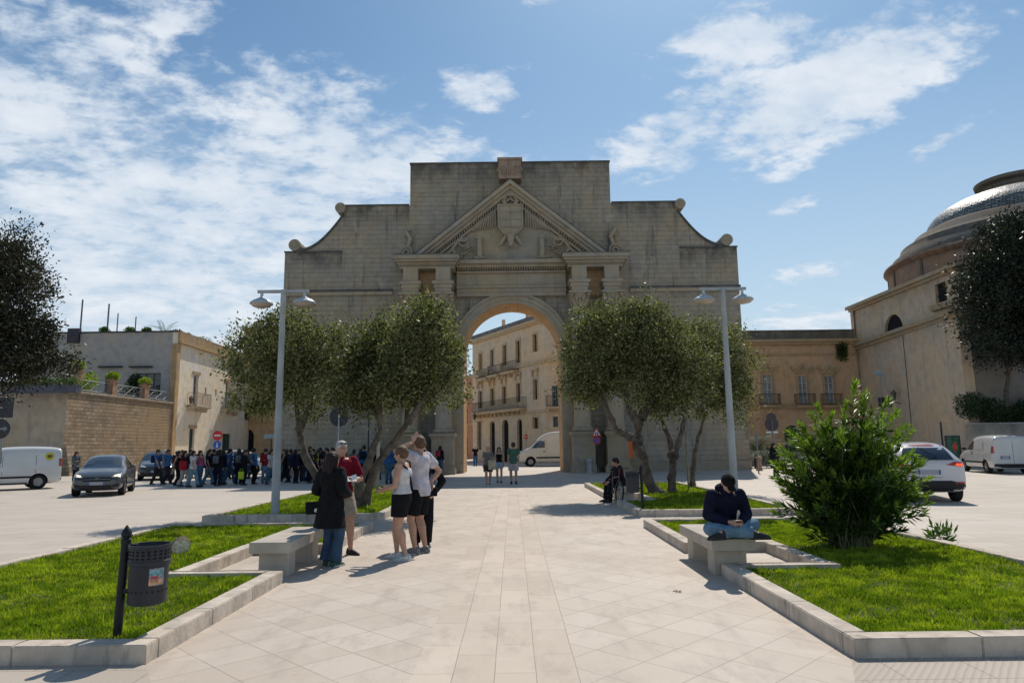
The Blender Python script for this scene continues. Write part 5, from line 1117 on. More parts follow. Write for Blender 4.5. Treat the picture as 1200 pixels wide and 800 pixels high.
def skin(k): return mat('skin_%d' % k, ((.50, .29, .20), (.42, .235, .155), (.30, .165, .10))[k], .55, .08, 12, spec=.35)
def cloth(name, c, rough=.9):
    if 'cloth_'+name in MATS: return MATS['cloth_'+name]
    m = mat('cloth_'+name, c, rough, .2, 7, spec=.15, local=True); nt = m.node_tree; b = nt.nodes['Principled BSDF']; g = N(nt, 'ShaderNodeTexCoord')
    a = noise(nt, scalev(nt, (g, 3), (1, 1, .7)), 9, 3, .5, 1.6); f = noise(nt, (g, 3), 220, 2); h = N(nt, 'ShaderNodeMath', operation='MULTIPLY_ADD'); nt.links.new(f[0].outputs[0], h.inputs[0]); h.inputs[1].default_value = .06; nt.links.new(a[0].outputs[0], h.inputs[2]); bumpn(nt, b, (h, 0), .8, .05); return m
def hairm(name, c): return mat('hair_'+name, c, .6, .45, 45, 1.0, 70, spec=.3)
class Pose:
    """joints in metres, figure faces -Y, its left is +X"""
    def __init__(s, H, female=False, pel=(0, 0, .53), lean=(0, 0), twist=0, hands=None, feet=None, epole=None, kpole=None, elbows=None, knees=None, head=(0, 0, 0), hdir=None, fyaw=(0, 0), curl=.5, hipw=None, fat=1.0):
        s.H = H; s.female = female; s.fat = fat; k = H; s.pel = Vector(pel)*k; s.curl = curl
        d = Vector((lean[0], lean[1], 1)).normalized(); s.d = d; s.neck = s.pel+d*.292*k; sv = Vector((math.cos(twist), math.sin(twist), 0)); s.s = sv; s.f = Vector((math.sin(twist), -math.cos(twist), 0)); s.f = (s.f-d*s.f.dot(d)).normalized()
        sw = (.094 if female else .107)*k; s.sh = [s.neck-d*.022*k-sv*sw, s.neck-d*.022*k+sv*sw]; hw = .050*k; s.hip = [s.pel+Vector((-hw, 0, -.012*k)), s.pel+Vector((hw, 0, -.012*k))]
        hands = hands or [(-.15, -.02, .42), (.15, -.02, .42)]; feet = feet or [(-.055, 0, .045), (.055, 0, .045)]; epole = epole or [(-.3, 1, 0), (.3, 1, 0)]; kpole = kpole or [(-.15, -1, 0), (.15, -1, 0)]
        s.el = []; s.wr = []; s.kn = []; s.an = []
        for i in (0, 1):
            e, w_ = ik(s.sh[i], Vector(hands[i])*k, .172*k, .150*k, epole[i])
            if elbows and elbows[i]: e = Vector(elbows[i])*k; w_ = Vector(hands[i])*k
            s.el.append(e); s.wr.append(w_); q, a = ik(s.hip[i], Vector(feet[i])*k, .242*k, .245*k, kpole[i])
            if knees and knees[i]: q = Vector(knees[i])*k; a = Vector(feet[i])*k
            s.kn.append(q); s.an.append(a)
        s.hd = [(Vector(hdir[i]).normalized() if hdir and hdir[i] else (s.wr[i]-s.el[i]).normalized()) for i in (0, 1)]
        yaw, pit, roll = [R(a) for a in head]; s.HM = Matrix.Rotation(yaw, 3, 'Z')@Matrix.Rotation(pit, 3, 'X')@Matrix.Rotation(roll, 3, 'Y')
        s.hc = s.neck+d*.030*k+s.HM@Vector((0, -.012*k, .052*k)); s.fy = [R(a) for a in fyaw]
TOR = [(-.055, .084, .058), (-.02, .094, .066), (.03, .094, .066), (.08, .080, .058), (.12, .076, .055), (.17, .083, .060), (.22, .095, .067), (.258, .100, .062), (.282, .075, .045), (.298, .036, .034)]
TORF = [(-.055, .088, .062), (-.02, .098, .070), (.03, .094, .066), (.08, .074, .054), (.12, .068, .050), (.17, .076, .062), (.21, .086, .070), (.25, .090, .056), (.28, .066, .040), (.296, .032, .030)]
def torso(mb, p, inf=0, t0=-1, t1=1, flare=0):
    k = p.H; T = [t for t in (TORF if p.female else TOR) if t0 <= t[0] <= t1]; n = 20; vs = []; hv = Vector((1, 0, 0))
    for t, hw, hd in T:
        q = max(0, min(1, (t+.02)/.27)); sv = hv.lerp(p.s, q).normalized(); c = p.pel+p.d*t*k; fv = sv.cross(p.d).normalized(); e = inf+flare*max(0, .1-t)
        for i in range(n): a = 2*math.pi*i/n; vs.append(c+sv*math.cos(a)*(hw*k*p.fat+e)+fv*math.sin(a)*(hd*k*p.fat+e))
    fs = [(j*n+i, j*n+(i+1) % n, (j+1)*n+(i+1) % n, (j+1)*n+i) for j in range(len(T)-1) for i in range(n)]+[tuple(range(n-1, -1, -1)), tuple((len(T)-1)*n+i for i in range(n))]
    mb.add(vs, fs)
def hand(mb, p, i):
    k = p.H; w_ = p.wr[i]; d = p.hd[i]; s_ = -1 if i == 0 else 1
    side = d.cross(Vector((s_, 0, .2))).normalized()      # across the palm, towards the thumb
    if side.y > 0: side = -side
    nrm = d.cross(side); nrm = nrm if nrm.dot(Vector((-s_, 0, -.2))) > 0 else -nrm
    pc = w_+d*.026*k; mb.ell(pc, (.0225*k, .011*k, .030*k), Matrix((side, nrm, d)).transposed(), n=12, m=8); capsule(mb, w_-d*.01*k, pc, .0145*k, .014*k, 10)
    for j, (o, ln) in enumerate(((.0165, .040), (.0055, .045), (-.0055, .042), (-.016, .033))):
        b = w_+d*.046*k+side*o*k; m1 = b+d*ln*.5*k+nrm*ln*.25*p.curl*k; m2 = m1+(d*(1-.5*p.curl)+nrm*p.curl).normalized()*ln*.5*k
        limb(mb, [b-d*.012*k, b, m1, m2], [.0055*k, .0055*k, .005*k, .004*k], 8)
    b = w_+d*.012*k+side*.018*k; m1 = b+(side*.7+d*.7)*.022*k+nrm*.006*k; limb(mb, [b-side*.01*k, b, m1, m1+(d*.9+side*.2+nrm*.3).normalized()*.020*k], [.008*k, .007*k, .006*k, .0045*k], 8)
def foot_dir(p, i): return Vector((math.sin(p.fy[i]), -math.cos(p.fy[i]), 0))
def person(label, loc, rz, p, top=None, bottom=None, hair=None, shoes='dark', sk=0, vox=.011, cat='person', group=None, face=True, extra=None):
    k = p.H; root = thing('person', label, cat, loc, rz, group); SK = skin(sk)
    mb = MB(); torso(mb, p); capsule(mb, p.neck-p.d*.03*k, p.hc-p.HM@Vector((0, -.008*k, .03*k)), .034*k, .030*k)
    M = p.HM; h = lambda x, y, z: p.hc+M@(Vector((x, y, z))*k)
    mb.ell(h(0, .010, .012), (.044*k, .053*k, .052*k), M, 18, 12); mb.ell(h(0, -.012, -.018), (.037*k, .038*k, .046*k), M, 16, 10); mb.ell(h(0, -.030, -.048), (.019*k, .017*k, .014*k), M, 10, 8)
    limb(mb, [h(0, -.044, .004), h(0, -.058, -.014)], [.005*k, .0085*k], 8); mb.ell(h(0, -.046, -.034), (.015*k, .008*k, .006*k), M, 10, 6); mb.ell(h(0, -.043, .016), (.03*k, .010*k, .006*k), M, 10, 6)
    for s in (-1, 1): mb.ell(h(s*.044, .006, -.006), (.006*k, .011*k, .017*k), M, 10, 8)
    for i in (0, 1):
        s_ = -1 if i == 0 else 1; A = (.9 if p.female else 1.0)*p.fat; S, E, W_ = p.sh[i], p.el[i], p.wr[i]
        limb(mb, [p.neck-p.d*.03*k, S, S.lerp(E, .35), S.lerp(E, .8), E, E.lerp(W_, .3), E.lerp(W_, .75), W_], [.028*k, .033*k*A, .029*k*A, .024*k*A, .0235*k*A, .025*k*A, .017*k*A, .0145*k]); hand(mb, p, i)
        Hh, K_, An = p.hip[i], p.kn[i], p.an[i]; back = (Hh-K_).normalized().cross(Vector((1, 0, 0)))
        limb(mb, [Hh, Hh.lerp(K_, .3), Hh.lerp(K_, .75), K_, K_.lerp(An, .28)+Vector((0, .006*k, 0)), K_.lerp(An, .6), K_.lerp(An, .88), An], [.056*k*p.fat, .053*k*p.fat, .038*k*p.fat, .034*k, .036*k*p.fat, .027*k, .0205*k, .021*k])
        f = foot_dir(p, i); limb(mb, [An+f*(-.018*k)+Vector((0, 0, -.022*k)), An+f*.03*k+Vector((0, 0, -.018*k)), An+f*.085*k+Vector((0, 0, -.031*k))], [.020*k, .021*k, .013*k])
    remesh('body', mb, vox, 2, SK, root, .4)
    # --- top
    if top:
        kind, cm = top[:2]; inf = top[2] if len(top) > 2 else .014; mb = MB(); low = {'tank': .03, 'tee': -.055, 'long': -.05, 'coat': -.055, 'shirt': -.055}[kind]
        torso(mb, p, inf, low, .285 if kind != 'tank' else .255, .10 if kind in ('tee', 'shirt') else .03)
        if kind == 'tank':
            for i in (0, 1): a = p.pel+p.d*.25*k; limb(mb, [p.neck-p.d*.055*k+(p.sh[i]-p.neck)*.62+p.f*.03*k, p.neck-p.d*.012*k+(p.sh[i]-p.neck)*.62, p.neck-p.d*.055*k+(p.sh[i]-p.neck)*.62-p.f*.03*k], [.020*k]*3, 10)
        else:
            for i in (0, 1):
                S, E, W_ = p.sh[i], p.el[i], p.wr[i]; e = inf
                if kind in ('tee',): c = S.lerp(E, .62); mb.tube([S, S.lerp(E, .3), c], [.037*k+e*.6, .034*k+e, .033*k+e*1.1], 14); mb.ell(S, .037*k+e*.6)
                elif kind == 'shirt': c = S.lerp(E, .85); mb.tube([S, S.lerp(E, .3), c], [.037*k+e*.6, .034*k+e, .032*k+e*1.1], 14); mb.ell(S, .037*k+e*.6)
                else:
                    limb(mb, [S, S.lerp(E, .35), S.lerp(E, .8), E], [.037*k+e*.6, .034*k+e, .029*k+e, .029*k+e*.9], 14); mb.tube([E, E.lerp(W_, .35), E.lerp(W_, .92)], [.029*k+e*.9, .028*k+e*.9, .019*k+e*.7], 14)
                limb(mb, [p.neck-p.d*.05*k, S], [.03*k, .036*k+inf*.5])
            if kind == 'coat':
                L_ = top[3] if len(top) > 3 else .2; n = 20; rings = []
                for j in range(8):
                    t = j/7; c = p.pel+Vector((0, 0, .0-t*L_*k))+p.f*(-.01*k*t); rr_ = (.098+.035*t)*k+inf; rings.append([c+Vector((math.cos(2*math.pi*i/n)*rr_*(1+.05*math.sin(5*2*math.pi*i/n)*t), math.sin(2*math.pi*i/n)*rr_*.82*(1+.06*math.cos(4*2*math.pi*i/n)*t), 0)) for i in range(n)])
                mb.add([v for r_q in rings for v in r_q], [(j*n+i, j*n+(i+1) % n, (j+1)*n+(i+1) % n, (j+1)*n+i) for j in range(7) for i in range(n)]+[tuple(range(n)), tuple(7*n+i for i in range(n))])
            if len(top) > 4 and top[4] == 'hood': mb.ell(p.neck-p.f*.045*k+p.d*.012*k, (.07*k, .05*k, .04*k)); mb.tube([p.neck+p.f*.04*k-p.d*.01*k, p.neck-p.f*.03*k+p.d*.03*k], [.04*k, .052*k])
        if kind == 'shirt' or kind == 'long' or kind == 'coat':
            mb.tube([p.neck-p.d*.03*k, p.neck+p.d*.012*k], [.05*k, .040*k], 14)
        remesh({'tank': 'tank_top', 'tee': 't_shirt', 'long': 'sweater', 'coat': 'coat', 'shirt': 'shirt'}[kind], mb, vox, 2, cm, root)
    # --- bottom
    if bottom:
        kind, cm = bottom[:2]; fr = bottom[2] if len(bottom) > 2 else 1; inf = bottom[3] if len(bottom) > 3 else .013; mb = MB(); torso(mb, p, inf*.6, -.055, .085)
        for i in (0, 1):
            Hh, K_, An = p.hip[i], p.kn[i], p.an[i]; fr_ = fr
            if kind == 'shorts':
                c = Hh.lerp(K_, fr); mb.tube([Hh, Hh.lerp(K_, .3), c], [.051*k*p.fat+inf, .054*k*p.fat+inf, .048*k*p.fat+inf*1.5], 16); mb.ell(Hh, .051*k*p.fat+inf)
            else:
                w3 = .028*k+inf*1.5 if kind == 'trousers' else .034*k+inf*2.4
                limb(mb, [Hh, Hh.lerp(K_, .3), Hh.lerp(K_, .75), K_], [.052*k*p.fat+inf, .054*k*p.fat+inf, .042*k+inf, .038*k+inf], 14)
                mb.tube([K_, K_.lerp(An, .4), K_.lerp(An, .97)], [.038*k+inf, .035*k+inf, w3], 14)
        remesh({'shorts': 'shorts', 'trousers': 'trousers', 'jeans': 'jeans', 'leggings': 'leggings'}[kind], mb, vox, 2, cm, root)
    # --- shoes
    sc = {'dark': (.02, .02, .022), 'white': (.6, .6, .58), 'grey': (.2, .21, .2), 'green': (.03, .10, .09)}[shoes]
    for i in (0, 1):
        An = p.an[i]; f = foot_dir(p, i); dn = Vector((0, 0, -1)); sd = f.cross(Vector((0, 0, 1)))
        leg = (p.an[i]-p.kn[i]).normalized()
        mb = MB(); g = An+dn*.026*k
        limb(mb, [An-f*.012*k+dn*.004*k, An-f*.022*k+dn*.022*k, An+f*.03*k+dn*.018*k, An+f*.075*k+dn*.026*k, An+f*.098*k+dn*.029*k], [.028*k, .026*k, .027*k, .021*k, .016*k], 12)
        Mx = Matrix((f, sd, dn)).transposed(); sm_ = MB(); sm_.lathe([(.0, 0), (.98, 0), (1, .3), (1, .7), (.97, 1), (0, 1)], (0, 0, 0), 20, False); mb2 = MB(); mb2.v = [g+f*.037*k+Mx@Vector((v[0]*.082*k, v[1]*.030*k, v[2]*.018*k)) for v in sm_.v]; mb2.f = sm_.f
        o = remesh('shoe', mb, vox, 2, mat('shoe_'+shoes, sc, .5, .3, 30), root); mb2.build('sole', mat('sole_pale' if shoes != 'dark' else 'sole_dark', (.5, .5, .48) if shoes != 'dark' else (.03, .03, .03), .7, .1, 10), o, smooth='auto')
    # --- hair
    if hair:
        kind, hm = hair; mb = MB()
        if kind not in ('cap', 'hat'):
            th_ = .004 if kind == 'crop' else .009
            mb.ell(h(0, .016, .022), ((.046+th_)*k, (.052+th_)*k, (.046+th_)*k), M, 18, 12); mb.ell(h(0, .034, -.004), ((.042+th_)*k, (.034+th_)*k, .042*k), M, 16, 10)
        if kind == 'long':
            for s in (-1, 0, 1):
                for a in (.0,): limb(mb, [h(s*.03, .035, .02), h(s*.038, .05, -.05), h(s*.036, .055, -.105), h(s*.028, .062, -.15-.015*(s == 0))], [.030*k, .028*k, .025*k, .012*k])
            for s in (-1, 1): limb(mb, [h(s*.045, -.002, .02), h(s*.05, .008, -.03), h(s*.052, .02, -.08)], [.012*k, .014*k, .012*k])
        if kind == 'bun': mb.ell(h(0, .066, .010), (.022*k, .022*k, .022*k), M)
        if kind == 'tail': limb(mb, [h(0, .06, .015), h(0, .085, -.01), h(0, .08, -.07)], [.014*k, .016*k, .006*k])
        if kind == 'cap':
            mb.ell(h(0, .008, .020), (.051*k, .060*k, .047*k), M, 18, 12); mb.add([h(x*.045, -.045-.035*math.cos(x*1.3), .012+zq) for zq in (0, .004) for x in [i/6-1 for i in range(13)]]+[h(x*.045, -.035, .020+zq) for zq in (0, .004) for x in [i/6-1 for i in range(13)]], [])
            mb.ell(h(0, -.062, .008), (.036*k, .035*k, .006*k), M@Matrix.Rotation(R(12), 3, 'X'), 18, 8); nmq = 'cap'
        if kind == 'hat':
            mb.ell(h(0, .008, .03), (.052*k, .058*k, .042*k), M, 16, 10); mb.ell(h(0, .006, .018), (.088*k, .092*k, .007*k), M, 20, 8)
        remesh({'cap': 'cap', 'hat': 'sun_hat'}.get(kind, 'hair'), mb, vox*.9, 2, hm, root)
        if kind == 'cap' or kind == 'hat':
            mb = MB(); mb.ell(h(0, .028, -.006), (.046*k, .036*k, .034*k), M, 14, 8); remesh('hair', mb, vox, 2, hairm('brown', (.05, .03, .02)), root)
    if face:
        for s in (-1, 1):
            o = MB().ell(h(s*.017, -.0465, .001), (.0055*k, .003*k, .003*k), M, 10, 6).build('eye', mat('eye_white', (.5, .48, .45), .3), root, smooth=True); MB().ell(h(s*.017, -.0492, .001), (.0026*k, .0012*k, .0026*k), M, 8, 5).build('iris', BLACKH, o)
        MB().ell(h(0, -.0520, -.0345), (.0125*k, .003*k, .0028*k), M, 10, 6).build('mouth', mat('lip', (.32, .12, .10), .5), root, smooth=True)
        mb = MB()
        for s in (-1, 1): limb(mb, [h(s*.008, -.052, .013), h(s*.018, -.053, .016), h(s*.027, -.049, .013)], [.0016*k]*3, 6)
        mb.build('eyebrows', hairm('brow', (.05, .035, .025)), root)
    p.h = h; p.M = M; return root
def backpack(root, p, m, name='backpack', s=1.0):
    k = p.H; c = p.pel+p.d*.185*k-p.f*(.105*k+.02); mb = MB(); f = p.f; d = p.d; sv = f.cross(d)
    mb.obox(c, sv*.075*k*s, d*.105*k*s, f*.04*k); mb.obox(c-f*.05*k-d*.03*k, sv*.055*k*s, d*.05*k*s, f*.015*k)
    for s_ in (-1, 1): q = sv*s_*.055*k; limb(mb, [c+d*.095*k+q, p.neck-d*.0*k+q+f*.01*k, p.neck-d*.06*k+q+f*.068*k, p.pel+d*.15*k+q*1.3+f*.065*k, p.pel+d*.11*k+q*1.5-f*.03*k], [.011*k]*5, 6)
    return remesh(name, mb, .014, 6, m, root)
def strap(mb, p, pts, r=.012): limb(mb, [p.pel+p.d*t*p.H+p.s*x*p.H+p.f*y*p.H for x, y, t in pts], [r]*len(pts), 8)

# ---- near group on the left
DK = cloth('black', (.012, .012, .015)); WH = cloth('white', (.62, .61, .62)); NAVY = cloth('navy', (.009, .011, .028)); JEAN = cloth('jeans', (.05, .09, .15)); LJ = cloth('light_jeans', (.14, .24, .34))
DH = hairm('dark', (.018, .010, .008)); BR_H = hairm('brown', (.05, .03, .02)); GH = hairm('white', (.50, .49, .46)); BL = hairm('blond_brown', (.13, .075, .04))
def face_to(a): return R(a)   # 0 = towards the camera, 90 = facing right(+X)
g0 = gnd(470, 656)
P1 = Pose(1.69, True, hands=[(-.09, -.16, .60), (.10, -.15, .60)], epole=[(-.5, .6, -.6), (.5, .6, -.6)], feet=[(-.05, -.055, .042), (.06, .065, .042)], head=(-8, 8, 0), fyaw=(-8, 10), fat=1.17)
w1 = person('woman in a white sleeveless top and black shorts with a thin diagonal strap', g0, R(-100), P1, ('tank', WH, .014), ('shorts', DK, .62, .018), ('bun', BL), 'white', 0)
mb = MB(); strap(mb, P1, [(.06, -.04, .268), (.072, .0, .28), (.055, .066, .25), (.0, .083, .17), (-.07, .07, .06), (-.105, .0, .01), (-.06, -.075, .06), (.01, -.078, .17), (.05, -.06, .25), (.06, -.04, .268)], .017); mb.build('strap', DK, w1, smooth=True)
g0 = gnd(492, 649)
P2 = Pose(1.80, False, hands=[(-.02, -.085, .925), (.10, -.03, .90)], epole=[(-.9, -.2, .3), (.9, .1, .1)], elbows=[(-.12, -.155, .845), None], feet=[(-.06, .02, .042), (.05, -.015, .042)], head=(-20, 16, 0), hdir=[(.2, .25, .9), (-.5, .2, .7)], fyaw=(-14, 12), curl=.3)
P2 = Pose(1.85, False, hands=[(-.125, .03, .58), (.052, -.045, .925)], elbows=[(-.245, .05, .67), (.125, -.165, .845)], feet=[(-.06, .02, .042), (.05, -.015, .042)], head=(-20, 18, 0), hdir=[(.3, .3, -.6), (-.1, .35, .9)], fyaw=(-14, 12), curl=.3)
w2 = person('tall man in a white T-shirt and black shorts holding his head', g0, R(-112), P2, ('tee', cloth('pale_grey_shirt', (.58, .55, .60)), .018), ('shorts', DK, .82, .02), ('short', BL), 'grey', 0)
MB().lathe([(.027, -.012), (.031, -.01), (.031, .01), (.027, .012)], P2.wr[1].lerp(P2.el[1], .12), 14).build('wrist_watch', WHITE, w2)
g0 = gnd(494, 641)
P5 = Pose(1.66, True, hands=[(-.16, .0, .44), (.12, -.06, .53)], elbows=[None, (.215, .04, .64)], head=(0, 0, 0))
w5 = person('person dressed all in black standing half hidden behind the man in the white T-shirt', g0, R(15), P5, ('long', DK, .016), ('trousers', DK, 1, .02), ('long', BR_H), 'dark', 0)
p = P5.wr[1]; rt = w5
def bag(label, c, sx, sy, sz, m, cat='handbag', hnd=True, rz=0, group=None):
    mb = MB(); mb.box(-sx, sx, -sy, sy, -sz, sz, min(sx, sy, sz)*.4); o = thing('bag', label, cat, c, rz, group); mb.build('bag_body', m, o, smooth='auto')
    if hnd: mb = MB(); mb.tube([(-sx*.6, 0, sz*.95), (-sx*.4, 0, sz+.12), (sx*.4, 0, sz+.12), (sx*.6, 0, sz*.95)], .008, 6); mb.build('handle', m, o)
bag('small black shoulder bag hanging at the hip of the person in black', at(507, 576, g0.y-.2), .075, .04, .07, DK)
g0 = gnd(397, 650)
P3 = Pose(1.79, False, hands=[(-.035, -.19, .635), (.045, -.17, .63)], elbows=[(-.165, -.03, .64), (.17, -.03, .64)], hdir=[(.4, -.8, .25), (-.4, -.8, .25)], feet=[(-.075, .04, .042), (.085, -.05, .042)], head=(4, 6, 0), fyaw=(-15, 20), fat=1.06, curl=.8)
CRIM = cloth('crimson', (.19, .008, .022))
w3 = person('white-haired man in a dark red shirt and beige shorts, sunglasses on his head', g0, R(32), P3, ('shirt', CRIM, .02), ('shorts', cloth('beige', (.36, .31, .24)), .85, .025), ('crop', GH), 'dark', 0)
mb = MB()
for s in (-1, 1): mb.ell(P3.h(s*.019, -.033, .050), (.028, .008, .019), P3.M@Matrix.Rotation(R(-35), 3, 'X'), 12, 7)
mb.tube([P3.h(-.04, -.028, .05), P3.h(.04, -.028, .05)], .004, 5)
for s in (-1, 1): mb.tube([P3.h(s*.045, -.024, .048), P3.h(s*.05, .02, .018)], .004, 5)
mb.build('sunglasses', mat('sunglass_black', (.01, .01, .012), .15, spec=.8), w3)
W3 = Matrix.Rotation(R(32), 3, 'Z'); q = g0+W3@((P3.wr[0]+P3.wr[1])/2+Vector((0, -.11, .03)))
o = MB().box(-.09, .09, -.004, .004, -.05, .05).add([(0, -.005, -.05), (.09, -.05, -.05), (.09, -.05, .05), (0, -.005, .05)], [(0, 1, 2, 3)]).build('paper', WHITE); o.location = q; o.rotation_euler = (R(-50), 0, R(32)); tag(o, 'white folded paper held by the man in the dark red shirt', 'paper')
g0 = gnd(386, 664)
P4 = Pose(1.62, True, hands=[(-.12, -.10, .60), (.12, -.13, .60)], epole=[(-.4, .8, -.3), (.4, .8, -.3)], head=(-10, 4, 0), feet=[(-.05, 0, .042), (.05, -.02, .042)], fyaw=(-12, 14), fat=1.08)
w4 = person('long-haired woman seen from behind in a long black coat, jeans and green trainers', g0, R(155), P4, ('coat', DK, .03, .20), ('jeans', JEAN, 1, .020), ('long', hairm('auburn', (.016, .005, .004))), 'green', 0)
qb = g0+Vector((-.25, .02, .80)); bag('black shoulder bag with a round badge carried by the woman in the black coat', qb, .11, .06, .085, DK, rz=.4, hnd=False)
mb = MB(); mb.lathe([(.03, 0), (.0, .006)], (0, 0, 0), 14); o = mb.build('badge', WHITE); o.parent = [c for c in COL.objects if c.name.startswith('bag_body')][-1]; o.location = (.03, -.062, -.03); o.rotation_euler = (R(90), 0, 0)
# ---- seated reader (cross-legged on the right bench)
bx, by, bz = 2.66, 9.05, .46
P6 = Pose(1.70, False, pel=(0, 0, .052), lean=(0, -.30), hands=[(-.035, -.215, .125), (.04, -.22, .125)], elbows=[(-.15, -.085, .165), (.15, -.085, .165)], hdir=[(.5, -.7, .05), (-.5, -.7, .05)],
          knees=[(-.165, -.15, .075), (.165, -.15, .095)], feet=[(.13, -.235, .05), (-.12, -.255, .055)], head=(0, 38, 0), fyaw=(84, -80), curl=.9)
w6 = person('man in a navy hoodie, black cap and jeans sitting cross-legged on the right bench', (bx, by, bz), R(6), P6, ('long', NAVY, .022, 0, 'hood'), ('trousers', LJ, 1, .018), ('cap', cloth('cap_black', (.01, .01, .012))), 'dark', 0)
q = Matrix.Rotation(R(6), 3, 'Z')@((P6.wr[0]+P6.wr[1])/2+Vector((0, -.075, .0))); mb = MB(); mb.box(-.035, .035, -.07, .07, -.004, .004, .003); o = mb.build('phone', mat('phone_black', (.01, .01, .012), .15)); o.location = Vector((bx, by, bz))+q; o.rotation_euler = (R(-20), 0, R(6)); tag(o, 'dark phone held in the lap of the cross-legged man on the right bench', 'phone')
# ---- man on the far bench and his bicycle
P7 = Pose(1.72, False, pel=(0, 0, .30), lean=(0, -.28), hands=[(-.09, -.26, .33), (.09, -.26, .33)], epole=[(-.5, .6, -.4), (.5, .6, -.4)], feet=[(-.06, -.28, .042), (.07, -.25, .042)], head=(0, 16, 0))
person('man in a dark maroon jacket sitting sideways on the shaded bench behind the bicycle', (3.12, 20.3, 0), R(-78), P7, ('long', cloth('dark_maroon', (.035, .012, .018)), .022), ('trousers', DK, 1, .018), ('short', DH), 'dark', 1, vox=.014)
def bicycle(label, loc, rz, lean):
    root = thing('bicycle', label, 'bicycle', loc, 0); root.rotation_euler = (0, lean, rz); r = .33
    for y in (-.52, .52):
        mb = MB(); n = 32
        mb.tube([(0, y+r*math.cos(2*math.pi*i/n), r+.004+r*.96*math.sin(2*math.pi*i/n)) for i in range(n+1)], .021, 8, False); o = mb.build('wheel', mat('tyre', (.012, .012, .013), .8), root, smooth=True)
        mb = MB()
        for i in range(18): t = 2*math.pi*i/18; mb.tube([(0, y, r), (0, y+r*.93*math.cos(t), r+r*.93*math.sin(t))], .0025, 4, False)
        mb.tube([(-.05, y, r), (.05, y, r)], .02, 8); mb.build('spokes', mat('chrome', (.5, .5, .5), .25, metal=.9), o)
    F = mat('bike_frame', (.02, .025, .035), .35, coat=.4); mb = MB(); bb = (0, .08, .29); st = (0, .2, .78); hd_ = (0, -.38, .80); hb = (0, -.40, .68)
    for a, b in ((bb, st), (bb, hb), ((0, .18, .70), (0, -.385, .76)), (bb, (0, .52, r)), ((0, .17, .66), (0, .52, r)), (hd_, (0, -.52, r)), (st, (0, .22, .9))): mb.tube([a, b], .016, 8)
    mb.build('frame', F, root, smooth='auto'); mb = MB(); mb.tube([(-.28, -.30, 1.02), (-.22, -.36, 1.0), (0, -.38, .98), (.22, -.36, 1.0), (.28, -.30, 1.02)], .012, 8); mb.tube([(0, -.38, .98), hd_], .013, 8); mb.build('handlebar', F, root)
    mb = MB(); mb.ell((0, .24, .93), (.07, .13, .03)); mb.build('saddle', DK, root, smooth=True); mb = MB(); mb.tube([(-.1, .1, .2), (-.03, .08, .29), (.03, .08, .29), (.1, .06, .38)], .009, 6); mb.obox((-.14, .1, .2), (.04, 0, 0), (0, .03, 0), (0, 0, .01)); mb.obox((.14, .06, .38), (.04, 0, 0), (0, .03, 0), (0, 0, .01)); mb.build('pedals', F, root)
bicycle('dark bicycle leaning by the shaded bench, seen from its front wheel', gnd(722, 592)+Vector((0, .6, 0)), R(9), R(6))
# ---- tourists in the gate
def mini(label, x, y, rz, p, *a, **k): return person(label, gnd(x, y), R(rz), p, *a, vox=.016, face=False, **k)
ln_ = 52/790
g = gnd(572, 568.5); PT = Pose(1.66, True, hands=[(-.13, -.06, .46), (.10, -.13, .56)], feet=[(-.04, -.06, .05), (.05, .06, .05)], fat=1.08); mini('woman in a straw sun hat and dark shorts walking out of the gate', 572, 568.5, 8, PT, ('tee', cloth('grey_pattern', (.16, .16, .17))), ('shorts', cloth('dark_olive', (.05, .05, .04)), .75, .02), ('hat', mat('straw', (.5, .33, .18), .8, .2, 40)), 'grey')
bag('cream canvas bag worn by the woman in the sun hat', gnd(577, 568.5)+Vector((0, -.16, .85)), .16, .08, .2, cloth('cream', (.48, .42, .3)), cat='bag')
PT = Pose(1.62, True, hands=[(-.13, -.02, .46), (.13, -.05, .46)], feet=[(-.04, .05, .05), (.05, -.05, .05)]); mini('young woman in a black strappy top and denim shorts between the two tourists', 585, 565.5, 5, PT, ('tank', DK), ('shorts', cloth('pale_denim', (.28, .36, .42)), .5, .018), ('long', BR_H), 'dark')
PT = Pose(1.82, False, hands=[(-.13, 0, .45), (.13, -.02, .46)], feet=[(-.05, .09, .055), (.05, -.06, .045)]); mini('man in a green T-shirt and pale shorts walking away through the gate', 602, 567, 185, PT, ('tee', cloth('dusty_green', (.07, .15, .11)), .022), ('shorts', cloth('pale_shorts', (.50, .44, .46)), .85, .025), ('short', BR_H), 'dark')
PT = Pose(1.72, False, feet=[(-.05, .03, .045), (.05, -.03, .045)]); mini('person in a navy top and blue jeans in the sunlit street beyond the gate', 557, 546, 10, PT, ('tee', NAVY), ('trousers', cloth('blue_jeans', (.05, .11, .22))), ('short', GH), 'dark')
PB = Pose(1.72, True, feet=[(-.05, .05, .045), (.05, -.05, .045)]); o = mini('person in dark clothes with a red backpack by the left gate column', 516, 556.5, 140, PB, ('long', NAVY), ('jeans', JEAN), ('long', DH), 'dark'); backpack(o, PB, cloth('red_pack', (.28, .02, .04)))
PT = Pose(1.64, True, feet=[(-.04, .0, .045), (.05, -.03, .045)]); mini('woman in a long black coat standing by the terracotta bollard at the right', 909, 557, 20, PT, ('coat', DK, .02, .3), ('trousers', DK), ('long', DH), 'dark')
PT = Pose(1.66, True, hands=[(-.06, -.16, .66), (.06, -.17, .68)], feet=[(-.04, .0, .045), (.05, -.05, .045)], head=(0, 18, 0)); mini('person in a grey jacket bending over a phone by the corner of the brown wall', 87, 564, 60, PT, ('long', cloth('blue_grey', (.10, .125, .15))), ('trousers', DK), ('long', DH), 'dark')
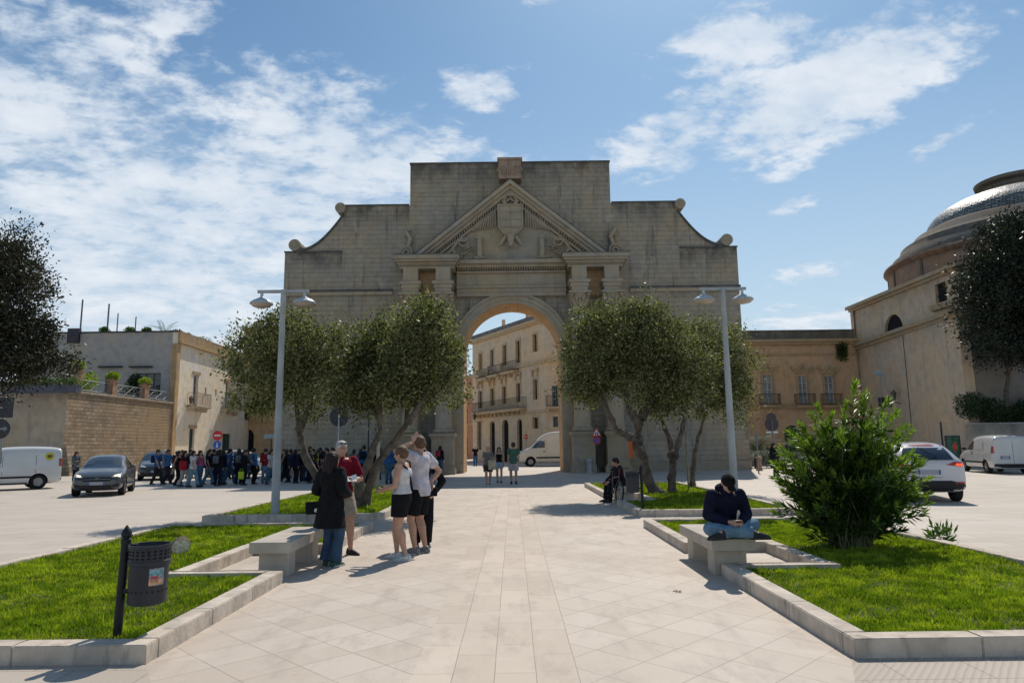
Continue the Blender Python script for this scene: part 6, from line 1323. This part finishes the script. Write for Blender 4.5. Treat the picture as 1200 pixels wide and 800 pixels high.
# ---- the crowd of students in the shade on the left
CROWD = 'students walking and standing in the gate shade'
variants = []
def variant(female, pose, tk, bk, hk, pack):
    p_ = Pose(1.70 if not female else 1.64, female, **pose); r = person('x', (0, 0, -50), 0, p_, (tk, DK, .02), (bk, DK) if bk != 'shorts' else (bk, DK, .7, .02), (hk, DH), 'dark', 1, vox=.021, face=False)
    if pack: backpack(r, p_, DK)
    return r
walkA = dict(hands=[(-.12, -.12, .50), (.12, .10, .47)], feet=[(-.04, .13, .06), (.04, -.14, .045)]); walkB = dict(hands=[(-.12, .10, .47), (.12, -.13, .52)], feet=[(-.04, -.15, .045), (.04, .14, .065)])
stand = dict(feet=[(-.05, .0, .045), (.06, -.03, .045)]); standB = dict(hands=[(-.08, -.17, .66), (.06, -.17, .62)], feet=[(-.06, .0, .045), (.07, .02, .045)], head=(10, 12, 0))
for a in ((0, walkA, 'tee', 'trousers', 'short', 1), (0, walkB, 'tee', 'jeans', 'short', 0), (1, walkA, 'tee', 'jeans', 'long', 0), (1, walkB, 'tank', 'trousers', 'long', 1), (0, stand, 'long', 'trousers', 'short', 1), (1, standB, 'long', 'jeans', 'tail', 0), (0, standB, 'tee', 'shorts', 'short', 0), (1, stand, 'long', 'trousers', 'long', 1)): variants.append(variant(*a))
CC = {n: cloth('crowd_'+n.replace(' ', '_'), c) for n, c in {'blue': (.03, .11, .27), 'bright blue': (.05, .17, .36), 'black': (.012, .012, .015), 'white': (.48, .48, .50), 'red': (.30, .02, .03), 'navy': (.012, .016, .04), 'grey': (.12, .13, .15), 'pink': (.36, .08, .16), 'pale': (.42, .40, .40), 'denim': (.05, .11, .17), 'light denim': (.14, .24, .32), 'charcoal': (.03, .03, .035), 'brown': (.10, .06, .04), 'teal': (.02, .10, .12), 'yellow': (.45, .45, .05)}.items()}
HH = [DH, BR_H, hairm('mid', (.07, .04, .022)), GH]
KD = {}
for c in COL.objects:
    if c.parent: KD.setdefault(c.parent.name, []).append(c)
def crowd(v, x, y, rz, tc, bc, label, hm=0, pk='black', sc=1.0, shoe=None, dy=0):
    r = copy_tree(variants[v], None, KD); g = gnd(x, y); r.location = (g.x, g.y+dy, 0); r.rotation_euler = (0, 0, R(rz)); r.scale = (sc, sc, sc); r['label'] = label; r['group'] = CROWD
    for c in COL.objects[-14:]:
        if c.parent != r: continue
        b = c.name.split('.')[0]; m = None
        if b in ('t_shirt', 'tank_top', 'sweater'): m = CC[tc]
        elif b in ('trousers', 'jeans', 'shorts', 'leggings'): m = CC[bc]
        elif b == 'hair': m = HH[hm]
        elif b == 'backpack': m = CC[pk]
        if m: c.material_slots[0].link = 'OBJECT'; c.material_slots[0].material = m
    return r
crowd(0, 183, 568, 85, 'blue', 'charcoal', 'man in a blue shirt with a black backpack at the head of the crowd', 1, 'navy')
crowd(4, 178, 565, 95, 'grey', 'charcoal', 'white-haired person half hidden behind the leading man in blue', 3, 'black', dy=1.2)
crowd(1, 195, 567, 85, 'bright blue', 'charcoal', 'second man in a blue T-shirt just behind the leader of the crowd', 1)
crowd(3, 208, 570, 75, 'black', 'black', 'long-haired woman in a black top and trousers left of the red bag', 0, 'black')
crowd(2, 215, 570.5, 70, 'black', 'pale', 'long-haired girl in white trousers behind a red bag', 0)
crowd(2, 225, 571, 80, 'white', 'light denim', 'girl in a white top and light jeans at the front of the crowd', 0)
crowd(3, 233, 570, 60, 'pink', 'denim', 'girl in a pinkish strappy top and blue jeans', 1, 'brown')
crowd(2, 243, 568, 80, 'navy', 'light denim', 'girl in a dark top leaning forward with a blue bag, light jeans', 0)
crowd(7, 254, 569, 175, 'black', 'navy', 'student in black seen from behind with a pale grey backpack', 0, 'grey')
crowd(4, 249, 566, 160, 'charcoal', 'navy', 'student in charcoal standing just left of the pale backpack', 1, 'black')
crowd(1, 268, 567, 120, 'blue', 'denim', 'boy in a blue T-shirt and jeans right of the pale backpack', 0)
crowd(7, 263, 567.5, 150, 'navy', 'denim', 'student with a pink backpack in the middle of the left crowd', 0, 'pink', dy=-.3)
crowd(7, 276, 568, 190, 'navy', 'navy', 'student in navy with a grey-blue backpack under the white car roof', 0, 'grey', dy=.3)
crowd(5, 285, 568, 100, 'black', 'black', 'girl in black beside the hanging yellow bag', 1)
crowd(4, 296, 567, 140, 'bright blue', 'black', 'student in a pale blue jacket facing away near the arched doorway', 0, 'grey')
crowd(6, 302, 565, 10, 'navy', 'charcoal', 'bare-legged boy in dark shorts before the arched doorway', 1, dy=1)
crowd(5, 310, 566, 30, 'red', 'light denim', 'girl in a red top and light jeans standing left of the lamp post', 0)
crowd(2, 317, 568, 60, 'pale', 'denim', 'girl in a pale top stepping out just left of the lamp post', 0)
dark = 'dark-clothed student standing in the shaded crowd right of the lamp post'
drng = random.Random(5)
xs_d = [334, 339, 345, 350, 356, 361, 366, 372, 377, 383, 389, 395, 426, 432, 437, 455, 463]
lab_d = ['girl in black with bare arms first to the right of the lamp post', 'boy in a charcoal sweater second to the right of the lamp post', 'student in navy with a black backpack left of the split olive trunk', 'tall student in black seen through the fork of the left olive trunk', 'girl in brown seen just right of the left olive trunk', 'short girl in black with a tied-up tail of hair behind the left olive trunk', 'boy with a yellowish backpack beside the left olive trunk', 'student in dark teal halfway between the trunk and the man in dark red', 'girl in black with light jeans near the man in dark red', 'boy in charcoal just left of the man in dark red', 'student in light blue whose shoulder shows behind the man in dark red', 'student in black behind the head of the man in dark red', 'tall student in a bright blue jacket seen right of the man in dark red', 'second student in a blue jacket left of the pale pole', 'student in black between the pale pole and the blue jackets', 'student in blue seen behind the woman in white', 'student in dark clothes seen between the woman and man in white']
cols = [('black', 'black'), ('charcoal', 'navy'), ('navy', 'black'), ('black', 'charcoal'), ('brown', 'denim'), ('black', 'navy'), ('charcoal', 'black'), ('teal', 'navy'), ('black', 'light denim'), ('charcoal', 'charcoal'), ('bright blue', 'black'), ('black', 'black'), ('blue', 'navy'), ('blue', 'charcoal'), ('black', 'denim'), ('blue', 'denim'), ('black', 'black')]
for i, x in enumerate(xs_d):
    crowd([3, 4, 7, 4, 5, 5, 0, 4, 2, 6, 1, 7, 4, 7, 5, 4, 7][i], x, 566.5-drng.uniform(0, 3.5), drng.uniform(20, 340), cols[i][0], cols[i][1], lab_d[i], drng.choice([0, 0, 1]), 'yellow' if i == 6 else drng.choice(['black', 'navy', 'charcoal']), 1.05 if i == 12 else drng.uniform(.94, 1.03))
# indistinguishable back rows: shared label and group
for i in range(26):
    x = 192+i*10.6+drng.uniform(-3, 3); r = crowd(drng.choice([4, 5, 7, 3, 0, 6]), x, 560.5+drng.uniform(-1.2, 1.5), drng.uniform(0, 360), drng.choice(['black', 'navy', 'charcoal', 'black', 'grey', 'blue']), drng.choice(['black', 'navy', 'denim', 'charcoal']), 'dark silhouette of a student in the back rows of the shaded crowd', drng.choice([0, 0, 1, 2]), drng.choice(['black', 'navy', 'charcoal', 'grey']), drng.uniform(.95, 1.05)); r['group'] = 'back rows of the crowd'
for v in variants:
    for c in KD[v.name]:
        for d_ in KD.get(c.name, []): bpy.data.objects.remove(d_)
        bpy.data.objects.remove(c)
    bpy.data.objects.remove(v)
bag('red shoulder bag at the hip of the long-haired girl in white trousers', gnd(217, 570.5)+Vector((0, -.28, .95)), .17, .08, .2, CC['red'], 'bag')
bag('bright yellow-green bag hanging low among the crowd', gnd(285, 568)+Vector((0, -.3, .45)), .12, .06, .17, mat('yellow_bag', (.5, .62, .04), .6), 'bag')
bag('royal blue bag carried by the girl leaning forward in the crowd', gnd(238, 568)+Vector((0, -.28, .95)), .14, .07, .18, mat('blue_bag', (.03, .08, .35), .6), 'bag')
# ------------------------------------------------------------------ vehicles
TYRE = mat('tyre', (.012, .012, .013), .8); RIM = mat('alloy_rim', (.30, .31, .32), .35, .1, 4, metal=.7); PLAS = mat('black_plastic', (.02, .02, .022), .6, .1, 5); CGL = mat('car_glass', (.018, .024, .03), .05, .1, 2, spec=.9, coat=1)
LH = mat('headlight_glass', (.5, .5, .48), .15, .3, 12, spec=.8, coat=1); RL = mat('rear_light', (.42, .02, .02), .2, .2, 8, coat=.8); PLT = mat('number_plate', (.33, .35, .40), .4, .05, 3); WELL = mat('wheel_well', (.006, .006, .006), .95)
HLON = mat('lit_headlight', (.9, .75, .5), .3)
HLON.node_tree.nodes['Principled BSDF'].inputs['Emission Color'].default_value = (1, .72, .4, 1); HLON.node_tree.nodes['Principled BSDF'].inputs['Emission Strength'].default_value = 1.2
RLON = mat('lit_brake_light', (.7, .05, .02), .3); RLON.node_tree.nodes['Principled BSDF'].inputs['Emission Color'].default_value = (1, .12, .03, 1); RLON.node_tree.nodes['Principled BSDF'].inputs['Emission Strength'].default_value = 1.0
def interp(T, y):
    for (a, *va), (b, *vb) in zip(T, T[1:]):
        if a <= y <= b: t = (y-a)/(b-a+1e-9); t = t*t*(3-2*t) if False else t; return [p+(q-p)*t for p, q in zip(va, vb)]
    return list(T[-1][1:]) if y > T[-1][0] else list(T[0][1:])
def vehicle(label, cat, name, loc, rz, col, T, wheels, wr, W, parts, coat=.6, group=None):
    """T: stations along y (front at -y): (y, z_bottom, z_belt, z_top, half_width, half_top_width)."""
    root = thing(name, label, cat, loc, rz, group); PM = paint('paint_'+name+('%02d' % (len(MATS) % 97)), col, coat=coat)
    ys = [t[0] for t in T]; rows = []
    for t in T:
        y, zb, zl, zt, hw, tw = t; q = min(1, max(.15, (zt-zl)/.3))
        rows.append([(0, zb), (hw*.6, zb), (hw*.93, zb+.03), (hw*.99, zb+.16), (hw, zb+(zl-zb)*.55), (hw*.985, zl-.10), (hw*.955, zl), (tw+(hw*.955-tw)*.12, zt-.09*q), (tw*.86, zt-.012), (tw*.45, zt+.012*q), (0, zt+.018*q)])
    m = len(rows[0]); vs = []; full = 2*m-2
    for t, rw in zip(T, rows):
        ring = rw+[(-x, z) for x, z in rw[-2:0:-1]]; vs += [(x, t[0], z) for x, z in ring]
    fs = [(j*full+i, (j+1)*full+i, (j+1)*full+(i+1) % full, j*full+(i+1) % full) for j in range(len(T)-1) for i in range(full)]+[tuple(range(full)), tuple((len(T)-1)*full+i for i in range(full-1, -1, -1))]
    me = bpy.data.meshes.new('body'); me.from_pydata(vs, [], fs); me.update(); o = bpy.data.objects.new('body', me); COL.objects.link(o)
    bm = bmesh.new(); bm.from_mesh(me); bmesh.ops.recalc_face_normals(bm, faces=bm.faces[:]); bm.to_mesh(me); bm.free()
    s = o.modifiers.new('s', 'SUBSURF'); s.levels = 2; s.render_levels = 2
    bpy.context.view_layer.update(); me0 = bpy.data.meshes.new_from_object(o.evaluated_get(bpy.context.evaluated_depsgraph_get())); bvh = BVHTree.FromPolygons([v.co.copy() for v in me0.vertices], [tuple(p.vertices) for p in me0.polygons])
    cut = MB()
    for y in wheels:
        for sgn in (-1, 1):
            c = MB(); c.lathe([(wr*1.13, -.2), (wr*1.13, .25)], (0, 0, 0), 28); cut.add([(sgn*(W-.1)+v[2]*sgn, y+v[0], wr+.02+v[1]) for v in c.v], c.f if sgn > 0 else [f[::-1] for f in c.f])
    cme = bpy.data.meshes.new('cut'); cme.from_pydata(cut.v, [], cut.f); co = bpy.data.objects.new('cut', cme); COL.objects.link(co)
    bm = bmesh.new(); bm.from_mesh(cme); bmesh.ops.recalc_face_normals(bm, faces=bm.faces[:]); bm.to_mesh(cme); bm.free(); cme.materials.append(WELL)
    b = o.modifiers.new('b', 'BOOLEAN'); b.object = co; b.operation = 'DIFFERENCE'; b.solver = 'EXACT'
    try: b.material_mode = 'TRANSFER'
    except Exception: pass
    bpy.context.view_layer.update(); o.data.materials.append(PM); me2 = bpy.data.meshes.new_from_object(o.evaluated_get(bpy.context.evaluated_depsgraph_get())); bpy.data.objects.remove(o); bpy.data.objects.remove(co)
    if len(me2.materials) < 2: me2.materials.append(WELL)
    o = link('body', me2, None, root, 'auto')
    def proj(axis, poly, nm_, mt, off=.004, sgn=1, parent=None, sub=3):
        bm = bmesh.new(); f = bm.faces.new([bm.verts.new((a, b_, 0)) for a, b_ in poly]); bmesh.ops.triangulate(bm, faces=bm.faces[:]); bmesh.ops.subdivide_edges(bm, edges=bm.edges[:], cuts=sub, use_grid_fill=True)
        for v in bm.verts:
            a, b_ = v.co.x, v.co.y
            if axis == 'x': org, d = Vector((sgn*3, a, b_)), Vector((-sgn, 0, 0))
            elif axis == 'y': org, d = Vector((a, sgn*6, b_)), Vector((0, -sgn, 0))
            else: org, d = Vector((a, b_, 5)), Vector((0, 0, -1))
            h, nn_, _, _ = bvh.ray_cast(org, d)
            if h is None: h = bvh.find_nearest(Vector((sgn*W, a, b_)) if axis == 'x' else Vector((a, sgn*abs(ys[0]), b_)))[0]
            v.co = h-d*off
        bmesh.ops.recalc_face_normals(bm, faces=bm.faces[:]); mq = bpy.data.meshes.new(nm_); bm.to_mesh(mq); bm.free(); return link(nm_, mq, mt, parent or root, True)
    parts(proj, root)
    for y in wheels:
        for sgn in (-1, 1):
            c = MB(); c.lathe([(wr*.62, -.1), (wr*.9, -.11), (wr, -.08), (wr, .08), (wr*.9, .11), (wr*.64, .10)], (0, 0, 0), 28, False); q = MB(); X = sgn*(W-.13); q.v = [(X+v[2]*sgn, y+v[0], wr+.003+v[1]) for v in c.v]; q.f = c.f; t_ = q.build('wheel', TYRE, root, smooth='auto')
            q = MB(); c = MB(); c.lathe([(wr*.64, .07), (wr*.6, .085), (wr*.52, .05), (wr*.2, .05), (wr*.16, .08), (0.001, .08)], (0, 0, 0), 28, False); q.v = [(X+v[2]*sgn, y+v[0], wr+.003+v[1]) for v in c.v]; q.f = c.f
            for k in range(5): a = 2*math.pi*k/5; q.obox((X+sgn*.075, y+wr*.37*math.cos(a), wr+wr*.37*math.sin(a)), (.012, 0, 0), (0, wr*.24*math.cos(a), wr*.24*math.sin(a)), (0, -wr*.06*math.sin(a), wr*.06*math.cos(a)))
            q.build('rim', RIM, t_, smooth='auto')
    return root, proj
def place(r, lp, x, y):
    g = gnd(x, y); q = Matrix.Rotation(r.rotation_euler.z, 3, 'Z')@Vector((lp[0]*r.scale[0], lp[1]*r.scale[1], 0)); r.location = (g.x-q.x, g.y-q.y, 0)
def plate(proj, sgn, z, w_=.26, h_=.055, x=0): 
    o = proj('y', [(x-w_, z-h_), (x+w_, z-h_), (x+w_, z+h_), (x-w_, z+h_)], 'number_plate', PLT, .012, sgn, sub=1)
    for s in (-1, 1): proj('y', [(x+s*w_*.9-.02, z-h_), (x+s*w_*.9+.02, z-h_), (x+s*w_*.9+.02, z+h_), (x+s*w_*.9-.02, z+h_)], 'blue_band', BLUE, .0145, sgn, o, 1)
def mirror(root, x, y, z, m):
    for s in (-1, 1): mb = MB(); mb.ell((s*x, y, z), (.11, .06, .075), n=12, m=8); mb.tube([(s*(x-.16), y, z-.06), (s*x, y, z-.03)], .025, 6); mb.build('mirror', m, root, smooth=True)
def rect(a, b, c, d): return [(a, c), (b, c), (b, d), (a, d)]
# -- small hatchback (front towards -y)
HT = [(-2.0, .30, .55, .60, .62, .50), (-1.93, .22, .66, .72, .76, .62), (-1.6, .19, .78, .86, .83, .68), (-1.0, .18, .90, .98, .855, .70), (-.80, .18, .92, 1.04, .86, .68), (-.15, .18, .94, 1.42, .865, .60), (.4, .18, .95, 1.485, .865, .60), (1.1, .18, .98, 1.46, .86, .59), (1.6, .2, 1.0, 1.36, .85, .57), (1.88, .24, 1.0, 1.10, .80, .62), (1.98, .32, .90, .96, .72, .58)]
def hatch_parts(lit, front=True):
    def f(proj, root):
        wind = [(-.60, 1.0), (.60, 1.0), (.50, 1.37), (-.50, 1.37)]; proj('y', wind, 'windscreen', CGL, .006, -1)
        proj('y', [(-.52, 1.04), (.52, 1.04), (.46, 1.34), (-.46, 1.34)], 'rear_window', CGL, .006, 1)
        for s in (-1, 1):
            proj('x', [(-.55, 1.0), (.38, 1.01), (.38, 1.38), (-.12, 1.36)], 'side_window', CGL, .005, s); proj('x', [(.45, 1.01), (1.3, 1.05), (1.25, 1.36), (.45, 1.39)], 'side_window', CGL, .005, s)
            proj('x', rect(-1.1, 1.2, .22, .3), 'sill_trim', PLAS, .006, s); proj('x', rect(.405, .425, .3, 1.0), 'door_seam', BLACKH, .004, s); proj('x', rect(.1, .3, .84, .87), 'door_handle', PLAS, .012, s)
            proj('y', [(s*.45, .68), (s*.76, .70), (s*.80, .84), (s*.52, .76)], 'headlight', LH, .012, -1); proj('y', [(s*.52, .71), (s*.66, .72), (s*.68, .78), (s*.54, .76)], 'lit_lamp', HLON if lit else LH, .018, -1, sub=2)
            proj('y', [(s*.46, .32), (s*.70, .34), (s*.72, .46), (s*.50, .42)], 'fog_lamp_recess', PLAS, .008, -1); proj('y', [(s*.55, .80), (s*.76, .80), (s*.76, 1.02), (s*.62, 1.02)], 'rear_light', RL, .01, 1)
        g = proj('y', [(-.42, .54), (.42, .54), (.52, .70), (-.52, .70)], 'grille', PLAS, .010, -1); proj('y', rect(-.44, .44, .605, .63), 'chrome_bar', RIM, .016, -1, g, 2); proj('y', [(.07*math.cos(a*.628), .64+.045*math.sin(a*.628)) for a in range(10)], 'badge', RIM, .02, -1, g, 1)
        proj('y', [(-.5, .27), (.5, .27), (.45, .42), (-.45, .42)], 'lower_intake', PLAS, .008, -1); plate(proj, -1, .47); plate(proj, 1, .55)
        mb = MB()
        for s in (-1, 1): mb.tube([(s*.55-.5, -.83, 1.04), (s*.3, -.68, 1.12)], .008, 4)
        mb.build('wipers', PLAS, root)
    return f
g = (gnd(83, 581)+gnd(143, 579.5))/2
r, _ = vehicle('small dark grey hatchback with lit headlights driving towards the viewer at left', 'car', 'hatchback', (g.x+.25, g.y+1.95, 0), R(22), (.055, .06, .068), HT, (-1.25, 1.28), .31, .865, hatch_parts(True)); place(r, (0, -1.25), 116, 580.5); mirror(r, .95, -.45, 1.02, MATS[[k for k in MATS if k.startswith('paint_hatchback')][-1]])
g = gnd(176, 570)
r, _ = vehicle('dark blue-black car partly hidden by the leading walkers of the crowd', 'car', 'parked_car', (g.x+.3, g.y+3.2, 0), R(26), (.018, .024, .035), HT, (-1.25, 1.28), .31, .865, hatch_parts(False)); r.scale = (1.05, 1.05, 1.05); place(r, (-.8, -1.25), 162, 563)
g = gnd(275, 556)
r, _ = vehicle('pale silver car whose roof shows above the crowd near the arched doorway', 'car', 'parked_car', (g.x, g.y+1.5, 0), R(80), (.45, .46, .46), HT, (-1.25, 1.28), .31, .865, hatch_parts(False)); r.scale = (1, 1, 1.06)
# -- compact cargo van
VT_ = [(-2.15, .34, .62, .68, .66, .52), (-2.08, .25, .74, .82, .82, .66), (-1.75, .22, .90, .98, .89, .72), (-1.25, .21, 1.02, 1.10, .905, .74), (-1.05, .21, 1.05, 1.18, .91, .74), (-.45, .21, 1.08, 1.70, .915, .74), (.1, .21, 1.10, 1.84, .92, .76), (1.2, .21, 1.12, 1.86, .92, .77), (2.0, .22, 1.12, 1.82, .915, .77), (2.18, .26, 1.12, 1.76, .90, .76), (2.22, .34, 1.10, 1.66, .87, .74)]
def van_parts(badge, rearwin=False):
    def f(proj, root):
        proj('y', [(-.66, 1.16), (.66, 1.16), (.58, 1.62), (-.58, 1.62)], 'windscreen', CGL, .006, -1)
        for s in (-1, 1):
            proj('x', [(-.85, 1.14), (-.02, 1.15), (-.02, 1.60), (-.40, 1.60)], 'side_window', CGL, .006, s)
            proj('x', rect(.02, .035, .35, 1.7), 'door_seam', BLACKH, .004, s); proj('x', rect(-.95, -.94, .4, 1.1), 'door_seam', BLACKH, .004, s); proj('x', rect(1.22, 1.235, .5, 1.7), 'door_seam', BLACKH, .004, s)
            proj('x', rect(-.95, 1.1, .50, .58), 'rubbing_strip', PLAS, .02, s, sub=4); proj('x', rect(-.14, -.05, .90, 1.06), 'door_handle', PLAS, .015, s, sub=1)
            proj('x', rect(.12, 1.12, 1.16, 1.62), 'pressed_panel', MATS[[k for k in MATS if k.startswith('paint_')][-1]], .010, s)
            proj('x', rect(-1.1, .95, .22, .30), 'sill_trim', PLAS, .006, s)
            proj('y', [(s*.50, .76), (s*.82, .78), (s*.84, 1.0), (s*.62, .92)], 'headlight', LH, .012, -1); proj('y', rect(s*.80, s*.885, .98, 1.32), 'rear_light', RL, .012, 1); proj('x', rect(2.08, 2.19, .98, 1.32), 'rear_light', RL, .010, s, sub=1)
        proj('y', rect(-.5, .5, .60, .76), 'grille', PLAS, .010, -1); proj('y', rect(-.84, .84, .30, .48), 'rear_bumper', PLAS, .03, 1, sub=4); proj('y', rect(-.8, .8, .28, .45), 'front_bumper', PLAS, .03, -1, sub=4)
        proj('y', rect(-.006, .006, .5, 1.72), 'door_seam', BLACKH, .006, 1); plate(proj, 1, .78, .2, .08, -.33 if not rearwin else .35); plate(proj, -1, .52)
        if badge:
            o = proj('x', [(1.72+.17*math.cos(a*.449), 1.42+.17*math.sin(a*.449)) for a in range(14)], 'round_badge', mat('badge_yellow', (.62, .55, .03), .4), .014, 1, sub=1); q = proj('x', [(1.72+.10*math.cos(a*.9), 1.42+.07*math.sin(a*.9)) for a in range(7)], 'badge_mark', mat('badge_dark', (.12, .12, .03), .5), .018, 1, o, 1)
            for a in range(4): proj('x', rect(1.60, 1.84, 1.34+.045*a, 1.352+.045*a), 'badge_line', MATS['badge_dark'], .020, 1, o, 1)
    return f
g = gnd(47, 573.5)
r, _ = vehicle('white compact cargo van with a round yellow logo driving out of the left edge', 'van', 'cargo_van', (g.x-1.25, g.y+.95, 0), R(-48), (.62, .63, .62), VT_, (-1.32, 1.36), .315, .92, van_parts(True)); mirror(r, 1.03, -.72, 1.2, PLAS); place(r, (.9, 1.36), 44, 573)
# badge on the side facing the viewer
g2 = gnd(1160, 554)
r2, _ = vehicle('white compact van parked by the garden wall at right, seen from its rear corner', 'van', 'cargo_van', (g2.x-.05, g2.y+2.0, 0), R(167), (.56, .56, .55), VT_, (-1.32, 1.36), .315, .92, van_parts(False, True)); place(r2, (.9, 1.36), 1156, 554.5); mirror(r2, 1.03, -.72, 1.2, PLAS)
# -- white crossover seen from behind (faces away)
XT = [(-2.15, .36, .66, .72, .66, .52), (-2.05, .27, .80, .88, .82, .66), (-1.6, .24, .95, 1.02, .89, .70), (-1.0, .24, 1.02, 1.12, .90, .72), (-.8, .24, 1.04, 1.2, .905, .70), (-.1, .24, 1.06, 1.54, .91, .64), (.5, .24, 1.07, 1.59, .91, .64), (1.3, .24, 1.09, 1.56, .905, .63), (1.75, .25, 1.10, 1.46, .90, .60), (2.0, .28, 1.08, 1.18, .88, .68), (2.12, .36, .98, 1.06, .83, .66)]
def cross_parts(proj, root):
    proj('y', [(-.62, 1.12), (.62, 1.12), (.50, 1.44), (-.50, 1.44)], 'rear_window', CGL, .022, 1); proj('y', rect(-.48, .48, 1.475, 1.53), 'spoiler_light', mat('spoiler_red', (.25, .01, .03), .3), .014, 1, sub=3)
    proj('y', [(-.64, 1.14), (.64, 1.14), (.55, 1.5), (-.55, 1.5)], 'windscreen', CGL, .008, -1)
    for s in (-1, 1):
        proj('x', [(-.55, 1.13), (.4, 1.14), (.4, 1.49), (-.05, 1.48)], 'side_window', CGL, .006, s); proj('x', [(.46, 1.14), (1.45, 1.2), (1.3, 1.47), (.46, 1.5)], 'side_window', CGL, .006, s); proj('x', rect(-1.9, 2.0, .26, .42), 'side_cladding', PLAS, .012, s, sub=4)
        o = proj('y', [(s*.40, .99), (s*.86, .93), (s*.88, 1.06), (s*.62, 1.07)], 'rear_light', RL, .014, 1); proj('x', [(1.78, .96), (2.06, .93), (2.06, 1.04), (1.8, 1.08)], 'rear_light', RL, .012, s, sub=1)
        proj('y', [(s*.62, .975), (s*.86, .945), (s*.87, 1.02), (s*.66, 1.03)], 'lit_lamp', RLON, .02, 1, o, 2); proj('y', rect(s*.6, s*.82, .50, .55), 'reflector', RL, .02, 1, sub=1)
    proj('y', [(-.84, .30), (.84, .30), (.84, .48), (.5, .58), (-.5, .58), (-.84, .48)], 'rear_bumper', PLAS, .02, 1, sub=4); plate(proj, 1, .80, .27, .06)
    proj('y', rect(-.3, .3, .66, .67), 'tailgate_seam', BLACKH, .006, 1); mb = MB(); mb.tube([(.2, 2.0, 1.45), (-.25, 2.05, 1.15)], .012, 5); mb.build('wiper', PLAS, root)
g = gnd(1090, 588)
r, _ = vehicle('white crossover car with glowing brake light driving away behind the oleander', 'car', 'crossover_car', (g.x, g.y+2.1, 0), R(164), (.58, .58, .60), XT, (-1.3, 1.32), .34, .91, cross_parts); place(r, (0, 1.9), 1090, 588.5)
mirror(r, 1.0, -.45, 1.12, PLAS)
# -- large high-roof van in the street beyond the gate
BT = [(-2.9, .38, .75, .85, .80, .66), (-2.82, .30, .90, 1.0, .95, .76), (-2.5, .27, 1.10, 1.22, 1.0, .82), (-2.1, .26, 1.25, 1.40, 1.01, .84), (-1.85, .26, 1.30, 1.55, 1.02, .84), (-1.25, .26, 1.35, 2.10, 1.02, .84), (-.9, .26, 1.38, 2.40, 1.02, .86), (-.3, .26, 1.40, 2.68, 1.02, .88), (1, .26, 1.42, 2.74, 1.02, .9), (2.6, .26, 1.42, 2.72, 1.02, .9), (2.85, .3, 1.4, 2.66, 1.0, .88), (2.9, .4, 1.36, 2.55, .97, .86)]
def bigvan_parts(proj, root):
    proj('y', [(-.75, 1.45), (.75, 1.45), (.68, 2.05), (-.68, 2.05)], 'windscreen', CGL, .008, -1)
    for s in (-1, 1):
        proj('x', [(-1.75, 1.42), (-.72, 1.45), (-.72, 1.98), (-1.25, 1.98)], 'side_window', CGL, .008, s); proj('x', rect(-.62, -.605, .5, 2.1), 'door_seam', BLACKH, .005, s); proj('x', rect(-1.4, 1.6, .62, .74), 'rubbing_strip', PLAS, .02, s, sub=4); proj('x', rect(-.85, -.7, 1.12, 1.2), 'door_handle', PLAS, .015, s, sub=1)
        proj('x', rect(.72, .735, .5, 2.5), 'door_seam', BLACKH, .005, s); proj('y', [(s*.55, .95), (s*.9, 1.0), (s*.9, 1.25), (s*.68, 1.15)], 'headlight', LH, .014, -1)
    proj('y', rect(-.55, .55, .7, .95), 'grille', PLAS, .012, -1); proj('y', rect(-.85, .85, .32, .55), 'front_bumper', PLAS, .03, -1, sub=4)
g = gnd(641, 546)
r, _ = vehicle('large white high-roof van crossing behind the right jamb of the gate', 'van', 'delivery_van', (g.x+2.2, g.y+1.1, 0), R(-86), (.60, .58, .54), BT, (-1.85, 1.75), .36, 1.02, bigvan_parts); place(r, (.98, -1.85), 622, 546.5); mirror(r, 1.15, -1.55, 1.55, PLAS)
